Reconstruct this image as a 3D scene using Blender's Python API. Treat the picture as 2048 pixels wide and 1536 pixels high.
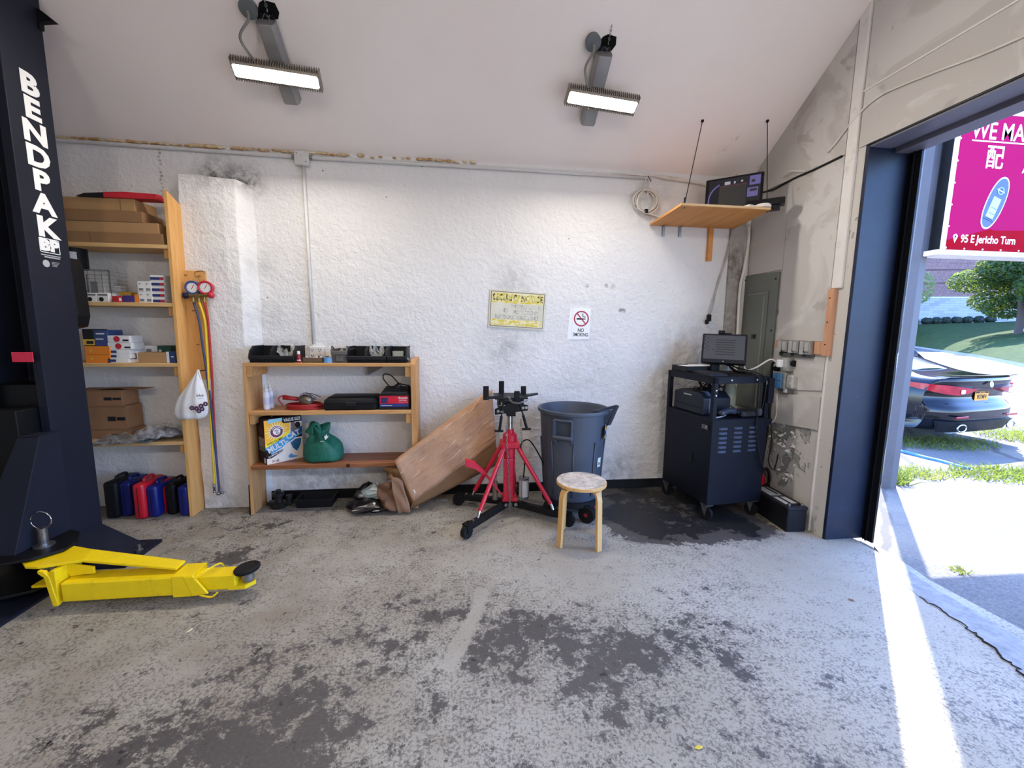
import bpy, bmesh, math, random
from mathutils import Vector as V, Matrix, Euler

for o in list(bpy.data.objects):
    bpy.data.objects.remove(o)
SC = bpy.context.scene
COL = SC.collection
random.seed(7)
R_ = math.radians
PI = math.pi

# ---------------------------------------------------------------- camera
YAW, PITCH, ROLL, FPX = 0.12123, 0.128933, 0.0111286, 833.44
_w = V((math.sin(YAW) * math.cos(PITCH), math.cos(YAW) * math.cos(PITCH), -math.sin(PITCH)))
_r0 = V((math.cos(YAW), -math.sin(YAW), 0))
_u0 = _r0.cross(_w)
_r = _r0 * math.cos(ROLL) + _u0 * math.sin(ROLL)
_u = _u0 * math.cos(ROLL) - _r0 * math.sin(ROLL)
EYE = V((0, 0, 1.5))
cd = bpy.data.cameras.new('camera')
cam = bpy.data.objects.new('camera', cd)
COL.objects.link(cam)
m = Matrix((_r, _u, -_w)).transposed().to_4x4()
m.translation = EYE
cam.matrix_world = m
cd.sensor_width = 36
cd.lens = FPX / 2048 * 36
cd.clip_start = 0.02
cd.clip_end = 300
SC.camera = cam

def ray(x, y):
    return _w * FPX + _r * (x - 1024) - _u * (y - 768)
def atY(x, y, Y):
    d = ray(x, y); return EYE + d * (Y / d.y)
def atX(x, y, X):
    d = ray(x, y); return EYE + d * (X / d.x)
def atZ(x, y, Z):
    d = ray(x, y); return EYE + d * ((Z - 1.5) / d.z)

# ---------------------------------------------------------------- world, sun, exposure
wd = bpy.data.worlds.new('sky'); SC.world = wd; wd.use_nodes = True
nt = wd.node_tree; nt.nodes.clear()
sky = nt.nodes.new('ShaderNodeTexSky'); sky.sky_type = 'NISHITA'; sky.sun_disc = False
sky.sun_elevation = R_(46); sky.sun_rotation = R_(45); sky.air_density = 1.0; sky.dust_density = .6; sky.ozone_density = 4.0
bg = nt.nodes.new('ShaderNodeBackground'); bg.inputs[1].default_value = 1.3
wo = nt.nodes.new('ShaderNodeOutputWorld')
tn = nt.nodes.new('ShaderNodeMix'); tn.data_type = 'RGBA'; tn.blend_type = 'MULTIPLY'; tn.inputs[0].default_value = 1; tn.inputs[7].default_value = (.84, .97, 1.26, 1)
nt.links.new(sky.outputs[0], tn.inputs[6]); nt.links.new(tn.outputs[2], bg.inputs[0]); nt.links.new(bg.outputs[0], wo.inputs[0])
sl = bpy.data.lights.new('sun', 'SUN'); sl.energy = 17; sl.angle = R_(0.6); sl.color = (1, 0.96, 0.9)
so = bpy.data.objects.new('sun', sl); COL.objects.link(so)
SUN = V((math.cos(R_(46)) * .7071, math.cos(R_(46)) * .7071, math.sin(R_(46))))
so.rotation_euler = SUN.to_track_quat('Z', 'Y').to_euler(); so.location = (20, 20, 25)
SC.view_settings.view_transform = 'Standard'
SC.view_settings.look = 'None'
SC.view_settings.gamma = 1
SC.view_settings.exposure = 0.0
SC.view_settings.use_curve_mapping = False
LED = 268.0      # radiance of the lit lens of a ceiling light

# ---------------------------------------------------------------- materials
def S(r, g, b):
    f = lambda c: (c / 255 / 12.92) if c / 255 <= .04045 else ((c / 255 + .055) / 1.055) ** 2.4
    return (f(r), f(g), f(b))
MATS = {}
class NT:
    """thin wrapper to write node graphs on one line each"""
    def __init__(s, name):
        s.m = bpy.data.materials.new(name); s.m.use_nodes = True
        s.t = s.m.node_tree; s.b = s.t.nodes['Principled BSDF']; s.tc = None
    def n(s, kind, **kw):
        x = s.t.nodes.new('ShaderNode' + kind)
        for k, v in kw.items(): setattr(x, k, v)
        return x
    def put(s, sock, v):
        if isinstance(v, bpy.types.NodeSocket): s.t.links.new(v, sock)
        elif isinstance(v, tuple) and len(v) == 3 and sock.type == 'RGBA': sock.default_value = (*v, 1)
        else: sock.default_value = v
    def co(s):
        if not s.tc: s.tc = s.n('TexCoord')
        return s.tc.outputs['Object']
    def map(s, scale=(1, 1, 1), loc=(0, 0, 0), rot=(0, 0, 0)):
        x = s.n('Mapping'); s.put(x.inputs[0], s.co())
        x.inputs['Location'].default_value = loc; x.inputs['Rotation'].default_value = rot; x.inputs['Scale'].default_value = scale
        return x.outputs[0]
    def noise(s, scale, detail=4, rough=.5, dist=0, vec=None):
        x = s.n('TexNoise'); s.put(x.inputs['Vector'], vec or s.co())
        x.inputs['Scale'].default_value = scale; x.inputs['Detail'].default_value = detail
        x.inputs['Roughness'].default_value = rough; x.inputs['Distortion'].default_value = dist
        return x.outputs['Fac']
    def voro(s, scale, vec=None, feature='F1'):
        x = s.n('TexVoronoi', feature=feature); s.put(x.inputs['Vector'], vec or s.co()); x.inputs['Scale'].default_value = scale
        return x.outputs['Distance']
    def ramp(s, v, lo, hi, a=0., b=1.):
        x = s.n('MapRange'); s.put(x.inputs[0], v)
        for i, q in enumerate((lo, hi, a, b)): x.inputs[i + 1].default_value = q
        return x.outputs[0]
    def math(s, op, a, b=0., c=None):
        x = s.n('Math', operation=op); s.put(x.inputs[0], a); s.put(x.inputs[1], b)
        if c is not None: s.put(x.inputs[2], c)
        return x.outputs[0]
    def mix(s, f, a, b):
        x = s.n('Mix', data_type='RGBA'); s.put(x.inputs[0], f); s.put(x.inputs[6], a); s.put(x.inputs[7], b)
        return x.outputs[2]
    def blob(s, c, r, soft):
        """1 inside a ball at c, 0 outside"""
        x = s.n('VectorMath', operation='DISTANCE'); s.put(x.inputs[0], s.co()); x.inputs[1].default_value = c
        return s.ramp(x.outputs['Value'], r, r + soft, 1, 0)
    def bump(s, h, strength=.3, dist=.01):
        x = s.n('Bump'); s.put(x.inputs['Height'], h); x.inputs['Strength'].default_value = strength; x.inputs['Distance'].default_value = dist
        s.put(s.b.inputs['Normal'], x.outputs[0])
    def fin(s, color=None, rough=.6, metal=0., spec=None):
        if color is not None: s.put(s.b.inputs['Base Color'], color)
        s.put(s.b.inputs['Roughness'], rough); s.b.inputs['Metallic'].default_value = metal
        if spec is not None: s.b.inputs['Specular IOR Level'].default_value = spec
        return s.m

def M(name, col=None, rough=.6, metal=0., var=.12, scale=9., bump=0., spec=None, dirt=0.):
    """painted / plastic / metal surface with mild mottling"""
    if name in MATS: return MATS[name]
    g = NT(name)
    if spec is None and metal == 0 and max(col) < .06: spec = .22
    n = g.noise(scale, 5, .6)
    c = g.mix(g.ramp(n, .3, .7), tuple(q * (1 - var) for q in col), tuple(min(1, q * (1 + var)) for q in col))
    if dirt:
        d = g.ramp(g.noise(scale * 1.7, 8, .7), .56, .7)
        c = g.mix(g.math('MULTIPLY', d, dirt), c, (.05, .045, .04))
    if bump: g.bump(g.noise(scale * 8, 4, .6), bump, .004)
    rr = g.ramp(n, .3, .7, max(0, rough - .06), min(1, rough + .06))
    MATS[name] = g.fin(c, rr, metal, spec); return MATS[name]

def wood(name, a, b, axis='X', sc=1., rough=.65):
    if name in MATS: return MATS[name]
    g = NT(name)
    s = {'X': (1.2, 14, 14), 'Z': (14, 14, 1.2), 'Y': (14, 1.2, 14)}[axis]
    v = g.map(tuple(q * sc for q in s))
    n = g.noise(2.2, 6, .6, .6, v); f = g.noise(9, 4, .7, .2, v)
    c = g.mix(g.ramp(n, .35, .68), a, b)
    c = g.mix(g.ramp(f, .6, .75, 0, .5), c, tuple(q * .5 for q in a))
    kn = g.ramp(g.voro(2.3), .02, .06, 1, 0)
    c = g.mix(g.math('MULTIPLY', kn, .6), c, tuple(q * .25 for q in a))
    g.bump(f, .15, .003)
    MATS[name] = g.fin(c, rough); return MATS[name]

def emis(name, col, st):
    if name in MATS: return MATS[name]
    g = NT(name); g.put(g.b.inputs['Emission Color'], col); g.b.inputs['Emission Strength'].default_value = st
    MATS[name] = g.fin((.02, .02, .02), .35); return MATS[name]

def film(name, col, alpha, rough=.25):
    """thin clear plastic"""
    if name in MATS: return MATS[name]
    g = NT(name)
    n = g.noise(30, 4, .7)
    g.put(g.b.inputs['Alpha'], g.ramp(n, .35, .65, max(0, alpha - .2), min(1, alpha + .2)))
    g.bump(g.noise(40, 3), .5, .006)
    MATS[name] = g.fin(col, rough); return MATS[name]

# ---------------------------------------------------------------- mesh builder
def Wm(o):
    return (Wm(o.parent) if o.parent else Matrix.Identity(4)) @ o.matrix_basis
class MB:
    """collects shapes in world coordinates; build() links ONE mesh object"""
    def __init__(s): s.bm = bmesh.new()
    def _xf(s, vs, T):
        if T is not None: bmesh.ops.transform(s.bm, matrix=T, verts=vs)
    def box(s, a, b, T=None, bev=0., seg=1):
        a, b = V(a), V(b)
        r = bmesh.ops.create_cube(s.bm, size=1)
        vs = r['verts']
        for v in vs:
            v.co = V(((a.x + b.x) / 2 + v.co.x * (b.x - a.x), (a.y + b.y) / 2 + v.co.y * (b.y - a.y), (a.z + b.z) / 2 + v.co.z * (b.z - a.z)))
        if bev:
            es = list({e for v in vs for e in v.link_edges})
            q = bmesh.ops.bevel(s.bm, geom=es, offset=bev, segments=seg, profile=.5, affect='EDGES')
            vs = list({v for f in q['faces'] for v in f.verts} | {v for v in vs if v.is_valid})
        s._xf(vs, T); return s
    def cyl(s, p0, p1, r0, r1=None, seg=20, cap=True, T=None):
        r1 = r0 if r1 is None else r1
        p0, p1 = V(p0), V(p1); d = p1 - p0
        q = d.to_track_quat('Z', 'Y').to_matrix().to_4x4()
        r = bmesh.ops.create_cone(s.bm, cap_ends=cap, segments=seg, radius1=r0, radius2=r1, depth=d.length)
        s._xf(r['verts'], Matrix.Translation((p0 + p1) / 2) @ q); s._xf(r['verts'], T); return s
    def ball(s, c, r, T=None, u=16, v=10):
        r = (r, r, r) if not isinstance(r, (tuple, list)) else r
        q = bmesh.ops.create_uvsphere(s.bm, u_segments=u, v_segments=v, radius=1)
        s._xf(q['verts'], Matrix.Translation(c) @ Matrix.Diagonal((*r, 1))); s._xf(q['verts'], T); return s
    def tube(s, pts, r, seg=8, closed=False, smooth=0, T=None):
        pts = [V(p) for p in pts]
        if smooth: pts = spline(pts, smooth, closed)
        n = len(pts); rings = []; up = None; allv = []
        for i, p in enumerate(pts):
            if closed: t = pts[(i + 1) % n] - pts[i - 1]
            else: t = pts[min(i + 1, n - 1)] - pts[max(i - 1, 0)]
            t = t.normalized() if t.length > 1e-9 else V((0, 0, 1))
            if up is None: up = t.orthogonal().normalized()
            up = (up - t * up.dot(t)); up = up.normalized() if up.length > 1e-6 else t.orthogonal().normalized()
            sd = t.cross(up); rr = r(i / max(1, n - 1)) if callable(r) else r
            rings.append([s.bm.verts.new(p + (up * math.cos(2 * PI * k / seg) + sd * math.sin(2 * PI * k / seg)) * rr) for k in range(seg)])
            allv += rings[-1]
        for i in range(n if closed else n - 1):
            a, b = rings[i], rings[(i + 1) % n]
            for k in range(seg): s.bm.faces.new((a[k], a[(k + 1) % seg], b[(k + 1) % seg], b[k]))
        if not closed:
            s.bm.faces.new(rings[0][::-1]); s.bm.faces.new(rings[-1])
        s._xf(allv, T); return s
    def lathe(s, prof, c=(0, 0, 0), seg=32, T=None, cap=True):
        c = V(c); rings = []; allv = []
        for r, z in prof:
            rings.append([s.bm.verts.new(c + V((r * math.cos(2 * PI * k / seg), r * math.sin(2 * PI * k / seg), z))) for k in range(seg)]); allv += rings[-1]
        for a, b in zip(rings, rings[1:]):
            for k in range(seg): s.bm.faces.new((a[k], a[(k + 1) % seg], b[(k + 1) % seg], b[k]))
        if cap: s.bm.faces.new(rings[0][::-1]); s.bm.faces.new(rings[-1])
        s._xf(allv, T); return s
    def prism(s, poly, n, T=None):
        """polygon of 3-D points pushed along the vector n"""
        n = V(n); a = [s.bm.verts.new(V(p)) for p in poly]; b = [s.bm.verts.new(V(p) + n) for p in poly]
        k = len(a); fs = [s.bm.faces.new(a[::-1]), s.bm.faces.new(b)]
        for i in range(k): fs.append(s.bm.faces.new((a[i], a[(i + 1) % k], b[(i + 1) % k], b[i])))
        bmesh.ops.recalc_face_normals(s.bm, faces=fs)
        s._xf(a + b, T); return s
    def loft(s, rings, cap=True, closed=True):
        rr = [[s.bm.verts.new(V(p)) for p in r] for r in rings]
        for a, b in zip(rr, rr[1:]):
            n = len(a)
            for k in range(n if closed else n - 1): s.bm.faces.new((a[k], a[(k + 1) % n], b[(k + 1) % n], b[k]))
        if cap: s.bm.faces.new(rr[0][::-1]); s.bm.faces.new(rr[-1])
        return s
    def grid(s, f, nu, nv):
        g = [[s.bm.verts.new(V(f(i / nu, j / nv))) for j in range(nv + 1)] for i in range(nu + 1)]
        for i in range(nu):
            for j in range(nv): s.bm.faces.new((g[i][j], g[i + 1][j], g[i + 1][j + 1], g[i][j + 1]))
        return s
    def face(s, *pts):
        s.bm.faces.new([s.bm.verts.new(V(p)) for p in pts]); return s
    def build(s, name, mat, parent=None, smooth=False, solid=0., sub=0, bev=0.):
        bm = s.bm; bmesh.ops.recalc_face_normals(bm, faces=bm.faces)
        me = bpy.data.meshes.new(name); o = bpy.data.objects.new(name, me)
        if parent is not None:
            o.parent = parent; inv = Wm(parent).inverted()
            bmesh.ops.transform(bm, matrix=inv, verts=bm.verts)
        else:
            xs = [v.co for v in bm.verts]
            lo = V((min(c.x for c in xs), min(c.y for c in xs), min(c.z for c in xs))); hi = V((max(c.x for c in xs), max(c.y for c in xs), max(c.z for c in xs)))
            if not getattr(s, 'world', False):
                b = V(((lo.x + hi.x) / 2, (lo.y + hi.y) / 2, lo.z)); o.location = b
                bmesh.ops.translate(bm, vec=-b, verts=bm.verts)
        bm.to_mesh(me); bm.free(); me.materials.append(mat); COL.objects.link(o)
        if smooth:
            me.shade_smooth()
            if smooth is not True: me.set_sharp_from_angle(angle=R_(smooth))
        if solid:
            q = o.modifiers.new('solid', 'SOLIDIFY'); q.thickness = solid; q.offset = 0
        if sub:
            q = o.modifiers.new('sub', 'SUBSURF'); q.levels = sub; q.render_levels = sub
        if bev:
            q = o.modifiers.new('bevel', 'BEVEL'); q.width = bev; q.segments = 2; q.limit_method = 'ANGLE'
        return o
def spline(p, n, closed=False):
    out = []; k = len(p)
    for i in range(k if closed else k - 1):
        g = (lambda j: p[j % k]) if closed else (lambda j: p[max(0, min(k - 1, j))])
        a, b, c, d = g(i - 1), g(i), g(i + 1), g(i + 2)
        for q in range(n):
            t = q / n
            out.append(.5 * ((2 * b) + (c - a) * t + (2 * a - 5 * b + 4 * c - d) * t * t + (3 * b - a - 3 * c + d) * t ** 3))
    if not closed: out.append(p[-1])
    return out

def tag(o, label=None, cat=None, group=None, kind=None):
    if label: o['label'] = label
    if cat: o['category'] = cat
    if group: o['group'] = group
    if kind: o['kind'] = kind
    return o
def thing(name, label, cat, loc=(0, 0, 0), rz=0., group=None):
    o = bpy.data.objects.new(name, None); COL.objects.link(o)
    o.location = loc; o.rotation_euler = (0, 0, rz); o.empty_display_size = .05
    return tag(o, label, cat, group)
def struct(name, mb, mat, **kw):
    mb.world = True
    return tag(mb.build(name, mat, **kw), kind='structure')
def dup(root, loc, rz=None, label=None, group=None):
    r = root.copy(); COL.objects.link(r); r.location = loc
    if rz is not None: r.rotation_euler = (0, 0, rz)
    tag(r, label, None, group)
    def rec(src, dst):
        for ch in list(src.children):
            c = ch.copy(); COL.objects.link(c); c.parent = dst; rec(ch, c)
    rec(root, r)
    return r
def frame(o, x, n):
    """matrix with x along x, z along the outward normal n, at point o"""
    x, n = V(x).normalized(), V(n).normalized(); y = n.cross(x).normalized()
    m = Matrix((x, y, n)).transposed().to_4x4(); m.translation = V(o); return m
TXT = []
def text(name, body, T, size, mat, parent, fat=0., sx=1., depth=.0006, align='CENTER', shear=0.):
    cu = bpy.data.curves.new('t', 'FONT'); cu.body = body; cu.size = size; cu.align_x = align; cu.align_y = 'CENTER'
    cu.offset = fat; cu.extrude = depth; cu.shear = shear; cu.resolution_u = 3
    o = bpy.data.objects.new('t', cu); COL.objects.link(o)
    dg = bpy.context.evaluated_depsgraph_get()
    me = bpy.data.meshes.new_from_object(o.evaluated_get(dg))
    bpy.data.objects.remove(o); bpy.data.curves.remove(cu)
    me.transform(Wm(parent).inverted() @ T @ Matrix.Diagonal((sx, 1, 1, 1)))
    me.materials.clear(); me.materials.append(mat); me.name = name
    q = bpy.data.objects.new(name, me); COL.objects.link(q); q.parent = parent
    return q
def plate(T, w, h, d=.0008, cx=0., cy=0.):
    """thin panel centred in the frame T"""
    return MB().box((cx - w / 2, cy - h / 2, 0), (cx + w / 2, cy + h / 2, d), T)
def rot(c, rz=0., rx=0., ry=0.):
    c = V(c)
    return Matrix.Translation(c) @ Euler((rx, ry, rz)).to_matrix().to_4x4()
# ================================================================ setting
WY, WX = 3.71, 2.64          # back wall, right wall
RIDGE_Y, ZE, SLOPE = 0.68, 2.88, 0.70

# worn concrete floor
g = NT('worn_concrete')
big = g.noise(.8, 3, .5)
med = g.noise(4.5, 10, .70)
fin_ = g.noise(12, 12, .80)
chip = g.noise(21, 6, .62)
fine2 = g.noise(70, 6, .72)
f = g.math('ADD', g.math('MULTIPLY', med, .46), g.math('MULTIPLY', fin_, .58))
f = g.math('ADD', f, g.math('MULTIPLY', big, .16))
heavy = None
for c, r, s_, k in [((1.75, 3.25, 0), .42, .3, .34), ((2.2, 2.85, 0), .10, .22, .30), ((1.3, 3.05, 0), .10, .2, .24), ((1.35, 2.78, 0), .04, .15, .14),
                    ((-1.0, 1.35, 0), .2, .45, .085), ((-.45, 1.15, 0), .2, .4, .06), ((.1, 1.95, 0), .12, .35, .06), ((.6, 1.75, 0), .15, .35, .085), ((1.15, 1.75, 0), .1, .35, .075), ((-1.5, 2.75, 0), .04, .2, .08),
                    ((-.5, 1.9, 0), .1, .4, .05), *[(tuple(atZ(x, y, 0)), .022, .03, -.22) for x, y in ((962, 1185), (960, 1200), (955, 1216), (948, 1232), (940, 1248), (932, 1264), (924, 1280), (916, 1296), (908, 1312), (901, 1328))],
                    ((.4, 2.7, 0), .3, .5, -.04), ((2.4, 2.2, 0), .35, .5, -.10), ((.9, 2.35, 0), .2, .35, -.05), ((-1.0, 2.6, 0), .2, .5, -.03)]:
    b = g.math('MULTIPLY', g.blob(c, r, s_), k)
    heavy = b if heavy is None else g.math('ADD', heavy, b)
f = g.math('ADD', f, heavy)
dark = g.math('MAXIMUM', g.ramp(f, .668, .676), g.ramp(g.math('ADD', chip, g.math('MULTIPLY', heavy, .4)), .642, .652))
near = g.ramp(f, .50, .68)
speck = g.ramp(g.math('ADD', fine2, g.math('MULTIPLY', near, .15)), .565, .68)
lc = g.mix(g.ramp(g.noise(1.1, 4, .6), .35, .65), S(172, 166, 150), S(188, 185, 174))
lc = g.mix(g.ramp(g.noise(160, 3, .6), .3, .75, 0, .6), lc, S(136, 130, 120))
sx_ = g.n('SeparateXYZ'); g.put(sx_.inputs[0], g.co())
brown = g.math('MULTIPLY', g.ramp(g.noise(1.7, 5, .6), .40, .66, .15, .8), g.ramp(sx_.outputs[0], -1.2, 1.2, 1, .25))
lc = g.mix(brown, lc, S(128, 115, 98))
lc = g.mix(g.math('MULTIPLY', speck, .70), lc, g.mix(g.ramp(chip, .4, .6), S(92, 86, 78), S(70, 66, 62)))
dc = g.mix(g.ramp(fine2, .35, .65), S(58, 54, 53), S(84, 80, 78))
c = g.mix(g.math('MULTIPLY', dark, .93), lc, dc)
oil = g.ramp(g.math('ADD', g.math('MULTIPLY', g.noise(4.5, 12, .76), 1.25), g.math('MULTIPLY', heavy, .78)), .83, .845)
c = g.mix(oil, c, g.mix(g.ramp(fine2, .4, .6), S(26, 26, 28), S(40, 39, 40)))
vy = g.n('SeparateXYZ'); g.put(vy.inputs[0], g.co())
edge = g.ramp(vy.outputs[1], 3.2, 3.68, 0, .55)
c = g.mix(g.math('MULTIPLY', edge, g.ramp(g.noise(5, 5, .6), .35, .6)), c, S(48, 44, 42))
g.bump(g.math('ADD', g.math('MULTIPLY', dark, -1.), g.math('MULTIPLY', fine2, -.6)), .35, .004)
M_FLOOR = g.fin(c, g.math('SUBTRACT', .78, g.math('MULTIPLY', dark, .3)), spec=.4)

# rough white painted masonry
def stucco(name, base, grime_shade, spots=True):
    g = NT(name)
    n1 = g.noise(24, 6, .62, .3); n2 = g.noise(7, 5, .6); n3 = g.noise(1.3, 4, .6)
    c = g.mix(g.ramp(n3, .3, .7), base, tuple(q * .93 for q in base))
    sp = g.ramp(g.noise(38, 7, .75, .6), .665, .70)
    zone = g.ramp(g.noise(2.4, 5, .65), .42, .66)
    c = g.mix(g.math('MULTIPLY', g.math('MULTIPLY', sp, zone), .75), c, S(120, 116, 112))
    hole = g.ramp(g.voro(4.6), .018, .03, 1, 0)
    c = g.mix(hole, c, S(60, 56, 54))
    if spots:
        for (cc, r, s_, k) in grime_shade:
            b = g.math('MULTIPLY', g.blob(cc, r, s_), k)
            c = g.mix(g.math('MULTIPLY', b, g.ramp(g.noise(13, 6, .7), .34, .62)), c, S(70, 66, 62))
    g.bump(g.math('ADD', g.math('MULTIPLY', n1, .8), n2), .75, .02)
    return g.fin(c, .75, spec=.3)
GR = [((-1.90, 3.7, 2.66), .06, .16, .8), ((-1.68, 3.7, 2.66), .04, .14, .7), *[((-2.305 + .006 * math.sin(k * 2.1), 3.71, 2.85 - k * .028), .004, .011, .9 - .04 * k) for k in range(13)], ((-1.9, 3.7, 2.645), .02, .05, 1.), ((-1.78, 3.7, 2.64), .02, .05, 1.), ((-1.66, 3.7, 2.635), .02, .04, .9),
      ((.4, 3.71, 1.36), .03, .3, .35), ((.46, 3.71, 1.9), .05, .2, .3), ((1.16, 3.71, 1.02), .05, .35, .2),
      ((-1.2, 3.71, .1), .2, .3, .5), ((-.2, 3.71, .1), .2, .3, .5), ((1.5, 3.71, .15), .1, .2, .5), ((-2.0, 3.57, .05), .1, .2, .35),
      ((1.47, 3.71, 1.685), .014, .014, 1.0), ((1.44, 3.71, 1.69), .01, .012, 1.0), ((1.12, 3.71, 1.9), .008, .015, .8), ((1.36, 3.71, 1.9), .012, .02, .8), ((1.3, 3.71, 1.905), .01, .012, .6),
      ((-1.6, 3.66, 2.0), .02, .12, .3), ((-1.6, 3.66, 1.6), .02, .14, .35), ((2.2, 3.71, 1.1), .3, .4, .3), ((1.66, 3.7, 2.65), .1, .2, .25)]  # wide patch behind the cart paints in the shade there
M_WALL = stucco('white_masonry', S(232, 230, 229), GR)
M_PLAIN = M('plain_wall_paint', S(214, 211, 207), .8, var=.04, scale=1.5)

g = NT('ceiling_board')
c = g.mix(g.ramp(g.noise(.9, 4, .6), .3, .7), S(240, 230, 225), S(244, 237, 233))
c = g.mix(g.ramp(g.noise(60, 6, .8), .72, .74, 0, .5), c, S(150, 145, 140))
for (cc, r, s_, k) in [((2.2, 3.5, 3.02), .01, .05, .3), ((2.25, 3.42, 3.08), .01, .05, .3), ((-1.72, 2.9, 3.4), .01, .06, .4)]:
    c = g.mix(g.math('MULTIPLY', g.math('MULTIPLY', g.blob(cc, r, s_), k), g.ramp(g.noise(50, 3), .5, .62)), c, S(110, 104, 100))
g.bump(g.noise(70, 4, .6), .08, .004)
M_CEIL = g.fin(c, .85, spec=.25)

g = NT('plasterboard')
n = g.noise(1.6, 5, .55, .8)
c = g.mix(g.ramp(n, .52, .56), S(192, 188, 183), S(206, 203, 199))
n2 = g.noise(3.1, 4, .5, .5)
c = g.mix(g.ramp(n2, .63, .66, 0, .8), c, S(174, 168, 163))
c = g.mix(g.ramp(g.voro(5.2), .012, .018, 1, 0), c, S(50, 46, 44))
g.bump(g.noise(40, 4), .12, .004)
M_BOARD = g.fin(c, .8, spec=.3)

# peeling paint on the lower right wall
g = NT('peeling_paint')
n = g.noise(5.5, 7, .62, .9)
zz = g.n('SeparateXYZ'); g.put(zz.inputs[0], g.co())
zone = g.math('MULTIPLY', g.blob((2.64, 3.05, .62), .18, .14), .16)
zone = g.math('ADD', zone, g.math('MULTIPLY', g.blob((2.64, 3.0, .3), .06, .1), .12))
v = g.math('ADD', n, zone)
c = g.mix(g.ramp(v, .655, .665), S(200, 196, 190), S(240, 238, 234))
c = g.mix(g.ramp(v, .675, .685), c, S(146, 146, 138))
c = g.mix(g.ramp(g.noise(11, 6, .7), .62, .66, 0, .5), c, S(120, 115, 108))
g.bump(g.ramp(v, .64, .69, 1, 0), .9, .02)
M_PEEL = g.fin(c, .75)

struct('floor', MB().box((-6, -2.6, -.15), (2.86, 3.9, 0)), M_FLOOR)
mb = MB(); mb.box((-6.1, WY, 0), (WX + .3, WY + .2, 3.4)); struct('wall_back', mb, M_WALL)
# right wall: pier, wall over the wide door opening, and the far pier behind the camera
mb = MB()
mb.box((WX, 2.605, 0), (WX + .3, WY, 4.0)); mb.box((WX, -1.6, 2.72), (WX + .3, 2.605, 5.4)); mb.box((WX, -2.6, 0), (WX + .3, -1.6, 4.6))
mb.box((WX, 2.605, 4.0), (WX + .3, 3.2, 4.0001))
struct('wall_right', mb, M_PEEL)
def ceil_z(y): return ZE + SLOPE * (WY - y) if y > RIDGE_Y else ZE + SLOPE * (WY - RIDGE_Y) - SLOPE * (RIDGE_Y - y)
mb = MB()
prof = [(WY + .05, ZE - .02), (3.6, ZE + .085), (3.3, ceil_z(3.3) + .005), (2.75, ceil_z(2.75) + .01), (RIDGE_Y, ceil_z(RIDGE_Y)), (-2.6, ceil_z(-2.6))]
mb.loft([[(x, y, z) for y, z in prof] + [(x, y, z + .12) for y, z in prof[::-1]] for x in (-6.1, 2.66)])
struct('ceiling', mb, M_CEIL)
struct('wall_left', MB().box((-6.2, -2.6, 0), (-6, 3.9, 5.2)), M_PLAIN)
struct('wall_rear', MB().box((-6.2, -2.75, 0), (WX + .3, -2.6, 3.4)), M_PLAIN)

# painted black strip at the foot of the back wall
struct('baseboard_back', MB().box((-1.66, WY - .012, 0), (2.6, WY + .01, .085), bev=.004), M('black_gloss_paint', S(18, 18, 20), .5, dirt=.3))

# rough masonry pillar with a chipped top, standing out of the back wall
mb = MB(); r2 = random.Random(3)
rows = []
N = 14
for k in range(N + 1):
    z = 2.62 * k / N
    w = lambda a: (r2.random() - .5) * a
    rows.append([(-2.12 + w(.012), WY + .02, z), (-2.12 + w(.012), 3.575 + w(.008), z), (-1.95 + w(.01), 3.572 + w(.008), z), (-1.80 + w(.01), 3.573 + w(.008), z), (-1.715 + w(.014), 3.58 + w(.01), z), (-1.63 + w(.014), WY + .02, z)])
top = [(-2.115, WY + .02, 2.66), (-2.115, 3.585, 2.635), (-1.95, 3.585, 2.64), (-1.80, 3.59, 2.615), (-1.715, 3.595, 2.625), (-1.64, WY + .02, 2.61)]
rows[-1] = top
mb.loft(rows); struct('wall_pillar', mb, M_WALL, bev=.008)

# corner build-out: rough grey strip and white batten
g_rough = stucco('grey_rough_render', S(186, 181, 176), [((2.52, 3.69, 2.1), .1, .2, .7), ((2.52, 3.69, 1.6), .1, .2, .5)])
struct('trim_1', MB().box((2.455, WY - .022, 0), (2.60, WY + .01, 2.95)), g_rough)
struct('trim_2', MB().box((2.595, WY - .035, 0), (WX + .01, WY + .01, 2.98)), M('white_trim_paint', S(226, 222, 218), .6, var=.05, dirt=.25, scale=6))
# tall white corner trim by the door
struct('trim_3', MB().box((WX - .022, 2.668, 1.815), (WX + .01, 2.745, 3.72), bev=.006), M('white_trim_paint'))
struct('trim_4', MB().box((WX - .01, 2.722, .0), (WX + .01, 2.738, 1.34), bev=.003), M('white_trim_paint'))
# plasterboard sheets on the right wall
mb = MB()
T = .014
mb.prism([(WX - T, 2.752, 1.442), (WX - T, 3.228, 1.442), (WX - T, 3.235, 2.715), (WX - T, 2.752, 2.715)], (T + .004, 0, 0))
mb.prism([(WX - T, 2.752, 2.722), (WX - T, 3.60, 2.722), (WX - T, 3.60, 3.085), (WX - T, 2.752, 3.645)], (T + .004, 0, 0))
mb.prism([(WX - T + .003, 3.238, 2.02), (WX - T + .003, 3.66, 2.02), (WX - T + .003, 3.66, 2.716), (WX - T + .003, 3.238, 2.716)], (T, 0, 0))
mb.prism([(WX - T + .004, 2.742, 1.082), (WX - T + .004, 3.17, 1.03), (WX - T + .004, 3.17, 1.33), (WX - T + .004, 2.742, 1.32)], (T, 0, 0))
mb.prism([(WX - T, 2.742, .785), (WX - T, 3.24, .742), (WX - T, 3.24, .99), (WX - T, 2.742, 1.035)], (T + .002, 0, 0))
struct('wall_panel', mb, M_BOARD)
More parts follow.
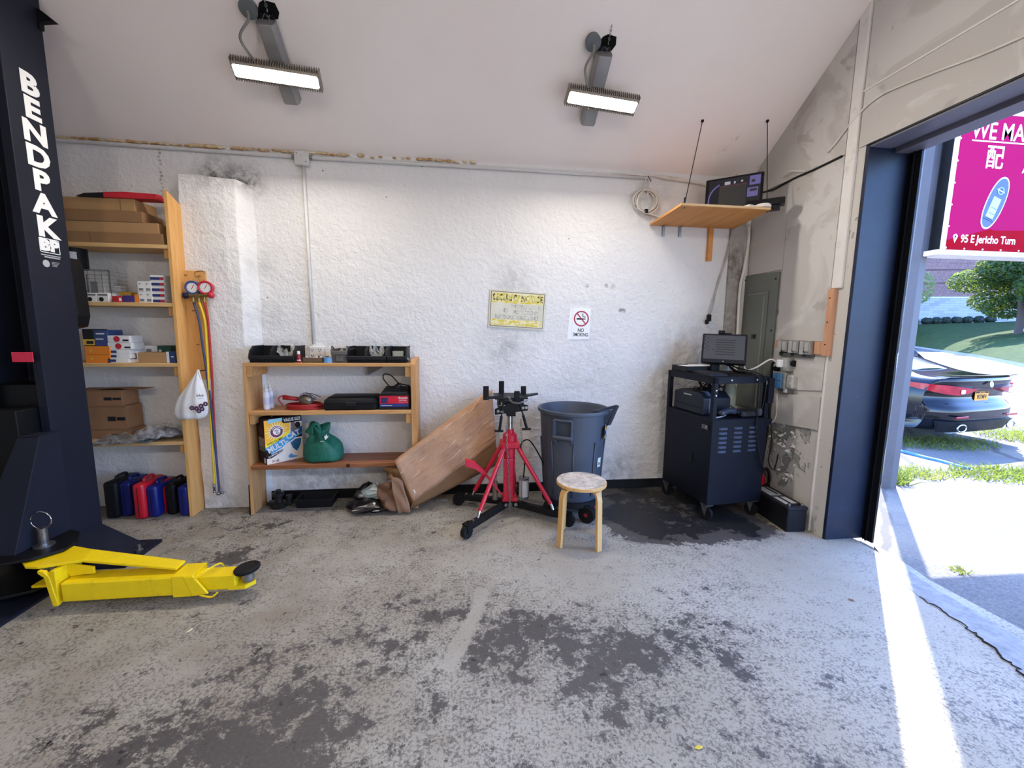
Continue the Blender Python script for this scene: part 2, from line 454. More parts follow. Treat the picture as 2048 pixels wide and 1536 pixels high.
mb = MB(); mb.box((WX - .012, -1.6, 2.725), (WX + .005, 2.655, 3.07)); mb.box((WX - .007, -1.6, 3.075), (WX + .005, 2.66, 4.9)); struct('wall_panel', mb, M_BOARD)
struct('trim_9', MB().tube([(WX - .014, -1.6, 3.08), (WX - .014, .5, 3.078), (WX - .014, 2.66, 3.076)], .006, 6), M('white_trim_paint'))

# steel door surround
g = NT('blue_black_steel')
n = g.noise(3.5, 6, .6)
c = g.mix(g.ramp(n, .35, .7), S(19, 27, 47), S(27, 38, 62))
c = g.mix(g.ramp(g.noise(30, 6, .75), .66, .70, 0, .5), c, S(120, 126, 140))
g.bump(g.noise(25, 4), .1, .004)
M_STEEL = g.fin(c, .42, spec=.35)
M_DARK = M('dark_steel', S(17, 18, 21), .45, scale=6)
mb = MB(); mb.box((WX - .004, 2.585, 0), (2.945, 2.61, 2.74)); struct('trim_5', mb, M_STEEL, bev=.003)
mb = MB(); mb.box((2.940, 2.51, 0), (2.955, 2.61, 2.8)); mb.box((2.925, 2.545, 0), (2.941, 2.553, 2.8)); mb.box((2.93, 2.57, 0), (2.941, 2.575, 2.8)); struct('trim_6', mb, M_DARK)
# steel lintel: channel along the opening, blue grey lower flange
M_LINT = M('blue_grey_steel', S(100, 100, 116), .5, scale=5, dirt=.25)
mb = MB(); mb.box((WX + .002, -1.6, 2.705), (2.80, 2.585, 2.722)); mb.box((2.83, -1.6, 2.68), (2.965, 2.585, 2.722)); mb.box((2.80, -1.6, 2.712), (2.83, 2.585, 2.72)); struct('trim_7', mb, M_LINT)
mb = MB(); mb.box((WX - .006, -1.6, 2.716), (WX + .006, 2.60, 2.728)); struct('trim_8', mb, M_DARK)

# ---------------------------------------------------------------- outdoors
g = NT('asphalt')
n = g.noise(60, 6, .75); b_ = g.noise(.6, 4, .6)
c = g.mix(g.ramp(n, .35, .68), S(82, 80, 80), S(124, 120, 118))
c = g.mix(g.ramp(b_, .5, .7, 0, .5), c, S(150, 140, 120))
cr = g.n('TexWave', wave_type='BANDS'); g.put(cr.inputs['Vector'], g.map((.5, .9, 1), rot=(0, 0, .6))); cr.inputs['Scale'].default_value = .45; cr.inputs['Distortion'].default_value = 5; cr.inputs['Detail'].default_value = 6
c = g.mix(g.ramp(cr.outputs['Fac'], .004, .02, .8, 0), c, S(70, 66, 62))
g.bump(n, .6, .012)
M_ASPH = g.fin(c, .85)
def gz(x, y):
    t = (x - 3) * .82 + (y - 2) * .57
    return -.02 - .1 * max(0, min(1, t / 5)) + .22 * max(0, min(1, (t - 9) / 18)) if t > 0 else -.02
mb = MB(); mb.grid(lambda u, v: (2.82 + u * 60, -14 + v * 75, gz(2.82 + u * 60, -14 + v * 75)), 80, 80); struct('ground', mb, M_ASPH)
# sloping concrete apron at the threshold
g = NT('apron_concrete')
c = g.mix(g.ramp(g.noise(14, 7, .7), .4, .66), S(150, 150, 150), S(118, 118, 120))
g.bump(g.noise(40, 5), .3, .008)
M_APR = g.fin(c, .85)
inn = [(1748, 1092), (1775, 1125), (1805, 1164), (1840, 1195), (1900, 1232), (1960, 1275), (2010, 1318), (2048, 1350), (2130, 1430), (2250, 1560)]
out = [(1752, 1090), (1785, 1108), (1812, 1126), (1840, 1144), (1870, 1166), (1930, 1198), (1990, 1230), (2048, 1262), (2130, 1310), (2250, 1390)]
INN = [atZ(*q, .002) for q in inn]; OUT = [atZ(*q, -.004) for q in out]
mb = MB(); mb.loft([[tuple(i), tuple(i.lerp(o, .7) + V((0, 0, .004))), tuple(o + V((0, 0, -.006))), (o.x + .05, o.y, -.06), (i.x, i.y, -.06)] for i, o in zip(INN, OUT)]); struct('apron', mb, M_APR)

rr = random.Random(5); CR = [p + V((rr.uniform(-.012, .012), rr.uniform(-.012, .012), .0025)) for p in spline(INN[3:], 8)]
struct('floor_crack', MB().tube(CR, lambda t: .002 + .0025 * abs(math.sin(t * 9 + 1)) * min(1, t * 3), 6), M('crack_dark', S(40, 38, 36), .9))
# ---- lawn bank, kerb, building, tree, hedge beyond the street
cpx = [(1780, 688), (1840, 697), (1870, 702), (1960, 716), (2048, 735), (2160, 762), (2300, 800)]
CP = [atZ(x, y, .1) for x, y in cpx]
hpx = [(1780, 650), (1840, 648.5), (1870, 647.5), (1960, 645), (2048, 642), (2160, 639), (2300, 635)]
UX = V((.97, -.24, 0)).normalized(); UN = V((UX.y, -UX.x, 0))          # line of the building front, and towards the room
WP = atY(1840, 648.5, CP[1].y + 9)
def on_front(x, y, off=0.):
    d = ray(x, y); return EYE + d * ((WP + UN * off - EYE).dot(UN) / d.dot(UN))
HP = [on_front(x, y, 1.6) for x, y in hpx]
g = NT('lawn_grass')
c = g.mix(g.ramp(g.noise(1.5, 6, .7), .3, .7), S(36, 56, 32), S(60, 84, 38))
g.bump(g.noise(9, 5, .7), .8, .1)
M_LAWN = g.fin(c, .9, spec=.2)
mb = MB()
def lawn(u, v):
    k = u * 6; i = min(5, int(k)); f = k - i
    a = CP[i].lerp(CP[i + 1], f); b = HP[i].lerp(HP[i + 1], f)
    p = a.lerp(b, v * 1.25); p.z = a.z + .16 + (b.z - a.z - .16) * (1 - (1 - min(1, v * 1.25)) ** 1.3); return p
mb.grid(lawn, 24, 10); struct('lawn', mb, M_LAWN)
mb = MB()
mb.loft([[tuple(c + V((0, 0, -.02))), tuple(c + V((0, 0, .17))), tuple(c + (h - c).normalized() * .25 + V((0, 0, .12))), tuple(c + (h - c).normalized() * .25 + V((0, 0, -.3)))] for c, h in zip(CP, HP)])
struct('curb', mb, M('curb_concrete', S(150, 152, 160), .85))

ux, un = UX, UN; A = WP.copy()
A0 = A - ux * 16; L = 62
bt = thing('brick_building', 'long brick building with a pale stone base across the street', 'building', (A0.x + ux.x * L / 2, A0.y + ux.y * L / 2, HP[1].z - .4))
zb = WP.z - 1.5
zs = on_front(1842, 594.5).z
T = frame((A0.x, A0.y, 0), ux, un)      # x along, y = up
def wall_uv(g):
    v = g.n('VectorRotate', rotation_type='Z_AXIS'); g.put(v.inputs['Vector'], g.co()); v.inputs['Angle'].default_value = -math.atan2(UX.y, UX.x)
    sw = g.n('SeparateXYZ'); g.put(sw.inputs[0], v.outputs[0]); cb = g.n('CombineXYZ'); g.put(cb.inputs[0], sw.outputs[0]); g.put(cb.inputs[1], sw.outputs[2]); return cb.outputs[0]
g = NT('stone_blocks')
br = g.n('TexBrick'); g.put(br.inputs['Vector'], wall_uv(g)); br.inputs['Scale'].default_value = 1.
g.put(br.inputs['Color1'], S(176, 176, 178)); g.put(br.inputs['Color2'], S(118, 116, 118)); g.put(br.inputs['Mortar'], S(150, 149, 149))
br.inputs['Bias'].default_value = -.55; br.inputs['Mortar Size'].default_value = .02; br.inputs['Brick Width'].default_value = 1.1; br.inputs['Row Height'].default_value = .3
M_STONE = g.fin(br.outputs['Color'], .85)
g = NT('red_brick')
br = g.n('TexBrick'); g.put(br.inputs['Vector'], wall_uv(g)); br.inputs['Scale'].default_value = 1.6
g.put(br.inputs['Color1'], S(140, 98, 94)); g.put(br.inputs['Color2'], S(114, 76, 76)); g.put(br.inputs['Mortar'], S(158, 138, 134))
br.inputs['Mortar Size'].default_value = .03
M_BRICK = g.fin(br.outputs['Color'], .9)
MB().box((0, zb, -.4), (L, zs, .06), T).build('stone_base', M_STONE, bt)
MB().box((0, zs, -.4), (L, zs + 18, 0), T).build('brick_wall', M_BRICK, bt)  # wall carried up out of view so that it shades the lawn
MB().box((0, zs + 18, -.4), (L, zs + 18.5, .12), T).build('parapet', M('pale_stone', S(210, 206, 200), .8), bt)
for k in (1.6, 3.2): MB().box((0, zs + k, 0), (L, zs + k + .16, .03), T).build('brick_course', M('dark_brick', S(104, 74, 76), .9), bt)
MB().box((0, zs - .12, 0), (L, zs + .06, .12), T).build('stone_ledge', M('pale_stone'), bt)

def leafblob(mb, c, r, n, size, seed, flat=.0):
    q = random.Random(seed)
    for _ in range(n):
        while True:
            p = V((q.uniform(-1, 1), q.uniform(-1, 1), q.uniform(-1, 1)))
            if .25 < p.length < 1: break
        p = p.normalized() * p.length ** .45
        o = V(c) + V((p.x * r[0], p.y * r[1], p.z * r[2]))
        a = V((q.gauss(0, 1), q.gauss(0, 1), q.gauss(0, .5) - flat)).normalized(); b = a.orthogonal().normalized()
        b = (b + a.cross(b) * q.uniform(-1, 1)).normalized(); s = size * q.uniform(.6, 1.3)
        mb.face(o - a * s, o + b * s * .45, o + a * s, o - b * s * .45)
def leaf_mat(name, a, b, tr=.45):
    g = NT(name)
    c = g.mix(g.ramp(g.noise(.8, 5, .7), .3, .7), a, b)
    g.put(g.b.inputs['Base Color'], c); g.b.inputs['Roughness'].default_value = .6
    t = g.n('BsdfTranslucent'); g.put(t.inputs[0], g.mix(.5, c, S(190, 215, 60)))
    mx = g.n('MixShader'); mx.inputs[0].default_value = tr
    g.t.links.new(g.b.outputs[0], mx.inputs[1]); g.t.links.new(t.outputs[0], mx.inputs[2])
    g.t.links.new(mx.outputs[0], g.t.nodes['Material Output'].inputs[0]); return g.m
M_LEAF = leaf_mat('tree_leaves', S(30, 54, 36), S(56, 84, 52))
M_BARK = M('bark', S(78, 66, 62), .9, scale=3, bump=.5)
def row(p): d = p - EYE; return 768 - FPX * d.dot(_u) / d.dot(_w)
tb = min((lawn(3.86 / 6, k / 100) for k in range(5, 80)), key=lambda p: abs(row(p) - 668))
ty = tb.y; tt = atY(2036, 640, ty)
tr = thing('street_tree', 'big leafy green tree on the lawn in front of the brick building', 'tree', (tb.x, tb.y, tb.z))
MB().tube([(tb.x, tb.y, tb.z - .3), (tb.x, tb.y, tt.z), (tb.x - .2, tb.y, tt.z + 2), (tb.x, tb.y, tt.z + 4)], lambda t: .24 - .14 * t, 10, smooth=4).build('trunk', M_BARK, tr, True)
mb = MB(); q = random.Random(11)
W_ = (atY(2048, 600, ty) - atY(1900, 600, ty)).length
cx = atY(2056, 583, ty)
for k in range(26):
    a = q.uniform(0, 2 * PI); rr = q.uniform(0, .75) ** .6; h = q.uniform(-.55, 1.9)
    wd = W_ * (.68 - .18 * abs(h))
    leafblob(mb, (cx.x + math.cos(a) * rr * wd, cx.y + math.sin(a) * rr * wd, cx.z + h * 2.2), (1.5, 1.5, .9), 1500, .14, 100 + k, .3)
for k in range(16):  # extra leaf clumps beyond the view, added to shade the lawn
    p = cx + UX * W_ * q.uniform(.5, 1.9) - UN * q.uniform(-.5, 3.5) + V((0, 0, q.uniform(.2, 7.5)))
    leafblob(mb, p, (1.8, 1.8, 1.2), 900, .15, 300 + k, .3)
mb.build('crown', M_LEAF, tr)
s1 = on_front(1848, 575, 2.6)
sp = thing('young_tree', 'small pale leafed tree behind the steel post', 'tree', (s1.x - .5, s1.y, HP[1].z))
MB().tube([(s1.x - .5, s1.y, HP[1].z - .4), (s1.x - .45, s1.y, s1.z + .6)], .06, 6).build('trunk', M_BARK, sp)
mb = MB(); leafblob(mb, (s1.x - .5, s1.y, s1.z), (1.3, 1.3, 1.9), 900, .16, 5); mb.build('crown', leaf_mat('pale_leaves', S(110, 130, 90), S(170, 180, 130)), sp)
M_HEDGE = leaf_mat('hedge_leaves', S(22, 32, 25), S(36, 50, 38), .1)
hx = [1826, 1853, 1872, 1891, 1912, 1934, 1957, 1980]
hw = ['beside the steel post', 'second from the steel post', 'third from the steel post', 'fourth from the steel post', 'fifth from the steel post', 'left of the tree trunk, third out', 'left of the tree trunk, second out', 'nearest the tree trunk']
for k, x in enumerate(hx):
    yb = 648.5 - (x - 1840) * .031; b0 = on_front(x, yb, 1.5); w2 = (on_front(x + 10.5, yb, 1.5) - b0).length; b0.z -= .05
    mb = MB(); mb.ball(b0 + V((0, 0, w2 * .62)), (w2 * 1.02, w2 * .8, w2 * .78), u=12, v=8); leafblob(mb, b0 + V((0, 0, w2 * .62)), (w2 * 1.06, w2 * .85, w2 * .88), 320, .11, 40 + k)
    tag(mb.build('hedge_bush', M_HEDGE), 'low clipped dark hedge bush before the stone wall, ' + hw[k], 'bush', 'hedge bushes along the stone wall')

# ---- steel post and hoarding outside the door
M_POST = M('grey_post_paint', S(86, 86, 94), .55, scale=4, dirt=.15)
pt = thing('steel_post', 'square grey steel post standing outside the door opening', 'post', (4.34, 3.66, -.1))
MB().prism([(4.265, 3.612, -.12), (4.335, 3.588, -.12), (4.415, 3.598, -.12), (4.415, 3.606, -.12), (4.337, 3.60, -.12), (4.269, 3.624, -.12)], (0, 0, 5.1)).build('shaft', M_POST, pt)
MB().box((4.25, 3.57, -.13), (4.43, 3.64, -.10)).build('foot_plate', M_DARK, pt)
SY = 3.5
bl = atY(1880, 499, SY); bz = bl.z; sx0 = bl.x; tp = atY(2048, 234, SY).z
sg = thing('billboard', 'bright pink key cutting sign board outside the door', 'sign', (sx0 + .6, SY + .08, bz))
SW = 1.35
MB().box((sx0, SY + .004, bz), (sx0 + SW, SY + .12, tp + .36), bev=.004).build('box', M_DARK, sg)
T = frame((sx0, SY, bz), (1, 0, 0), (0, -1, 0)); H = tp - bz
M_WH = M('sign_white', S(240, 240, 240), .5, var=.02)
mb = MB(); mb.box((0, 0, -.004), (.045, H, .006), T); mb.box((0, H, -.004), (SW, H + .36, .006), T); mb.build('frame', M_WH, sg)  # white board and box above the panel are added to shade the floor
MB().box((-.06, -.05, -.16), (SW, -.004, .03), T, bev=.004).build('bottom_board', M('white_weathered', S(225, 222, 220), .7, dirt=.3), sg)
MB().box((.045, 0, -.004), (SW, H, .003), T).build('panel', M('magenta_vinyl', S(176, 20, 88), .75, var=.03, scale=3, spec=.06), sg)
mb = MB(); mb.prism([T @ V(p) for p in [(.047, .0, .003), (SW, .0, .003), (SW, .215, .003), (.55, .19, .003), (.50, .2, .003), (.045, .085, .003)]], (0, -.0006, 0)); mb.build('red_band', M('red_vinyl', S(160, 2, 26), .75, var=.03, spec=.06), sg)
def SP(x, y):   # photo point on the board -> board coordinates
    p = atY(x, y, SY); return (p.x - sx0, p.z - bz)
M_INK = M('white_vinyl', S(246, 246, 246), .4, var=.01)
def stext(body, x0, y0, hgt, fat=.0, sx=1., nm='lettering'):
    a = SP(x0, y0); return text(nm, body, T @ Matrix.Translation((a[0], a[1], .0045)), hgt, M_INK, sg, fat, sx, .0008, 'LEFT')
a, b = SP(1945, 281), SP(2048, 281)
stext('WE MA', 1943, 261, .205, .0025, .84)
MB().box((a[0] - .01, a[1] - .006, .004), (SW, a[1] + .006, .006), T).build('rule', M_INK, sg)
stext('配', 1970, 317, .22, .0022, .9)
a = SP(2045, 333); MB().prism([T @ V((a[0] + q, a[1] + w, .004)) for q, w in ((-.005, -.06), (.012, -.06), (.035, 0), (.02, 0))], (0, -.001, 0)).prism([T @ V((a[0] + q, a[1] + w, .004)) for q, w in ((.0, .05), (.03, .03), (.036, .045), (.006, .066))], (0, -.001, 0)).build('lettering', M_INK, sg)
stext('95 E Jericho Turn', 1920, 478, .098, .002, .86)
a = SP(1909, 476)
mb = MB(); mb.cyl(T @ V((a[0], a[1] + .012, .004)), T @ V((a[0], a[1] + .012, .006)), .024, seg=24); mb.prism([T @ V((a[0] + q, a[1] + w, .004)) for q, w in ((-.021, .002), (.021, .002), (0, -.045))], (0, -.002, 0)); mb.build('pin_mark', M_INK, sg)
MB().cyl(T @ V((a[0], a[1] + .012, .006)), T @ V((a[0], a[1] + .012, .0068)), .009, seg=16).build('pin_hole', M('red_vinyl'), sg)
# key fob picture
a, b = SP(2010, 360), SP(1968, 453); c = ((a[0] + b[0]) / 2, (a[1] + b[1]) / 2); ang = math.atan2(a[1] - b[1], a[0] - b[0])
hl = math.hypot(a[0] - b[0], a[1] - b[1]) / 2
K = T @ Matrix.Translation((c[0], c[1], 0)) @ Matrix.Rotation(ang, 4, 'Z')
def oval(a_, b_, z0, z1, p=2.2): return MB().prism([K @ V((a_ * math.copysign(abs(math.cos(t)) ** (2 / p), math.cos(t)), b_ * math.copysign(abs(math.sin(t)) ** (2 / p), math.sin(t)), z0)) for t in [2 * PI * i / 48 for i in range(48)]], (0, -(z1 - z0), 0))
oval(hl * 1.1, .098, .004, .006).build('key_outline', M_INK, sg); oval(hl * 1.03, .088, .006, .0075).build('key_picture', M('fob_blue', S(60, 76, 132), .4, var=.04), sg)
MB().box((-.14, -.043, .0075), (.05, .043, .0085), K).build('key_buttons', M('fob_pale', S(176, 214, 232), .4, var=.05), sg)
mb = MB()
for q in (-.06, -.01, .04): mb.box((q - .14 + .05, -.04, .0085), (q - .136 + .05, .025, .0092), K)
mb.box((-.165, -.06, .0075), (-.16, .06, .0092), K); mb.build('button_lines', M('ink_dark', S(40, 46, 70), .5), sg)
mb = MB(); mb.tube([K @ V((.115 + .03 * math.cos(t), .03 * math.sin(t), .0085)) for t in [2 * PI * i / 24 for i in range(24)]], .004, 6, True); mb.box((.109, -.042, .008), (.121, .042, .0095), K); mb.build('emblem', M('fob_pale'), sg)
mb = MB()
for k in range(7): mb.cyl(T @ V((.03 + .02, .02 + k * .19, .003)), T @ V((.05, .02 + k * .19, .008)), .008, seg=10)
for k in range(6): mb.cyl(T @ V((.05 + k * .2, .014, .003)), T @ V((.05 + k * .2, .014, .008)), .008, seg=10)
mb.build('screws', M_WH, sg)
# ---- black saloon parked outside, seen from its rear left corner
pc = atY(1958, 795, 5.15); ZG = -.12
FW = V((-.17, .985, 0)).normalized(); RT = V((FW.y, -FW.x, 0))
def cp(s, w, z): return V((pc.x, pc.y, ZG)) + FW * s + RT * w + V((0, 0, z))
car = thing('car', 'black saloon car with red tail lamps and an orange number plate parked outside', 'car', tuple(cp(2.2, 0, 0)))
car.rotation_euler = (0, 0, math.atan2(FW.y, FW.x))
M_CAR = M('black_car_paint', S(14, 16, 26), .06, var=.05, spec=.5)
M_CARL = M('black_car_plastic', S(34, 34, 38), .45, var=.1)
M_GLASS = M('dark_glass', S(20, 24, 30), .04, spec=1.)
M_CHR = M('chrome', S(205, 208, 212), .12, 1.0, var=.03)
PR = [(.10, .24), (-.03, .26), (-.10, .36), (-.125, .50), (-.115, .60), (-.05, .645), (-.005, .70), (-.005, .80), (-.055, .87), (-.085, .96), (-.07, 1.02), (-.03, 1.025), (.15, 1.01), (.55, 1.03), (1.1, 1.25), (1.6, 1.41), (2.1, 1.45), (2.7, 1.43), (3.3, 1.22), (3.6, 1.03), (4.2, .93), (4.52, .80), (4.60, .55), (4.55, .30), (4.3, .22), (2.2, .22)]
WS = [0, .3, .55, .64, .74, .83, .885, .905, .90, .86]
ZM = [9, 9, 1.42, 1.36, 1.03, .95, .85, .70, .5, .34]
def ringc(k, sgn):
    w, zm = WS[k], ZM[k]; out = []
    for s, z in PR:
        q = (w / .905) ** 5
        rear = max(0, 1 - max(0, s) / .5); s2 = s + q * .26 * rear * (1 if z > .1 else 0)
        if s > 3.5: s2 = s - q * .45 * (s - 3.5)
        out.append(cp(s2, sgn * w * (1 - .03 * max(0, (s - 3) / 1.6)), min(z, zm + (.03 if s < .5 and zm < .96 and zm > .8 else 0))))
    return out
mb = MB(); mb.loft([ringc(k, -1) for k in range(len(WS) - 1, 0, -1)] + [ringc(k, 1) for k in range(len(WS))], cap=True)
mb.build('body', M_CAR, car, 50, sub=1)
mb = MB(); mb.grid(lambda u, v: cp(.62 + v * .92, (u - .5) * (1.18 - .14 * v), 1.07 + v * .345 + .02 - .05 * abs(2 * u - 1) ** 3), 6, 6).build('rear_window', M('glass_sky_glare', S(190, 200, 214), .05, .75, var=.02), car, True, solid=.01)  # pale metallic colour stands in for sky glare on the glass
for sg_ in (-1, 1):
    MB().grid(lambda u, v: cp(.95 + u * 2.25 + v * .28 * (1 - 2 * u), sg_ * (.775 - .11 * v), 1.04 + v * .31), 6, 3).build('side_window', M_GLASS, car, True, solid=.008)
M_LAMP = M('red_lamp', S(170, 14, 40), .1, var=.25, scale=6, spec=.8)
for sg_, nm in ((-1, 'l'), (1, 'r')):
    path = [(-.085, .24, .855, .86), (-.08, .42, .80, .875), (-.05, .60, .775, .90), (.0, .74, .79, .915), (.10, .845, .815, .92), (.24, .895, .845, .925), (.40, .915, .875, .93)]
    mb = MB(); rings = []
    for s, w, a, b in path:
        o = V((0, 0, 0)); rings.append([cp(s - .012, sg_ * (w + .006), a), cp(s - .012, sg_ * (w + .006), b), cp(s + .05, sg_ * (w - .03), b), cp(s + .05, sg_ * (w - .03), a)])
    lamp = mb.loft(rings).build('tail_lamp', M_LAMP, car, 40)
    MB().box((-.045, -.03, 0), (.045, .03, .012), frame(cp(-.072, sg_ * .53, .825), RT, -FW), bev=.008).build('reversing_lamp', M('clear_lamp', S(225, 225, 230), .1, spec=.8), lamp)
P0 = frame(cp(-.02, 0, .735), RT, -FW)
lp = plate(P0, .305, .152, .006).build('number_plate', M('orange_plate', S(232, 150, 40), .4, var=.04), car)
M_INKD = M('ink_black', S(26, 22, 26), .6, var=.02)
text('plate_number', 'YKTMFV', P0 @ Matrix.Translation((0, -.005, .0065)), .085, M_INKD, lp, .0015, .72)
plate(P0 @ Matrix.Translation((0, .062, .006)), .29, .022, .001).build('plate_band', M_INKD, lp)
text('plate_state', 'NEW YORK', P0 @ Matrix.Translation((0, .062, .0072)), .02, M('orange_plate'), lp, .0003, 1.2)
MB().box((-.07, -.064, .0065), (.07, -.060, .0072), P0).build('plate_line', M_INKD, lp)
E0 = frame(cp(-.10, 0, .925), RT, -FW + V((0, 0, .15)))
em = MB().cyl(E0 @ V((0, 0, 0)), E0 @ V((0, 0, .012)), .042, seg=28).build('badge', M_CHR, car, 40)
MB().cyl(E0 @ V((0, 0, .012)), E0 @ V((0, 0, .014)), .030, seg=28).build('badge_face', M('badge_blue', S(120, 130, 150), .3, var=.3, scale=30), em)
mb = MB(); mb.loft([[cp(-.09 + .06 * abs(q) ** 2, q * .72, 1.035), cp(-.13 + .06 * abs(q) ** 2, q * .72, 1.055), cp(-.02 + .06 * abs(q) ** 2, q * .72, 1.045)] for q in (-1, -.6, -.2, .2, .6, 1)]).build('lip_spoiler', M_CARL, car, 40)
for sg_ in (-1, 1):
    mb = MB(); E1 = frame(cp(-.11, sg_ * .56, .315), RT, -FW)
    mb.tube([E1 @ V((.095 * math.cos(t), .05 * math.sin(t), .02)) for t in [2 * PI * i / 24 for i in range(24)]], .011, 8, True).build('exhaust_tip', M_CHR, car, True)
    MB().box((-.13, -.014, 0), (.13, .014, .012), frame(cp(-.115, sg_ * .56, .47), RT, -FW + RT * sg_ * .1), bev=.004).build('reflector', M_LAMP, car)
mb = MB(); mb.loft([[cp(-.128 + .10 * abs(q) ** 4, q * .86, .40), cp(-.06 + .10 * abs(q) ** 4, q * .78, .235), cp(.05, q * .75, .235), cp(.05, q * .84, .40)] for q in (-1, -.8, -.4, 0, .4, .8, 1)]).build('diffuser', M_CARL, car, 40)
for s, w in ((.95, -.78), (.95, .78), (3.75, -.78), (3.75, .78)):
    a, b = cp(s, w - .11, .33), cp(s, w + .11, .33)
    wh = MB().cyl(a, b, .33, seg=32).build('wheel', M('tyre', S(26, 26, 28), .85), car, 40)
    o = RT * (.115 * (1 if w > 0 else -1)); mb = MB(); c = cp(s, w, .33) + o
    mb.cyl(c - o * .1, c + o * .02, .07)
    for k in range(5):
        t = 2 * PI * k / 5; mb.tube([c, c + FW * .22 * math.cos(t) + V((0, 0, .22 * math.sin(t)))], .025, 6)
    mb.build('rim', M_CHR, wh)

# ---- weeds, litter, ground markings outside
def tuft(name, c, rx, ry, n, h, seed, mat, label):
    q = random.Random(seed); mb = MB()
    for _ in range(n):
        a = q.uniform(0, 2 * PI); r = q.random() ** .6; b = V((c[0] + math.cos(a) * r * rx, c[1] + math.sin(a) * r * ry, 0)); b.z = gz(b.x, b.y) - .01
        d = V((q.gauss(0, .6), q.gauss(0, .6), 1)).normalized(); s = d.cross(V((q.random() - .5, q.random() - .5, .1))).normalized() * .006; hh = h * q.uniform(.4, 1.1)
        m_ = b + d * hh * .6; e = m_ + (d + V((q.gauss(0, .7), q.gauss(0, .7), -.35))) * hh * .4
        mb.face(b - s, b + s, m_ + s * .7, m_ - s * .7); mb.face(m_ - s * .7, m_ + s * .7, e)
    tag(mb.build(name, mat), label, 'weeds')
M_GRS = leaf_mat('weed_green', S(48, 62, 32), S(100, 106, 54), .35)
M_GRD = leaf_mat('weed_dry', S(98, 100, 58), S(146, 138, 92), .35)
for k, (x, y, rx, ry, n, h, m_, lb) in enumerate([
    (1778, 962, .2, .15, 200, .26, M_GRS, 'green weeds growing at the foot of the steel post'),
    (1838, 946, .45, .2, 380, .13, M_GRD, 'dry yellow grass clump right of the steel post foot'),
    (1998, 945, .6, .3, 560, .15, M_GRS, 'broad green weed patch near the right edge of the asphalt'),
    (1880, 880, .9, .4, 900, .12, M_GRS, 'grass strip in the shade under the rear of the black car'),
    (2035, 868, .5, .5, 420, .22, M_GRD, 'dry grass clump behind the black car by the right edge'),
    (1921, 1152, .06, .05, 40, .05, M_GRD, 'tiny dry weed in a crack of the sunlit asphalt')]):
    p = atZ(x, y, -.06); tuft('weed_tuft', p, rx, ry, n, h, 60 + k, m_, lb)
mb = MB(); pts = [atZ(x, y, -.085) for x, y in ((1800, 902), (1825, 908), (1850, 915), (1880, 922), (1915, 932), (1938, 938))]
tag(mb.tube(pts, .022, 8, smooth=4).build('hose', M('blue_hose', S(80, 140, 210), .5), None, True), 'blue hose lying across the shaded asphalt outside', 'hose')
p = atZ(1895, 868, -.1); mb = MB(); mb.ball(p + V((0, 0, .05)), (.08, .06, .05), u=9, v=6); mb.ball(p + V((.13, .03, .04)), (.07, .05, .04), u=8, v=6)
tag(mb.build('litter', M('white_film', S(230, 236, 236), .5)), 'crumpled white litter in the grass behind the car', 'litter')
# ================================================================ two post lift column, left
M_LIFT = M('lift_navy_paint', S(30, 33, 45), .45, var=.06, scale=3, dirt=.12, spec=.16)
M_LIFTB = M('lift_black', S(14, 15, 18), .45)
M_YEL = M('lift_yellow', S(240, 206, 8), .42, var=.06, scale=8, dirt=.22)
M_LET = M('white_decal', S(236, 236, 236), .5, var=.03, scale=14)
M_BARE = M('bare_steel', S(150, 150, 152), .3, .9, var=.1)
lf = thing('vehicle_lift', 'tall navy car lift column with white lettering and a yellow swing arm', 'lift', (-2.6, 2.85, 0))
X1, X0, Y0, Y1 = -2.42, -2.74, 2.725, 2.99
HT = atY(86, 25, Y1 - .02).z
mb = MB(); t = .012
# C-shaped column open towards the camera with in-turned lips
sec = [(X1, Y0), (X1, Y1), (X0, Y1), (X0, Y0), (X0 + .06, Y0), (X0 + .06, Y0 + t), (X0 + t, Y0 + t), (X0 + t, Y1 - t), (X1 - t, Y1 - t), (X1 - t, Y0 + t), (X1 - .05, Y0 + t), (X1 - .05, Y0)]
mb.prism([(x, y, .015) for x, y in sec], (0, 0, HT + .25)); mb.build('column', M_LIFT, lf, bev=.004)
MB().prism([(X1 - .01, Y1 - .03, HT - .09), (X1 + .01, Y1 - .03, HT - .09), (X1 + .012, Y1 - .03, HT - .055), (X1 + .09, Y1 - .03, HT - .045), (X1 + .02, Y1 - .03, HT + .01), (X1 - .01, Y1 - .03, HT + .02)], (0, .03, 0)).build('top_bracket', M_LIFTB, lf)
mb = MB(); mb.box((-2.9, 2.15, 0), (-2.29, 2.75, .015)); mb.box((-2.9, 2.7, 0), (-2.09, 3.03, .02)); mb.build('base_plate', M_LIFT, lf)
mb = MB(); mb.prism([(X1 + .002, Y0 + .005, .17), (X1 + .002, Y1 - .005, .17), (-2.15, Y1 - .02, .02), (-2.15, Y0 + .02, .02)], (-.02, 0, -.008)); mb.build('gusset', M_LIFT, lf)
MB().cyl((-2.125, 2.87, .02), (-2.125, 2.87, .035), .022, seg=6).cyl((-2.125, 2.87, .03), (-2.125, 2.87, .065), .011).build('anchor_bolt', M_BARE, lf, 40)
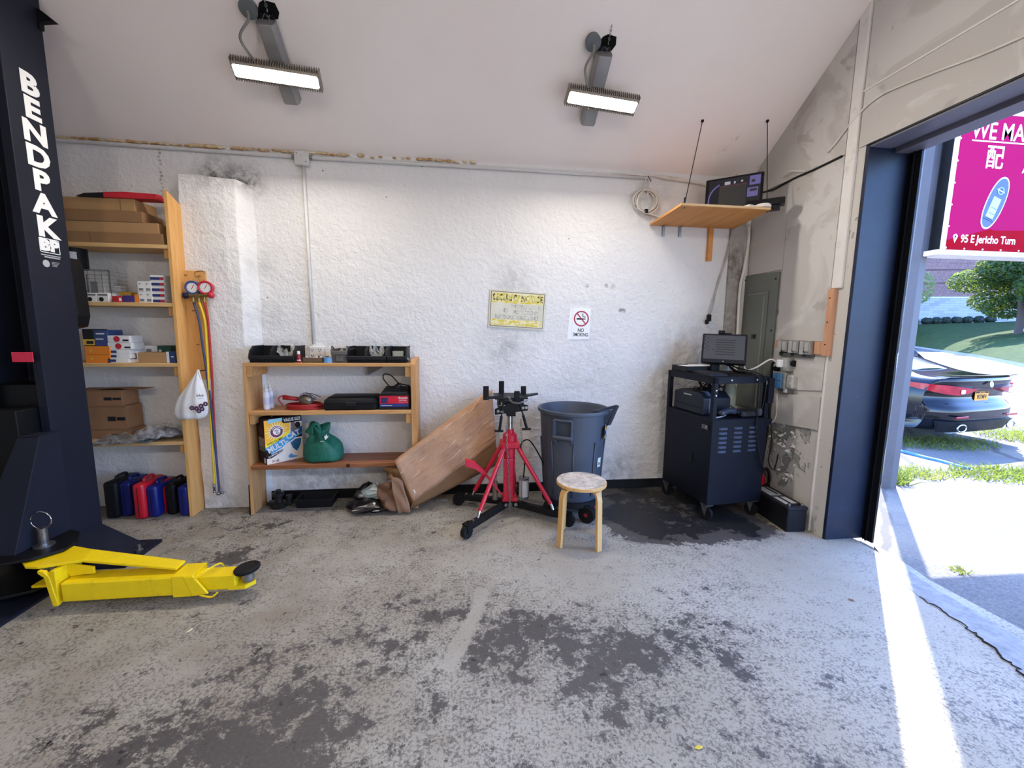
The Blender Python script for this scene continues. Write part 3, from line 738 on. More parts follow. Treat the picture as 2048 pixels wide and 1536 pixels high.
# carriage
cr = MB().box((X0 + .07, 2.60, .30), (X1 - .055, 2.96, 1.02)).box((X0 + .02, Y0 + .03, 1.0), (X1 - .02, 2.95, 1.15)).build('carriage', M_LIFTB, lf, bev=.006)
a = atY(34, 876, 2.60); b = atY(78, 874, 2.60)
mb = MB(); mb.prism([(a.x, 2.6, a.z), (b.x, 2.6, b.z), (b.x - .01, 2.40, .27), (a.x - .12, 2.40, .27)], (0, .012, 0)); mb.prism([(b.x, 2.6, b.z), (b.x, 2.72, b.z), (b.x + .02, 2.70, .27), (b.x - .01, 2.40, .27)], (-.01, 0, 0)); mb.prism([(a.x, 2.60, a.z), (b.x, 2.60, b.z), (b.x, 2.72, b.z), (a.x, 2.72, a.z)], (0, 0, .006)); mb.build('carriage_beam', M_LIFT, cr, bev=.003)
p = atY(45, 714, 2.70); MB().box((p.x - .05, 2.695, p.z - .028), (p.x + .055, 2.70, p.z + .028)).build('red_label', M('label_red', S(206, 40, 72), .5), cr)
MB().prism([(X1 - .02, Y0 - .01, .44), (X1 - .02, 2.55, .262), (X1 + .01, Y0 - .01, .262)], (-.012, 0, 0)).build('rib', M_LIFT, cr)
# plates the arms turn between
PZ = .255
mb = MB(); mb.prism([(x, y, PZ) for x, y in ((-2.95, 2.28), (-2.60, 2.275), (-2.40, 2.30), (-2.27, 2.36), (-2.19, 2.45), (-2.20, 2.55), (-2.28, 2.66), (-2.40, 2.72), (-2.95, 2.72))], (0, 0, .016)); mb.prism([(x, y, .075) for x, y in ((-2.95, 2.28), (-2.60, 2.275), (-2.40, 2.30), (-2.28, 2.36), (-2.24, 2.45), (-2.28, 2.66), (-2.40, 2.72), (-2.95, 2.72))], (0, 0, .016)); mb.build('arm_bracket', M_LIFTB, cr, bev=.004)
pv = V((-2.33, 2.50, 0))
MB().cyl((pv.x, pv.y, .10), (pv.x, pv.y, PZ), .032).cyl((pv.x, pv.y, PZ), (pv.x, pv.y, PZ + .12), .021).cyl((pv.x, pv.y, PZ + .016), (pv.x, pv.y, PZ + .024), .045).build('pivot_pin', M_BARE, cr, 40)
rc = V((pv.x, pv.y, PZ + .165)); MB().tube([rc + V((.052 * math.cos(t_), 0, .05 * math.sin(t_))) for t_ in [2 * PI * i / 28 for i in range(28)]], .003, 6, True).build('pull_ring', M_CHR, cr, True)
q = V((-2.49, 2.38, 0)); mb = MB(); mb.tube([q + V((.016 * math.cos(i * .8), .016 * math.sin(i * .8), .12 + i * .0022)) for i in range(60)], .0035, 5).cyl(q + V((0, 0, .05)), q + V((0, 0, PZ)), .008).ball(q + V((-.01, 0, .1)), .022).build('lock_spring', M_BARE, cr, True)
# yellow swing arm
arm = MB(); Ya, Yb = 2.30, 2.42
arm.box((-2.10, Ya, .045), (-1.53, Yb, .155), bev=.008).build('arm', M_YEL, lf)
armo = lf.children[-1]
mb = MB(); mb.prism([(-2.265, 2.32, PZ - .02), (-2.20, 2.31, PZ - .02), (-2.03, 2.36, PZ - .022), (-1.56, Ya + .04, .17), (-1.56, Yb, .17), (-2.06, 2.47, PZ - .018), (-2.24, 2.54, PZ - .02), (-2.36, 2.53, PZ - .02), (-2.36, 2.40, PZ - .02)], (0, 0, .014)); mb.build('arm_brace', M_YEL, armo, bev=.003)
mb = MB(); mb.prism([(-2.19, Ya - .005, PZ - .022), (-2.16, Ya - .005, PZ - .03), (-2.14, Ya - .005, PZ - .06), (-2.115, Ya - .005, .03), (-2.14, Ya - .005, .03), (-2.165, Ya - .005, PZ - .06), (-2.19, Ya - .005, PZ - .038)], (0, .02, 0)); mb.prism([(-2.14, Ya, .035), (-2.115, Ya, .035), (-2.10, Yb + .02, .045), (-2.13, Yb + .02, .045)], (0, 0, .19)); mb.box((-2.30, 2.37, .095), (-2.12, 2.46, .11)); mb.build('arm_end_frame', M_YEL, armo, bev=.003)
mb = MB(); mb.prism([(-2.13, 2.36, PZ - .02), (-1.98, 2.36, PZ - .05), (-1.98, 2.36, PZ - .09), (-2.03, 2.36, .165), (-2.10, 2.36, .155)], (0, .012, 0)); mb.build('web', M_YEL, armo, bev=.003)
mb = MB(); mb.box((-1.56, Ya - .006, .04), (-1.45, Yb + .006, .162)); mb.prism([(-1.46, Ya - .010, .042), (-1.38, Ya - .010, .052), (-1.45, Ya - .010, .158), (-1.50, Ya - .010, .158)], (0, .014, 0)); mb.build('sleeve_end', M_YEL, armo, bev=.004)
ext = MB().box((-1.56, Ya + .014, .055), (-1.25, Yb - .014, .142), bev=.006).prism([(-1.29, Ya + .012, .055), (-1.20, Ya + .012, .055), (-1.165, 2.36, .055), (-1.20, Yb - .012, .055), (-1.29, Yb - .012, .055)], (0, 0, .022)).build('extension', M_YEL, armo)
c = V((-1.205, 2.36, 0)); MB().lathe([(.03, .077), (.034, .10), (.028, .115), (.03, .128)], c, 20).build('pad_screw', M_BARE, ext, 40)
Tq = Matrix.Translation(c + V((-.0, 0, .135))) @ Euler((0, -.10, 0)).to_matrix().to_4x4()
MB().lathe([(.045, 0), (.062, .004), (.066, .012), (.066, .022), (.060, .027), (.052, .024), (.03, .024), (.0005, .024)], seg=28, T=Tq).build('rubber_pad', M('rubber', S(26, 26, 27), .7), ext, 40)
mb = MB(); mb.tube([V((-1.44, Ya - .015, .14)), V((-1.40, Ya + .02, .17)), V((-1.37, Yb - .02, .165)), V((-1.37, Yb + .02, .12))], .005, 6, smooth=5); mb.tube([(-1.42, Ya - .012, .05), (-1.36, Ya - .02, .04), (-1.33, Ya - .012, .06)], .005, 6, smooth=5); mb.build('wire_stop', M_YEL, armo)
# the other arm, mostly outside the frame
mb = MB(); mb.box((-2.78, 2.33, .235), (-2.52, 2.345, .25)); mb.prism([(-2.70, 2.35, .115), (-2.53, 2.35, .115), (-2.52, 2.40, .115), (-2.70, 2.42, .115)], (0, 0, .014)); mb.build('second_arm', M_YEL, lf)
LH = dict.fromkeys('BENDPAK', .112)
# lettering stacked on the side of the column, reading downwards
for ch, q in zip('BENDPAK', ((57, 165), (64, 215), (70, 267), (76, 310), (84, 360), (90, 410), (96, 457))):
    z = 2.843 - .130 * 'BENDPAK'.index(ch)
    text('letter', ch, frame((X1 + .0005, 2.863, z), (0, 1, 0), (1, 0, 0)), LH[ch] / .73, M_LET, lf, .007, 1.22)
Lz = 1.962
Tq = frame((X1 + .0005, 2.863, Lz), (0, 1, 0), (1, 0, 0))
text('logo', 'BP', Tq, .085, M_LET, lf, .006, 1.25)
mb = MB()
for a_, b_ in (((-.062, -.042), (.062, -.038)), ((-.062, .038), (.062, .042)), ((-.062, -.042), (-.058, .042)), ((.058, -.042), (.062, .042))): mb.box((*a_, 0), (*b_, .001), Tq)
mb.build('logo_border', M_LET, lf)
mb = MB(); mb.box((-.06, -.058, 0), (.06, -.052, .001), Tq); mb.box((-.04, -.070, 0), (.055, -.062, .001), Tq); mb.cyl(Tq @ V((-.035, -.105, 0)), Tq @ V((-.035, -.105, .001)), .021, seg=20)
for k in range(4): mb.box((.0, -.093 - k * .008, 0), (.048 - .006 * k, -.090 - k * .008, .001), Tq)
mb.build('small_decal', M('grey_decal', S(170, 172, 178), .5), lf)
a = atY(140, 530, 3.05); b = atY(172, 632, 3.05)
mb = MB(); mb.prism([(X1 - .1, 2.995, 1.92), (-2.45, 2.995, 1.92), (-2.432, 2.995, 1.86), (-2.425, 2.995, 1.56), (-2.445, 2.995, 1.49), (X1 - .1, 2.995, 1.47)], (0, .1, 0)); mb.build('control_box', M_LIFTB, lf, bev=.006)
# ================================================================ ceiling lights
M_LED = emis('led_lens', (1, .925, .83), LED)
M_GAL = M('galvanised', S(150, 150, 150), .45, .6, var=.12, scale=7)
M_FIN = M('cast_aluminium', S(150, 142, 132), .5, .5)
def ceiling_light(X, Yc, label, tilt, side, flip=1, barx=0.):
    zc = ceil_z(3.2) if flip > 0 else ceil_z(3.2)
    root = thing('ceiling_light', label, 'ceiling light', (X, Yc, zc), 0 if flip > 0 else PI, 'led bar lights on the sloping ceiling')
    # local frame on the slope (x right, y down the slope, z away from the ceiling)
    dn = V((0, flip, -SLOPE)).normalized(); nn = V((0, -flip * SLOPE, -1)).normalized(); xx = dn.cross(nn)
    T = Matrix((xx, dn, nn)).transposed().to_4x4(); T.translation = (X, Yc, zc)
    sx = 1 if xx.x > 0 else -1
    Tt = T @ Matrix.Rotation(tilt * sx, 4, 'Z')
    mb = MB(); mb.prism([Tt @ V(p) for p in [(-.055, -.27, .02), (.055, -.27, .02), (.055, -.27, .075), (.04, -.27, .10), (-.04, -.27, .10), (-.055, -.27, .075)]], (Tt.to_3x3() @ V((0, .46, 0))))
    mb.build('ballast_housing', M_GAL, root, bev=.004)
    mb = MB(); mb.box((-.045, -.30, 0), (.055, -.262, .03), Tt); mb.build('bracket', M_DARK, root)
    Tb = T @ Matrix.Translation((barx * sx, -.015, .10)) @ Matrix.Rotation(.075 * sx, 4, 'Z')
    mb = MB(); mb.box((-.267, -.05, 0), (.267, .05, .055), Tb, bev=.012)
    for k in range(36):
        x = -.266 + k * .015; mb.box((x, -.066, 0), (x + .006, .066, .045), Tb)
    mb.build('lamp_body', M_FIN, root)
    MB().face(*[Tb @ V(q) for q in ((-.245, -.037, .0556), (.245, -.037, .0556), (.254, -.028, .0556), (.254, .028, .0556), (.245, .037, .0556), (-.245, .037, .0556), (-.254, .028, .0556), (-.254, -.028, .0556))]).build('lamp_lens', M_LED, root)
    jb = Tt @ V((-.085 * sx, -.315, .0))
    c2 = V((jb.x, jb.y, jb.z)); MB().cyl(c2, c2 + nn * .035, .048, seg=24).cyl(c2 + nn * .035, c2 + nn * .04, .052, seg=24).build('junction_box', M('box_grey', S(98, 104, 106), .5), root, 40)
    e = Tb @ V((-.12 * sx, -.05, .02)); s_ = c2 + nn * .06
    pts = [s_, s_ + nn * .03 + dn * .03, s_.lerp(e, .45) + nn * .05 - xx * .05 * sx, e]
    mb = MB(); mb.tube(pts, .0085, 8, smooth=8); mb.build('flexible_conduit', M('conduit_grey', S(120, 118, 114), .5), root, True)
    mb = MB(); top = Tt @ V((.02 * sx, -.40, .003))
    for k in range(8): link = top.lerp(Tt @ V((.02 * sx, -.25, .04)), k / 7); mb.tube([link + V((.006 * math.cos(t), .0, .010 * math.sin(t))) if k % 2 else link + V((0, .006 * math.cos(t), .010 * math.sin(t))) for t in [2 * PI * i / 10 for i in range(10)]], .0018, 5, True)
    mb.tube([Tt @ V((-.04, -.25, .05)), Tt @ V((.0, -.30, .03)), Tt @ V((.04, -.25, .05))], .002, 5); mb.build('hanging_chain', M_BARE, root)
    mb = MB(); mb.prism([Tt @ V(p) for p in [(-.07, -.345, .003), (-.01, -.355, .003), (.02, -.34, .003), (.045, -.30, .003), (.04, -.27, .003), (-.06, -.265, .003), (-.08, -.30, .003)]], nn * .002); mb.build('ceiling_hole', M('hole_black', S(12, 12, 12), .9), root)
ceiling_light(-1.175, 3.215, 'lit led bar light on the ceiling, left one above the wall pillar side', .0, -1, barx=-.012)
ceiling_light(.965, 3.215, 'lit led bar light on the ceiling, right one above the no smoking notice', -.02, 1, barx=.045)
for x_, l_ in ((-1.175, 'led bar light on the opposite ceiling slope behind the viewer, farther from the door'), (.965, 'led bar light on the opposite ceiling slope behind the viewer, nearer the door')):
    ceiling_light(x_, -1.85, l_, 0, 1, -1)

# ---------------------------------------------------------------- conduit along the top of the back wall
M_PIPE = M('painted_conduit', S(206, 204, 202), .5, var=.06, dirt=.2)
cd_ = thing('conduit_run', 'white painted conduit along the top of the back wall with a square junction box', 'conduit', (-1.24, WY, 1.25))
MB().tube([(-4, WY - .02, 2.872), (-3.0, WY - .02, 2.864), (-1.30, WY - .02, 2.842), (.4, WY - .02, 2.842), (1.66, WY - .02, 2.836)], .014, 10).build('horizontal_pipe', M_PIPE, cd_, True)
jb = MB().box((-1.302, WY - .05, 2.775), (-1.193, WY, 2.882), bev=.006).build('junction_box', M_PIPE, cd_)
MB().cyl((-1.28, WY - .054, 2.86), (-1.28, WY - .05, 2.86), .005, seg=10).cyl((-1.215, WY - .054, 2.80), (-1.215, WY - .05, 2.80), .005, seg=10).cyl((-1.325, WY - .02, 2.844), (-1.302, WY - .02, 2.844), .019).cyl((-1.193, WY - .02, 2.842), (-1.17, WY - .02, 2.842), .019).build('fittings', M_BARE, jb, 40)
MB().tube([(-1.245, WY - .02, 2.78), (-1.238, WY - .018, 1.9), (-1.232, WY - .02, 1.335)], .0125, 10).cyl((-1.232, WY - .02, 1.335), (-1.232, WY - .02, 1.36), .018).build('vertical_pipe', M_PIPE, cd_, True)
ob = MB().box((-1.26, WY - .06, 1.245), (-1.145, WY, 1.345), bev=.005).build('outlet_box', M('outlet_white', S(220, 218, 214), .5, dirt=.2), cd_)
mb = MB()
for x in (-1.235, -1.175):
    for z in (1.318, 1.275):
        for d_ in (-.008, .008): mb.box((x + d_ - .002, WY - .0615, z - .006), (x + d_ + .002, WY - .0595, z + .006))
        mb.cyl((x, WY - .0615, z - .014), (x, WY - .0595, z - .014), .003, seg=8)
mb.build('socket_slots', M('hole_black'), ob)
q = random.Random(2); mb = MB()
x = -3.0
while x < .25:
    d = .5 + .5 * math.sin(x * 9) * math.sin(x * 2.3); r = .008 + .012 * q.random() * d
    if q.random() < (.9 if x < -.9 else .5): mb.ball((x, WY - .012, 2.884 - .0055 * (x + 3) / 3 + q.uniform(-.004, .006)), (r * 2, r, r * .8), u=8, v=5)
    x += .022
g = NT('foam_sealant_mat'); g.bump(g.noise(80, 4), .5, .006)
tag(mb.build('foam_sealant', g.fin(g.mix(g.ramp(g.noise(6, 4, .7), .4, .62), S(176, 128, 62), S(230, 214, 180)), .8), None, True), 'bead of yellowed foam sealant in the gap between ceiling and back wall', 'sealant', kind='stuff')

# ================================================================ tall shelving unit by the pillar
M_PINE = wood('pine_orange', S(206, 150, 84), S(224, 172, 104), 'Z')
M_PINEX = wood('pine_shelf', S(202, 158, 100), S(222, 184, 128), 'X')
M_PLYE = wood('ply_edge', S(176, 140, 96), S(216, 186, 138), 'X', 1.6)
su = thing('shelving_unit', 'tall pine shelving unit full of car part boxes left of the pillar', 'shelves', (-3.1, 3.57, 0))
mb = MB(); mb.prism([(-2.150, 3.43, 0), (-2.150, 3.69, 0), (-2.128, 3.69, 2.36), (-2.128, 3.43, 2.47)], (.024, 0, 0)); mb.build('side_board', M_PINE, su, bev=.002)
MB().box((-4.2, 3.43, 0), (-4.176, 3.69, 2.45)).build('side_board', M_PINE, su)
SH = [2.090, 1.671, 1.222, .614]; SHX = [-2.132, -2.136, -2.138, -2.146]; 
for z, x in zip(SH, SHX): MB().box((-4.176, 3.432, z - .028), (x, 3.70, z), bev=.002).build('shelf', M_PINEX, su)
for z, x in zip(SH, SHX): MB().box((x - .045, 3.46, z - .095), (x - .001, 3.68, z - .028)).build('cleat', M_PINE, su)

def px(x0, y0, x1, y1, Yf):
    a, b = atY(x0, y1, Yf), atY(x1, y0, Yf); return a.x, a.z, b.x, b.z
def carton(name, label, cat, x0, x1, z0, h, yf, d, mat, group=None, rz=0., extra=None, bev=.002):
    """box with its front face at y=yf; extra adds printed faces and tape as parts"""
    T = rot(((x0 + x1) / 2, yf, z0), rz)
    w = x1 - x0
    r = thing(name, label, cat, ((x0 + x1) / 2, yf + d / 2, z0), rz, group)
    MB().box((-w / 2, 0, 0), (w / 2, d, h), T, bev=bev).build('body', mat, r)
    F = T @ Matrix(((1, 0, 0, 0), (0, 0, -1, 0), (0, 1, 0, 0), (0, 0, 0, 1)))   # front: x right, y up, z out
    if extra: extra(r, F, w, h, T, d)
    return r
def band(nm, mat, x0, x1, y0, y1, lift=0.):
    def f(r, F, w, h, T, d): MB().box((-w / 2 + x0 * w, y0 * h, lift), (-w / 2 + x1 * w, y1 * h, lift + .0008), F).build(nm, mat, r)
    return f
def seq(*fs):
    def f(*a):
        for q in fs: q(*a)
    return f
M_CARD = M('brown_card', S(168, 130, 88), .85, var=.07, scale=5)
M_CARDD = M('brown_card_dark', S(140, 104, 70), .85, var=.1, scale=5)
M_TAPE = M('card_seam', S(120, 90, 58), .7)
WHB = M('white_card', S(222, 220, 218), .6, var=.04)
BLUE = M('ink_blue', S(34, 48, 104), .5); NAVY = M('ink_navy', S(26, 32, 58), .5); RED = M('ink_red', S(186, 30, 46), .5)
ORG = M('orange_card', S(226, 128, 30), .55, var=.06); BLK = M('black_card', S(28, 28, 32), .5); YEL = M('yellow_card', S(214, 170, 50), .55)
GRN = M('green_card', S(40, 78, 66), .5); PUR = M('purple_card', S(62, 44, 112), .5); GREY = M('grey_print', S(120, 120, 124), .6)
# -- top shelf: long flat cartons
def seam(at):
    def f(r, F, w, h, T, d): MB().box((w * (at - .5) - .002, 0, 0), (w * (at - .5) + .002, h, .0012), F).build('seam', M_TAPE, r)
    return f
z = SH[0]
hs = [.075, .075, .078, .085]
xr = [-2.16, -2.19, -2.29, -2.34]; xs = [.6, .42, .38, .9]; yo = [3.435, 3.45, 3.445, 3.46]
nm = ['bottom one', 'second from the bottom', 'third from the bottom', 'topmost one']
for k in range(4):
    carton('long_carton', 'long flat brown carton on the top shelf, ' + nm[k], 'box', -3.35 + .03 * k, xr[k], z, hs[k], yo[k], .22, M_CARD if k % 2 else M_CARDD, 'long cartons on the top shelf', (0, -.01, .0, -.012)[k], seam(xs[k]))
    z += hs[k] + .001
a, b = atY(168, 409, 3.5), atY(326, 420, 3.5)
wb = thing('trim_strip', 'long red strip with a black tip lying on the stacked cartons', 'strip', ((a.x + b.x) / 2, 3.5, z))
mb = MB(); mb.loft([[(a.x + (b.x - a.x) * t, 3.44, z), (a.x + (b.x - a.x) * t, 3.44, z + hh), (a.x + (b.x - a.x) * t, 3.50, z + hh + .006), (a.x + (b.x - a.x) * t, 3.54, z)] for t, hh in ((.34, .035), (.6, .042), (1, .036))]).build('red_cover', RED, wb)
mb = MB(); mb.loft([[(a.x + (b.x - a.x) * t, 3.445, z), (a.x + (b.x - a.x) * t, 3.445, z + hh), (a.x + (b.x - a.x) * t, 3.50, z + hh + .004), (a.x + (b.x - a.x) * t, 3.53, z)] for t, hh in ((0, .004), (.1, .024), (.34, .034))]).build('black_tip', BLK, wb)

# -- second shelf
z = SH[1]
yf = 3.46
def item(name, label, cat, x0, x1, ytop, mat, extra=None, zb=None, d=.14, Yf=3.46, group=None, rz=0., shelf=None):
    A = px(x0, ytop, x1, ytop, Yf); zb_ = z if zb is None else zb
    return carton(name, label, cat, A[0], A[2], zb_, max(.01, A[3] - zb_), Yf, d, mat, group, rz, extra)
def top(r): return max((Wm(c) @ V(q)).z for c in r.children for q in c.bound_box)
bk = thing('wire_basket', 'wire basket holding pale boxes behind the column, second shelf', 'basket', (-2.72, 3.58, z))
mb = MB()
for k in range(7): mb.box((-2.86 + k * .045, 3.49, z), (-2.858 + k * .045, 3.492, z + .235))
for k in range(9): mb.box((-2.86, 3.49, z + k * .028), (-2.58, 3.492, z + .002 + k * .028)); mb.box((-2.582, 3.49, z + k * .028), (-2.58, 3.66, z + .002 + k * .028))
mb.box((-2.86, 3.488, z + .23), (-2.58, 3.493, z + .236)); mb.box((-2.583, 3.488, z), (-2.579, 3.493, z + .236)); mb.build('wires', M('basket_wire', S(110, 110, 108), .4, .5), bk)
for k, (a_, b_) in enumerate(((-2.855, -2.76), (-2.745, -2.64))):
    carton('pale_box', 'pale box standing in the wire basket, ' + ('left one' if k == 0 else 'right one'), 'box', a_, b_, z + .002, .20, 3.51, .13, M('pale_card', S(196, 192, 184), .7), 'pale boxes in the wire basket', 0, band('print', GREY, .15, .6, .3, .75))
MB().lathe([(.075, 0), (.08, .01), (.08, .17), (.07, .18), (.001, .18)], (-2.86, 3.56, z + .24), 24).build('tub', BLK, tb_ := thing('tub', 'round black tub with a white label on top of the wire basket', 'tub', (-2.86, 3.56, z + .24)), 40)
MB().loft([[(-2.86 + .081 * math.sin(t), 3.56 - .081 * math.cos(t), z + .27), (-2.86 + .081 * math.sin(t), 3.56 - .081 * math.cos(t), z + .36), (-2.86 + .079 * math.sin(t), 3.56 - .079 * math.cos(t), z + .36), (-2.86 + .079 * math.sin(t), 3.56 - .079 * math.cos(t), z + .27)] for t in (-.3, 0, .3, .6, .9)]).build('label', WHB, tb_)
car_pic = lambda r, F, w, h, T, d: (MB().box((-w * .42, h * .72, 0), (w * .42, h * .84, .0008), F).build('print_band', BLK, r), MB().cyl(F @ V((-.01, h * .3, 0)), F @ V((-.01, h * .3, .001)), h * .24, seg=18).build('wheel_print', BLK, r))
a_ = item('printed_box', 'white box with a black car part picture on the second shelf, left of the pair', 'box', 171, 192, 586, WHB, car_pic, d=.12)
b_ = item('printed_box', 'white box with a black car part picture on the second shelf, right of the pair', 'box', 193, 216, 586, WHB, car_pic, d=.12)
item('white_box', 'plain white box behind the printed pair on the second shelf, left one', 'box', 205, 222, 572, WHB, d=.06, Yf=3.60)
item('white_box', 'plain white box behind the red box on the second shelf, right one', 'box', 223, 240, 572, WHB, d=.06, Yf=3.60)
item('red_box', 'small red box next to the purple box on the second shelf', 'box', 224, 243, 592, RED, band('tag', WHB, .7, .95, .2, .7), d=.1)
item('purple_box', 'small purple box on the second shelf', 'box', 244, 268, 591, PUR, d=.1)
item('yellow_box', 'small yellow box behind the purple box', 'box', 238, 262, 584, YEL, d=.06, Yf=3.57)
item('orange_box', 'small orange box beside the four little white boxes', 'box', 268, 278, 589, ORG, d=.1)
bar = seq(band('barcode', GREY, .2, .8, .12, .35), band('print', GREY, .25, .5, .7, .8))
wl = ['lower left', 'lower right', 'upper left', 'upper right']
zt = z
for k in range(4):
    x0 = 278 + (k % 2) * 14
    A = px(x0, 588, x0 + 12.5, 607, 3.46)
    carton('small_box', 'small white box with a barcode, %s of the four stacked in a square' % wl[k], 'box', A[0], A[2], z + (k // 2) * .079, .078, 3.46, .1, WHB, 'four small white boxes', 0, bar)
st = seq(band('blue_stripe', BLUE, .0, 1., .12, .62), band('red_stripe', RED, .68, .98, .2, .55, .0008))
for k in range(5):
    A = px(303 + k * .4, 600, 330 + k * .4, 607, 3.46)
    carton('brake_box', 'flat white box with a blue stripe, front stack, %s' % ['lowest', 'second from below', 'middle one', 'second from above', 'topmost'][k], 'box', A[0], A[2] - .003, z + k * .041, .040, 3.462, .12, WHB, 'flat striped boxes in the front stack', 0, st)
for k in range(4):
    carton('brake_box', 'flat white box with a dark stripe, rear stack, %s' % ['lowest', 'second from below', 'second from above', 'topmost'][k], 'box', -2.225, -2.145, z + k * .041, .040, 3.585, .1, WHB, 'flat striped boxes in the rear stack', 0, band('dark_stripe', NAVY, 0, 1, .15, .65))
carton('brown_box', 'little brown box on top of the rear striped stack', 'box', -2.215, -2.16, z + .165, .05, 3.60, .07, M_CARD)

# -- third shelf
z = SH[2]
for k in range(2):
    A = px(172, 690, 202, 726, 3.46)
    carton('orange_carton', 'orange box with a small round mark on the third shelf, ' + ('lower one' if k == 0 else 'upper one'), 'box', A[0], A[2] + .055, z + k * .062, .061, 3.46, .16, ORG, 'orange boxes on the third shelf', 0, band('mark', YEL, .2, .3, .35, .65))
zb = z + .125
A = px(167, 665, 187, 690, 3.47)
carton('black_box', 'black and yellow box on the orange boxes', 'box', A[0], A[2], zb, .125, 3.47, .13, BLK, None, 0, seq(band('yellow_panel', YEL, 0, 1, .05, .4), band('lettering', BLK, .3, .9, .12, .3, .0008)))
A = px(188, 662, 214, 690, 3.47)
carton('blue_box', 'navy blue box lying on the orange boxes beside the red and white boxes', 'box', A[0], A[2], zb, .12, 3.47, .14, M('box_blue', S(48, 66, 116), .5), None, -.04, seq(band('white_line', WHB, .2, .8, .72, .8), band('white_line', WHB, .15, .7, .4, .46)))
zs_ = z
for k in range(3):
    A = px(215, 700, 258, 720, 3.46)
    carton('thin_box', 'thin white box with a blue corner on the third shelf, %s of three' % ['lowest', 'middle', 'top'][k], 'box', A[0], A[2] - .01 * (k == 0), zs_, .032, 3.46 + .004 * k, .15, WHB, 'thin white boxes on the third shelf', 0, band('blue_panel', BLUE, .04, .4, .25, .8)); zs_ += .033
disc = lambda r, F, w, h, T, d: (MB().cyl(F @ V((-w * .05, h * .5, 0)), F @ V((-w * .05, h * .5, .001)), h * .42, seg=20).build('red_disc', RED, r), MB().box((w * .2, h * .2, 0), (w * .45, h * .45, .001), F).build('print', NAVY, r))
for k in range(2):
    A = px(216 + k * -2, 680, 262 - k * 2, 695, 3.47)
    carton('red_white_box', 'white box with a red disc on the thin boxes, ' + ['lower one', 'upper one'][k], 'box', A[0], A[2], zs_, .052, 3.468, .13, WHB, 'red and white boxes', -.02 * k, disc); zs_ += .053
A = px(262, 700, 277, 720, 3.52); carton('small_printed_box', 'small white box with dark print wedged behind the brown box', 'box', A[0], A[2], z, .085, 3.52, .1, WHB, None, 0, band('dark_print', NAVY, .1, .7, .3, .8))
A = px(277, 705, 331, 725, 3.46); carton('brown_carton', 'plain low brown box on the third shelf', 'box', A[0], A[2], z, .078, 3.46, .12, M_CARD)
A = px(290, 690, 322, 706, 3.60); carton('white_box', 'white box standing behind the plain low brown box', 'box', A[0], A[2], z, .125, 3.60, .08, WHB, None, 0, band('print', GREY, .1, .4, .4, .8))
A = px(318, 692, 352, 706, 3.60); carton('green_box', 'dark green box behind the small blue box on the third shelf', 'box', A[0], A[2] - .03, z, .125, 3.585, .1, GRN, None, 0, band('white_line', WHB, .1, .3, .6, .75))
A = px(334, 705, 354, 725, 3.46); carton('blue_box', 'small blue and white box at the right end of the third shelf', 'box', A[0], A[2] - .012, z, .085, 3.46, .1, M('box_blue'), None, 0, seq(band('white_panel', WHB, 0, .3, 0, 1), band('white_line', WHB, .5, .8, .5, .6)))

# -- fourth shelf: stacked brown cartons and bagged mats
z = SH[3]
rows4 = [(195, 262, 858, 'lowest and widest of the stack', .14), (188, 252, 812, 'middle one of the stack', .17), (182, 244, 780, 'topmost one with loose flaps', .12)]
zz_ = z
for x0, x1, yt, lb, h in rows4:
    A = px(x0 - 40, yt, x1, yt, 3.52)
    hh = max(.08, A[3] - zz_)
    prt = seq(band('print', BLK, .62, .78, .35, .55), band('print', BLK, .8, .97, .38, .52), lambda r, F, w, h, T, d: MB().box((-w / 2, h - .012, 0), (w / 2, h - .008, .001), F).build('tape', M_TAPE, r))
    carton('brown_carton', 'worn brown carton on the fourth shelf, ' + lb, 'box', A[0], A[2], zz_, hh, 3.52, .16, M('worn_card', S(150, 108, 74), .85, var=.14, scale=9), 'worn brown cartons on the fourth shelf', -.03, prt)
    zz_ += hh + .001
MB().loft([[(-2.78, 3.50, zz_ + .012), (-2.78, 3.66, zz_ + .003)], [(-2.62, 3.49, zz_ + .02), (-2.62, 3.66, zz_ + .004)], [(-2.46, 3.52, zz_ + .004), (-2.46, 3.66, zz_ + .001)]], cap=False, closed=False).build('loose_flap', M('worn_card'), list(COL.objects)[-1].parent or su, solid=.003)
M_BAGF = film('clear_bag', (.55, .55, .55), .22, .45)
M_MAT = M('grey_felt', S(84, 82, 82), .8, var=.25, scale=14)
def bagged(c, rx, ry, h, rz, label, seed):
    q = random.Random(seed); T = rot(c, rz)
    ph = [q.uniform(0, 6) for _ in range(6)]
    r = thing('bagged_mat', label, 'bag', c, rz, 'bagged mats on the fourth shelf')
    f = lambda u, v, k=1., e=0.: T @ V(((u - .5) * 2 * rx * k, (v - .5) * 2 * ry * k, max(.001, (h * (1 - abs(2 * u - 1) ** 4) * (1 - abs(2 * v - 1) ** 4) * (.7 + .3 * math.sin(u * 9 + ph[0]) * math.sin(v * 7 + ph[1])) + .012 * math.sin(u * 23 + v * 14 + ph[2])) * k + e)))
    mb = MB(); mb.grid(lambda u, v: f(u, v, .82, -.003), 14, 10); mb.build('folded_mat', M_MAT, r, True, solid=.006)
    MB().grid(lambda u, v: f(u, v, 1., .006) + V((.006 * math.sin(v * 31 + ph[3]), .006 * math.sin(u * 37 + ph[4]), .004 * math.sin(u * 50 + v * 60))), 34, 24).build('clear_bag', M_BAGF, r, True)
bagged((-2.58, 3.50, z + .002), .23, .15, .05, .12, 'flat grey mat in a clear plastic bag lying before the worn cartons', 4)
bagged((-2.345, 3.49, z + .035), .16, .11, .085, .55, 'rumpled grey mat in a clear plastic bag by the side board', 9)

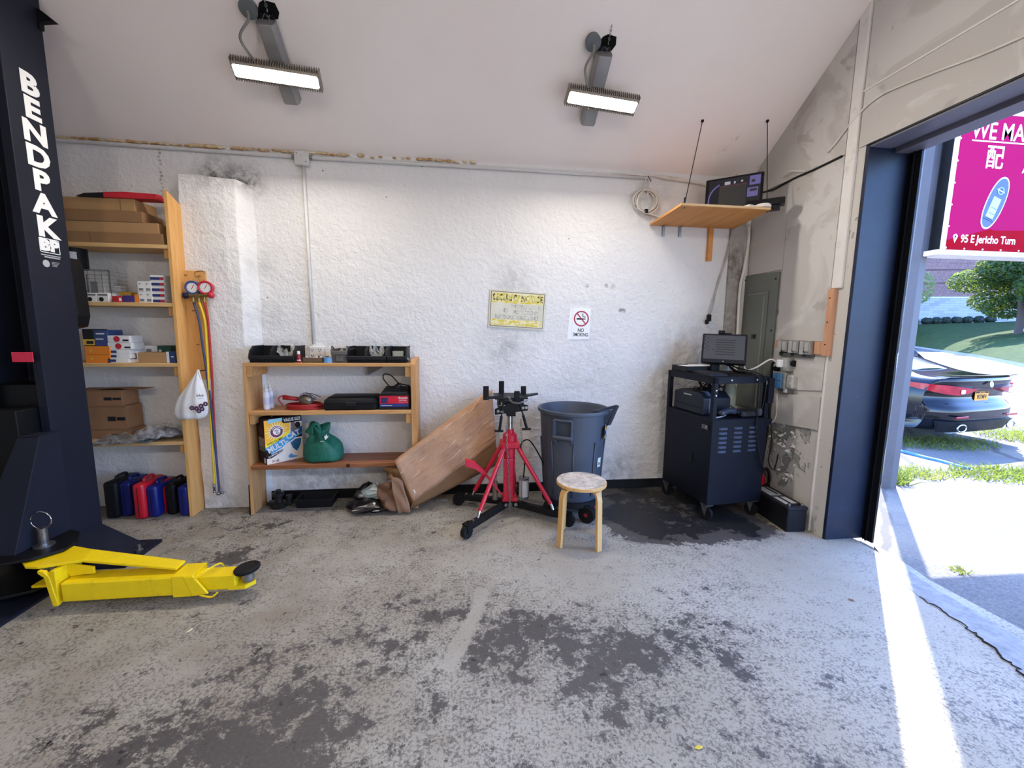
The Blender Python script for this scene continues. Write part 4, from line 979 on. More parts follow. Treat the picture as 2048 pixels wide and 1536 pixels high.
# -- plastic cases on the floor
cols = [('black', M('case_black', S(18, 19, 23), .5)), ('blue', M('case_blue', S(14, 26, 104), .4)), ('red', M('case_red', S(190, 20, 40), .4)), ('blue', M('case_blue')), ('red', M('case_red')), ('black', M('case_black')), ('blue', M('case_blue'))]
cxp = [(205, 234, 966, 3.44), (236, 262, 966, 3.47), (263, 288, 970, 3.405), (289, 314, 974, 3.43), (313, 329, 974, 3.50), (329, 351, 970, 3.47), (353, 377, 974, 3.436)]
lab = ['black plastic tool case on the floor, leftmost of the row', 'blue plastic tool case on the floor, between black and red ones', 'tall red plastic tool case on the floor, the frontmost red one', 'blue plastic tool case on the floor, directly right of the tall red one', 'red plastic tool case set back between blue and black ones', 'black plastic tool case on the floor, second from the side board', 'blue plastic tool case on the floor, touching the side board']
for (cn, cm), (x0, x1, yt, yf), lb in zip(cols, cxp, lab):
    A0_, A1_ = atZ(x0, 1030, 0), 0
    a, b = atY(x0, 1000, yf), atY(x1, 1000, yf); zt = atY(x0, yt, yf).z
    w = b.x - a.x - .004; T = rot(((a.x + b.x) / 2, yf, 0), -.02)
    r = thing('tool_case', lb, 'case', ((a.x + b.x) / 2, yf + .15, 0), -.02, 'plastic tool cases in a row on the floor')
    dd = min(.26, 3.70 - yf)
    MB().box((-w / 2, 0, 0), (w / 2, dd, zt), T, bev=min(.025, w * .3), seg=3).build('shell', cm, r, 50)
    MB().box((-.002, -.002, .03), (.002, .002, zt - .03), T).build('closing_seam', BLK, r)
    MB().tube([T @ V((0, dd * .3, zt - .004)), T @ V((0, dd * .34, zt + .022)), T @ V((0, dd * .66, zt + .022)), T @ V((0, dd * .7, zt - .004))], .011, 8, smooth=4).build('handle', BLK if cn == 'black' else cm, r, True)
# ================================================================ gauge set on its backing board
hb = MB(); hb.prism([(-2.128, 3.55, 1.09), (-1.975, 3.55, 1.09), (-1.957, 3.55, 1.925), (-2.123, 3.55, 1.925)], (0, .018, 0))
bb = thing('backing_board', 'narrow plywood board fixed to the pillar behind the gauge set', 'board', (-2.04, 3.56, 1.09))
hb.build('board', M_PINE, bb, bev=.002)
mb = MB()
for x, z_ in ((-2.095, 1.89), (-2.0, 1.885), (-2.06, 1.62), (-2.03, 1.60), (-2.05, 1.36)): mb.box((x - .01, 3.546, z_ - .002), (x + .01, 3.551, z_ + .002))
mb.build('nails', M_DARK, bb)
M_BRASS = M('brass', S(150, 130, 84), .35, .8)
gs = thing('gauge_set', 'manifold gauge set with a blue and a red dial and three hanging hoses', 'gauge set', (-2.01, 3.50, 1.73))
GY = 3.505
def gp(x, y, Y=GY): return atY(x, y, Y)
for (x, y), cm, nm in (((385, 575.5), M('gauge_blue', S(44, 76, 140), .4), 'blue'), ((411, 575.5), M('gauge_red', S(190, 34, 58), .4), 'red')):
    c = gp(x, y); n = V((.12, -1, -.05)).normalized()
    gg = MB().lathe([(.03, -.03), (.050, -.028), (.053, -.004), (.053, .004), (.046, .008), (.040, .004), (.0005, .004)], seg=28, T=frame(c, (1, .12, 0), n)).build(nm + '_gauge', cm, gs, 40)
    F = frame(c + n * .0046, (1, .12, 0), n)
    MB().cyl(F @ V((0, 0, 0)), F @ V((0, 0, .001)), .036, seg=28).build('dial', WHB, gg)
    mb = MB(); mb.box((-.002, -.012, .001), (.002, .026, .002), F @ Matrix.Rotation(-.5, 4, 'Z'))
    for k in range(9): a = R_(-220 + k * 32); mb.box((.026, -.001, .001), (.033, .001, .002), F @ Matrix.Rotation(-a, 4, 'Z'))
    mb.build('needle', RED, gg)
a, b = gp(373, 591), gp(421, 591)
mb = MB(); mb.tube([a.lerp(b, .12), a.lerp(b, .88)], .013, 10); c = a.lerp(b, .5); mb.cyl(c + V((0, -.024, 0)), c + V((0, .01, 0)), .017)
for t in (.27, .5, .73): mb.cyl(a.lerp(b, t), a.lerp(b, t) + V((0, 0, -.055)), .008); mb.cyl(a.lerp(b, t) + V((0, 0, -.03)), a.lerp(b, t) + V((0, 0, -.045)), .012, seg=6)
for t in (.27, .73): mb.cyl(a.lerp(b, t), a.lerp(b, t) + V((0, .01, .03)), .007)
mb.build('manifold', M_BRASS, gs, 40)
for p, cm, nm in ((a, M('knob_navy', S(26, 30, 60), .45), 'blue_knob'), (b, M('gauge_red'), 'red_knob')):
    d = (b - a).normalized() * (-1 if nm == 'blue_knob' else 1)
    MB().lathe([(.001, .022), (.016, .022), (.024, .014), (.022, -.004), (.012, -.014), (.006, -.03)], seg=10, T=frame(p, (0, 1, 0), d)).build(nm, cm, gs, 50)
hk = gp(398, 574); MB().tube([hk + V((0, .01, .0)), hk + V((.0, .012, .06)), hk + V((-.03, .012, .085)), hk + V((-.02, .014, .115)), hk + V((.03, .014, .12)), hk + V((.045, .014, .10))], .003, 6, smooth=4).build('hook', M_BRASS, gs, True)
M_HB, M_HY, M_HR = M('hose_blue', S(60, 68, 104), .5), M('hose_yellow', S(226, 190, 36), .45), M('hose_red', S(170, 40, 44), .5)
for nm, cm, t, pts in (('blue_hose', M_HB, .27, [(398, 640), (405, 690), (412, 735), (418, 780), (424, 830), (431, 900), (437, 965), (439, 982)]),
                       ('yellow_hose', M_HY, .5, [(409, 640), (413, 690), (416, 735), (418, 780), (421, 830), (425, 900), (428, 950), (428, 968)]),
                       ('red_hose', M_HR, .73, [(416, 640), (420, 690), (424, 750), (426, 800), (429, 860), (433, 920), (438, 970), (441, 980)])):
    P = [a.lerp(b, t) + V((0, 0, -.05))] + [gp(x, y, 3.49 if nm != 'red_hose' else 3.505) for x, y in pts]
    MB().tube(P, .0085, 8, smooth=5).build(nm, cm, gs, True)
e = gp(441, 984); mb = MB(); mb.cyl(e + V((0, 0, .03)), e + V((.004, 0, -.01)), .011).ball(e + V((-.016, 0, -.012)), .016).ball(e + V((.014, 0, -.004)), .013); y_ = gp(428, 970); mb.cyl(y_ + V((0, 0, .02)), y_ + V((0, 0, -.05)), .009).ball(y_ + V((0, 0, -.055)), .012); mb.build('hose_couplings', M_BARE, gs, True)

# ---------------------------------------------------------------- white carrier bag
top_ = atY(396, 740, 3.40); bl_, br_ = atY(352, 838, 3.37), atY(417, 836, 3.37)
cx_ = (bl_.x + br_.x) / 2
cb_ = thing('carrier_bag', 'white plastic carrier bag with purple flowers hanging beside the coloured hoses', 'bag', (cx_, 3.36, bl_.z))
g = NT('white_polythene'); g.bump(g.noise(22, 5, .6), .35, .012)
zz = g.n('SeparateXYZ'); g.put(zz.inputs[0], g.co())
M_POLY = g.fin(g.mix(g.ramp(g.noise(8, 4), .3, .7), S(222, 222, 224), S(240, 240, 240)), .35)
M_POLY.node_tree.nodes['Principled BSDF'].inputs['Transmission Weight'].default_value = .15
Hh = top_.z - bl_.z; rings = []
for i, (t, w, dd) in enumerate(((0, .55, .5), (.03, .88, .85), (.12, 1.02, 1.), (.3, .98, 1.), (.45, .84, .85), (.6, .62, .6), (.75, .38, .4), (.88, .17, .25), (.96, .08, .14), (1.0, .10, .1))):
    c = V((cx_ + (top_.x - cx_) * t ** 1.3, 3.355 + .05 * t, bl_.z + Hh * t)); W2 = (br_.x - bl_.x) / 2
    rings.append([c + V((math.cos(a) * W2 * w * (1 + .05 * math.sin(5 * a + i)), math.sin(a) * .055 * dd * (1 + .12 * math.sin(7 * a + i * .7)), (.006 * math.sin(4 * a) if i else 0))) for a in [2 * PI * k / 40 for k in range(40)]])
MB().loft(rings).build('bag', M_POLY, cb_, True, sub=1)
MB().tube([top_ + V((-.012, 0, -.09)), top_ + V((-.008, -.004, -.03)), top_ + V((0, 0, .0)), top_ + V((.012, -.004, -.04)), top_ + V((.02, -.002, -.09))], .006, 6, smooth=4).build('handle', M_POLY, cb_, True)
mb = MB(); q = random.Random(8); M_PURP = M('print_plum', S(84, 52, 84), .6)
def bagpt(x, y, o=.0): p = atY(x, y, 3.29); return p + V((0, o, 0))
for cxx, cyy in ((393, 817), (402, 812), (411, 808), (398, 822), (384, 816), (404, 818)):
    for k in range(7):
        a = 2 * PI * k / 7; p = bagpt(cxx + 3.2 * math.cos(a), cyy + 3 * math.sin(a)); mb.ball(p, (.008, .003, .007), u=8, v=5)
mb.build('flower_print', M_PURP, cb_)
mb = MB()
for k in range(3): mb.tube([bagpt(393 + k * 5, 793), bagpt(394 + k * 5, 788), bagpt(395.5 + k * 5, 794), bagpt(397 + k * 5, 790)], .002, 5)
mb.tube([bagpt(396, 798), bagpt(405, 797)], .0012, 4); mb.build('scrawl_print', M('print_grey', S(80, 78, 84), .6), cb_)
MB().cyl(top_ + V((0, .02, -.01)), top_ + V((0, .14, -.01)), .004).build('nail', M_DARK, cb_)

# ================================================================ low bookcase
M_BKX = wood('bookcase_pine', S(188, 136, 82), S(214, 164, 106), 'X'); M_BKZ = wood('bookcase_upright', S(186, 134, 82), S(210, 160, 104), 'Z')
M_RED = wood('red_brown_board', S(128, 76, 44), S(160, 100, 62), 'X', 1., .5)
bc = thing('bookcase', 'low open pine bookcase against the white wall with three shelves', 'bookcase', (-1.02, 3.56, 0))
mb = MB(); mb.prism([(-1.672, 3.42, 1.226), (-1.672, 3.705, 1.226), (-1.690, 3.705, 0), (-1.690, 3.42, 0)], (.021, 0, 0)); mb.build('side_board', M_BKZ, bc, bev=.002)
mb = MB(); mb.prism([(-.409, 3.42, 1.215), (-.409, 3.42, 0), (-.409, 3.705, 0), (-.409, 3.705, 1.26), (-.409, 3.44, 1.255)], (.042, 0, 0)); mb.build('side_board', M_BKZ, bc, bev=.002)
BS = [1.226, .842, .41]
MB().box((-1.652, 3.42, 1.198), (-.409, 3.705, 1.226), bev=.002).build('shelf', M_BKX, bc)
MB().box((-1.655, 3.42, .812), (-.409, 3.705, .842), bev=.002).build('shelf', M_BKX, bc)
MB().box((-1.66, 3.41, .373), (-.409, 3.705, .41), bev=.006, seg=2).build('shelf', M_RED, bc)
MB().cyl((-.92, 3.4095, .391), (-.92, 3.412, .391), .016, seg=14).build('knot', M('dark_knot', S(60, 34, 26), .6), bc)
for z_ in (1.198, .812): 
    MB().box((-.455, 3.44, z_ - .085), (-.41, 3.70, z_), bev=.002).build('cleat', M_BKX, bc)
MB().box((-1.651, 3.43, 1.115), (-1.615, 3.70, 1.198), bev=.002).build('cleat', M_BKX, bc)
MB().box((-1.654, 3.43, .74), (-1.62, 3.70, .812), bev=.002).build('cleat', M_BKX, bc)
MB().prism([(-.80, 3.70, 1.198), (-.62, 3.70, 1.198), (-.80, 3.70, 1.10)], (0, -.03, 0)).build('corner_brace', M('grey_wood', S(130, 118, 108), .8), bc)
MB().box((-1.715, 3.55, 0), (-1.70, 3.565, .25)).prism([(-1.69, 3.42, .0), (-1.70, 3.42, 0), (-1.693, 3.42, .25)], (0, .05, 0)).build('metal_strip', M_DARK, bc)

M_BIN = M('bin_black', S(28, 29, 32), .5, var=.08)
M_BING = M('bin_grey', S(92, 88, 84), .5, var=.08)
def bin_(x0, x1, label, mat=M_BIN, rz=0., yf=3.43, hb_=.125, back=.12, hf=.055):
    """open fronted stacking bin: low front lip, sides that rise to the back"""
    z0 = BS[0]; w = x1 - x0; d = .25; T = rot(((x0 + x1) / 2, yf, z0), rz); t = .005
    r = thing('storage_bin', label, 'bin', ((x0 + x1) / 2, yf + d / 2, z0), rz, 'plastic storage bins on top of the bookcase')
    mb = MB(); mb.box((-w / 2 + .008, .02, 0), (w / 2 - .008, d, t), T); mb.box((-w / 2, d - t, 0), (w / 2, d, hb_), T)
    for s in (-1, 1):
        x = s * (w / 2 - t / 2) - t / 2
        mb.prism([T @ V(p) for p in [(x, 0, hf), (x, .012, .0), (x, d, 0), (x, d, hb_), (x, .075, hb_), (x, .02, hf + .035)]], T.to_3x3() @ V((t, 0, 0)))
        mb.prism([T @ V(p) for p in [(x - .004, 0, hf), (x - .004, .02, hf + .04), (x - .004, .075, hb_ + .004), (x - .004, d, hb_ + .004), (x - .004, d, hb_ - .006), (x - .004, .08, hb_ - .006), (x - .004, .028, hf + .032), (x - .004, .01, hf - .012)]], T.to_3x3() @ V((t + .008, 0, 0)))
    mb.prism([T @ V(p) for p in [(-w / 2, .0, hf), (-w / 2, .014, 0), (w / 2, .014, 0), (w / 2, 0, hf)]], T.to_3x3() @ V((0, t, 0)))
    mb.build('bin', mat, r, bev=.0015)
    MB().box((-w / 2 - .001, -.008, hf - .03), (w / 2 + .001, .004, hf), T, bev=.003).build('lip', mat, r)
    MB().box((-w / 2 + .03, -.003, .012), (w / 2 - .03, .008, hf - .034), T, bev=.003).build('label_slot', mat, r)
    return r
z = BS[0]
A = [px(x0, 690, x1, 724, 3.43) for x0, x1 in ((498, 540), (541, 598), (663, 694), (694, 731), (731.5, 772), (774, 817))]
bin_(A[0][0], A[0][2] - .003, 'black open bin at the left end of the bookcase top, empty looking', rz=.0)
bin_(A[1][0], A[1][2] - .045, 'black open bin holding grey film, second from the left end')
bin_(A[2][0], A[2][2] - .004, 'dark grey bin facing sideways between blue tape and black bins', M_BING, hf=.095, hb_=.105)
bin_(A[3][0], A[3][2] - .003, 'black open bin directly right of the grey bin')
bin_(A[4][0], A[4][2] - .003, 'black open bin with crumpled film sticking out, middle of the right three')
bin_(A[5][0], A[5][2] - .02, 'black open bin with a white card inside, right end of the bookcase top')
M_FILM = film('grey_film', (.72, .72, .70), .45)
def crumple(c, rx, ry, h, seed, label, spikes=7, mat=M_FILM, z0=.0):
    q = random.Random(seed); mb = MB(); c = V(c)
    tips = [(q.uniform(.5, 1.) * h, q.uniform(.5, 1.2)) for _ in range(spikes)]
    n = spikes * 4; rings = []
    for j in range(6):
        v = j / 5; ring = []
        for k in range(n):
            a = 2 * PI * k / n; hh, rr = tips[k // 4 % spikes]; f = 1 - .5 * abs((k % 4) - 1.5) / 1.5
            r = (.35 + .75 * v * (rr * .6 + .5)) * (1 + .22 * q.uniform(-1, 1))
            ring.append(c + V((math.cos(a) * rx * r, math.sin(a) * ry * r, z0 + v * hh * f + q.uniform(-.012, .012) * v)))
        rings.append(ring)
    mb.loft(rings, cap=False)
    return tag(mb.build('plastic_film', mat, None, 30), label, 'plastic film', 'crumpled film in the storage bins')
for k, ((x, w, h), lb) in enumerate((((571, .052, .165), 'crumpled grey film standing up in the second black bin from the left'), ((674, .05, .155), 'crumpled clear film in the sideways grey bin'), ((752, .055, .20), 'crumpled clear film spilling over the middle bin of the right three'))):
    p = atY(x, 715, 3.54); crumple((p.x, 3.56, z + .012), w, .075, h, 20 + k, lb)
p = atY(797, 703, 3.60); tag(MB().box((p.x - .05, 3.60, z + .008), (p.x + .04, 3.605, z + .088)).build('card_slip', M('pale_green_card', S(196, 204, 196), .6)), 'pale card slip standing in the right end black bin', 'card')
p = atY(597, 722, 3.44); cn = thing('spray_can', 'small dark red can with a white cap beside the left bins', 'can', (p.x, 3.45, z))
MB().lathe([(.014, 0), (.0155, .004), (.0155, .062), (.012, .068)], (p.x, 3.45, z), 20).build('can', M('dark_red', S(134, 24, 40), .3), cn, 40)
MB().lathe([(.011, .068), (.011, .088), (.008, .092), (.001, .092)], (p.x, 3.45, z), 16).build('cap', WHB, cn, 40)
MB().lathe([(.0158, .016), (.0158, .024)], (p.x, 3.45, z), 20, cap=False).build('band', WHB, cn)
A = px(604, 713, 646, 723, 3.45); tr_ = thing('parts_tray', 'low brown tray of white clips in front of the outlet box', 'tray', ((A[0] + A[2]) / 2, 3.50, z))
mb = MB(); mb.box((A[0], 3.45, z), (A[2], 3.60, z + .006)); mb.box((A[0], 3.45, z), (A[2], 3.455, z + .04)); mb.box((A[0], 3.595, z), (A[2], 3.60, z + .045)); mb.box((A[0], 3.45, z), (A[0] + .005, 3.60, z + .042)); mb.box((A[2] - .005, 3.45, z), (A[2], 3.60, z + .042)); mb.build('tray', M('tray_brown', S(96, 78, 58), .7), tr_)
mb = MB(); q = random.Random(4)
for _ in range(46): c = (q.uniform(A[0] + .015, A[2] - .015), q.uniform(3.465, 3.585), z + q.uniform(.012, .044)); mb.box((-.012, -.005, -.003), (.012, .005, .003), rot(c, q.uniform(0, 6), q.uniform(-.5, .5)))
tag(mb.build('clips', WHB, tr_), kind='stuff')
p = atY(657, 722, 3.45); tape = thing('tape_roll', 'roll of light blue tape lying beside the grey bin', 'tape', (p.x, 3.47, z))
MB().lathe([(.034, 0), (.044, 0), (.044, .042), (.034, .042), (.034, 0)], (p.x, 3.475, z), 36, cap=False).build('tape', M('tape_blue', S(104, 160, 214), .5), tape, 40)
MB().lathe([(.030, .001), (.0342, .001), (.0342, .041), (.030, .041), (.030, .001)], (p.x, 3.475, z), 36, cap=False).build('core', M_CARD, tape, 40)
p = atY(822, 722, 3.46); crumple((p.x - .012, 3.50, z + .002), .022, .03, .06, 33, 'little clear bag at the very right end of the bookcase top')

# -- middle shelf
z = BS[1]
for k, (x, y, lb) in enumerate(((534, 812, 'white spray bottle on the middle shelf, the one in front'), (541.5, 808, 'white spray bottle on the middle shelf, the one behind'))):
    p = atY(x, y, 3.52 + k * .06); r = thing('spray_bottle', lb, 'bottle', (p.x, 3.52 + k * .06, z), 0, 'white spray bottles')
    c = (p.x, 3.52 + k * .06, z)
    MB().lathe([(.020, 0), (.024, .004), (.025, .02), (.025, .125), (.020, .142), (.012, .15)], c, 24).build('bottle', M('frosted_plastic', S(226, 226, 234), .35), r, 50)
    MB().lathe([(.016, .148), (.016, .172), (.009, .176), (.009, .20), (.0005, .20)], c, 20).build('cap', WHB, r, 50)
    MB().lathe([(.0255, .04), (.0255, .10)], c, 24, cap=False).build('label', M('label_lilac', S(206, 206, 226), .5), r, 50)
p = atY(604, 812, 3.53); wl_ = thing('work_light', 'red corded trouble light coiled up on the middle shelf', 'work light', (p.x, 3.53, z))
mb = MB()
pts = []
for k in range(5):
    for i in range(20):
        a = 2 * PI * i / 20; rr = .145 - .012 * (k % 3) ; pts.append((p.x + .02 + rr * math.cos(a), 3.54 + .075 * math.sin(a) * (1 + .05 * k), z + .008 + k * .008 + .003 * math.sin(3 * a + k)))
mb.tube(pts, .006, 6); mb.tube([(p.x - .13, 3.50, z + .03), (p.x - .16, 3.49, z + .09), (p.x - .12, 3.50, z + .115), (p.x - .03, 3.51, z + .09)], .006, 6, smooth=5)
mb.build('cord', M('cord_red', S(168, 36, 40), .5), wl_, True)
MB().tube([(p.x - .13, 3.50, z + .10), (p.x - .02, 3.51, z + .085)], .017, 10).build('handle', M('cord_red'), wl_, True)
MB().lathe([(.012, 0), (.03, .015), (.042, .05), (.042, .09), (.02, .11), (.001, .112)], seg=18, T=frame((p.x - .01, 3.50, z + .085), (0, 1, 0), (1, -.1, -.1))).build('lamp_guard', M('old_metal', S(132, 122, 110), .35, .7), wl_, 50)
mb = MB(); 
for k in range(4): a = k * .8; mb.tube([(p.x, 3.5 + .03 * math.cos(a), z + .085 + .03 * math.sin(a)), (p.x + .05, 3.5 + .048 * math.cos(a), z + .09 + .048 * math.sin(a)), (p.x + .12, 3.5 + .02 * math.cos(a), z + .075 + .02 * math.sin(a))], .0025, 5, smooth=4)
mb.tube([(p.x + .02, 3.52, z + .12), (p.x + .08, 3.53, z + .125), (p.x + .15, 3.52, z + .10)], .003, 5, smooth=4); mb.build('wire_cage', M_DARK, wl_, True)
A = px(648, 795, 755, 823, 3.44); cs = thing('tool_case', 'flat black carrying case lying on the middle shelf', 'case', ((A[0] + A[2]) / 2, 3.55, z))
mb = MB(); mb.loft([[(A[0] + o, 3.44 + o, z + h), (A[2] - .03 + o * -1, 3.44 + o, z + h), (A[2] - o, 3.47 + o, z + h), (A[2] - o, 3.69 - o, z + h), (A[0] + o, 3.69 - o, z + h)] for o, h in ((.012, 0), (0, .012), (0, .05), (.004, .054), (0, .058), (.006, .085), (.03, .105))]); mb.build('shell', M('case_matt_black', S(15, 16, 19), .6), cs, 40)
MB().box(((A[0] + A[2]) / 2 - .04, 3.432, z + .035), ((A[0] + A[2]) / 2 + .04, 3.442, z + .065), bev=.003).build('latch', BLK, cs)
A = px(757, 786, 819, 820, 3.44); bt_ = thing('battery_charger', 'red fronted black battery charger with a looped cable on the middle shelf', 'charger', ((A[0] + A[2]) / 2, 3.55, z))
w = A[2] - A[0]; x0, x1 = A[0], A[2]
mb = MB(); mb.loft([[(x0 + o, y, z), (x1 - o, y, z), (x1 - o, y, z + h * .75), (x1 - o - .02, y, z + h), (x0 + o + .03, y, z + h), (x0 + o, y, z + h * .7)] for y, o, h in ((3.445, .004, .135), (3.455, 0, .15), (3.66, 0, .17), (3.67, .004, .16))]); mb.build('housing', BLK, bt_, bev=.004)
FT = frame(((x0 + x1) / 2, 3.4445, z), (1, 0, 0), (0, -1, 0))
MB().box((-w / 2 + .012, .052, 0), (w / 2 - .012, .115, .0012), FT).build('red_panel', M('panel_red', S(206, 20, 50), .4), bt_)
MB().box((-w / 2 + .012, .025, 0), (w / 2 - .012, .05, .0012), FT).build('blue_panel', M('panel_blue', S(40, 56, 120), .4), bt_)
MB().box((-w / 2 + .02, .058, .001), (-w / 2 + .075, .102, .002), FT).build('gauge_window', M('gauge_dark', S(40, 50, 96), .3, var=.4, scale=60), bt_)
text('lettering', 'Marquette', FT @ Matrix.Translation((w / 2 - .055, .098, .0013)), .021, WHB, bt_, .0006, .85)
text('lettering', 'Auto-matic', FT @ Matrix.Translation((w / 2 - .055, .080, .0013)), .016, WHB, bt_, .0003, .85)
mb = MB(); mb.box((-.07, .062, .0012), (.0, .064, .0016), FT @ Matrix.Translation((w / 2 - .02, 0, 0))); mb.box((-w / 2 + .02, .034, .0012), (-w / 2 + .11, .038, .0016), FT); mb.build('small_print', WHB, bt_)
xc = (x0 + x1) / 2
mb = MB(); mb.tube([(xc - .02, 3.52, z + .155), (xc - .09, 3.52, z + .24), (xc - .085, 3.53, z + .285), (xc - .03, 3.53, z + .27), (xc + .02, 3.53, z + .215), (xc + .05, 3.53, z + .20), (xc + .11, 3.54, z + .185), (xc + .10, 3.57, z + .165)], .005, 7, smooth=6); mb.tube([(xc - .03, 3.50, z + .16), (xc, 3.5, z + .185), (xc + .03, 3.5, z + .205)], .010, 7, smooth=3); mb.tube([(xc + .02, 3.5, z + .21), (xc + .05, 3.49, z + .19), (xc + .045, 3.49, z + .165)], .005, 7, smooth=3); mb.build('cable', M('cable_black', S(22, 22, 24), .5), bt_, True)
MB().box((xc - .04, 3.47, z + .148), (xc + .05, 3.60, z + .172), bev=.006).build('carry_handle', BLK, bt_)

# -- bottom shelf: litter carton and green bag
z = BS[2]
bx = thing('litter_carton', 'tall bright carton with a sunburst and MULTI-CAT lettering on the bottom shelf', 'box', (-1.44, 3.54, z))
a = atZ(533, 930, z + .001); b = atZ(607, 914, z + .001); a.z = b.z = z; 0 and print('litter', a, b, atY(527, 756, a.y).z - z)
o0, o1 = a, b; w = (o1 - o0).length; ang = math.atan2(o1.y - o0.y, o1.x - o0.x)
T = Matrix.Translation(o0) @ Matrix.Rotation(ang, 4, 'Z') @ Matrix.Translation((w / 2, 0, 0)); H = .368; D = .165
M_BOXD = M('carton_dark', S(46, 30, 40), .5)
MB().box((-w / 2, 0, 0), (w / 2, D, H), T, bev=.003).build('carton', M_BOXD, bx)
F = T @ Matrix(((1, 0, 0, 0), (0, 0, -1, 0), (0, 1, 0, 0), (0, 0, 0, 1)))
def fp(nm, pts, mat, lift): mb = MB(); mb.prism([F @ V((x * w - w / 2, y * H, lift)) for x, y in pts], (F.to_3x3() @ V((0, 0, .0005)))); return mb.build(nm, mat, bx)
g = NT('sunburst'); 
MI = lambda n, c: M(n, c, .45, var=.03)
fp('lower_panel', [(0.02, 0), (1, 0), (1, .5), (.02, .30)], MI('cream_card', S(232, 220, 206)), .0002)
fp('sun_panel', [(0, .34), (.66, .60), (.66, .97), (0, .97)], MI('sun_orange', S(246, 178, 24)), .0006)
fp('sun_low', [(0, .34), (.66, .60), (.66, .70), (0, .46)], MI('sun_yellow', S(250, 220, 30)), .0009)
sc_ = (.31, .70); 
mb = MB()
for k in range(22):
    a0 = 2 * PI * k / 22; pr = lambda r, t: F @ V((sc_[0] * w - w / 2 + r * math.cos(t), sc_[1] * H + r * math.sin(t), .0013))
    mb.face(pr(.048, a0 - .07), pr(.048, a0 + .07), pr(.085 if k % 2 else .075, a0 + .02), pr(.085 if k % 2 else .075, a0 - .02))
mb.build('sun_rays', MI('ray_cream', S(252, 240, 170)), bx)
def dsk(nm, r, mat, l): c = F @ V((sc_[0] * w - w / 2, sc_[1] * H, l)); return MB().cyl(c, c + F.to_3x3() @ V((0, 0, .0005)), r, seg=32).build(nm, mat, bx)
dsk('roundel_outer', .052, MI('cream_white', S(244, 238, 232)), .0015); dsk('roundel_ring', .047, MI('plum', S(120, 34, 70)), .0019); dsk('roundel_inner', .028, MI('cream_white', S(244, 238, 232)), .0023)
mb = MB(); C_ = lambda x, y: F @ V((sc_[0] * w - w / 2 + x, sc_[1] * H + y, .003)); mb.tube([C_(-.016, .006), C_(0, .014), C_(.012, .006), C_(-.002, -.002), C_(-.006, -.014), C_(.016, -.012)], .003, 5); mb.build('arm_mark', M_INKD, bx)
for ch, t in zip('ARM&HAMMER', [150 - 13.5 * k for k in range(10)]): text('roundel_letter', ch, F @ Matrix.Translation((sc_[0] * w - w / 2 + .0375 * math.cos(R_(t)), sc_[1] * H + .0375 * math.sin(R_(t)), .0025)) @ Matrix.Rotation(R_(t - 90), 4, 'Z'), .013, MI('cream_white', S(244, 238, 232)), bx, .0004, .8)
fp('value_band', [(.5, .86), (1, .86), (1, 1), (.46, .98), (.46, .90)], M_INKD, .0012)
text('lettering', 'VALUE SIZE', F @ Matrix.Translation((.74 * w - w / 2, .925 * H, .002)), .036, WHB, bx, .001, .72)
fp('blue_flash', [(.10, .90), (.47, .92), (.47, .99), (.12, .99)], MI('sky_blue', S(140, 200, 220)), .0014)
# photograph of two cats, kept as plain fur shapes
fp('photo_ground', [(.66, .56), (1, .70), (1, .86), (.66, .86)], MI('photo_pale', S(220, 200, 190)), .0006)
fp('tabby_print', [(.68, .50), (.84, .62), (.83, .76), (.80, .86), (.70, .86), (.69, .74)], M('tabby', S(112, 92, 82), .6, var=.35, scale=70), .0011)
fp('black_cat_print', [(.80, .80), (.84, .85), (.92, .85), (.96, .80), (.95, .72), (.86, .68)], M_INKD, .0014)
fp('white_bib_print', [(.83, .64), (.98, .72), (.98, .62), (.86, .58)], MI('cream_white', S(244, 238, 232)), .0016)
fp('ribbon', [(0, .17), (.40, .31), (.70, .47), (1, .58), (1, .75), (.70, .645), (.40, .50), (0, .37)], MI('ribbon_blue', S(60, 150, 206)), .0020)
fp('ribbon_dark', [(.74, .66), (1, .74), (1, .60), (.80, .535)], MI('ribbon_navy', S(40, 80, 136)), .0022)
fp('black_wedge', [(0, .32), (.09, .34), (.14, .21), (.46, .29), (.44, .24), (.14, .13), (0, .13)], M_INKD, .0024)
text('lettering', 'MULTI-', F @ Matrix.Translation((.32 * w - w / 2, .375 * H, .0034)) @ Matrix.Rotation(R_(22), 4, 'Z'), .062, WHB, bx, .0018, .84)
text('lettering', 'CAT', F @ Matrix.Translation((.74 * w - w / 2, .575 * H, .0034)) @ Matrix.Rotation(R_(17), 4, 'Z'), .062, WHB, bx, .0018, .9)
text('lettering', 'HARD CLUMPS', F @ Matrix.Translation((.26 * w - w / 2, .49 * H, .0016)) @ Matrix.Rotation(R_(16), 4, 'Z'), .026, M_INKD, bx, .0003, .72)
text('lettering', 'CLUMPING LITTER', F @ Matrix.Translation((.27 * w - w / 2, .21 * H, .0034)) @ Matrix.Rotation(R_(18), 4, 'Z'), .017, WHB, bx, .0003, .9)
fp('shield_edge', [(.62, .42), (.80, .50), (.99, .50), (.97, .34), (.90, .22), (.82, .15), (.70, .26)], WHB, .0026)
fp('shield', [(.655, .40), (.80, .47), (.96, .465), (.94, .34), (.88, .24), (.82, .185), (.715, .275)], M('shield_teal', S(40, 92, 130), .4, var=.35, scale=26), .003)
fp('swoosh', [(.58, .10), (.66, .16), (.72, .10), (.86, .06), (.70, .045), (.60, .06)], MI('swoosh_blue', S(70, 140, 200)), .0012)
text('lettering', '29 LBS', F @ Matrix.Translation((.24 * w - w / 2, .05 * H, .0012)), .026, MI('plum', S(120, 34, 70)), bx, .0006, .75)
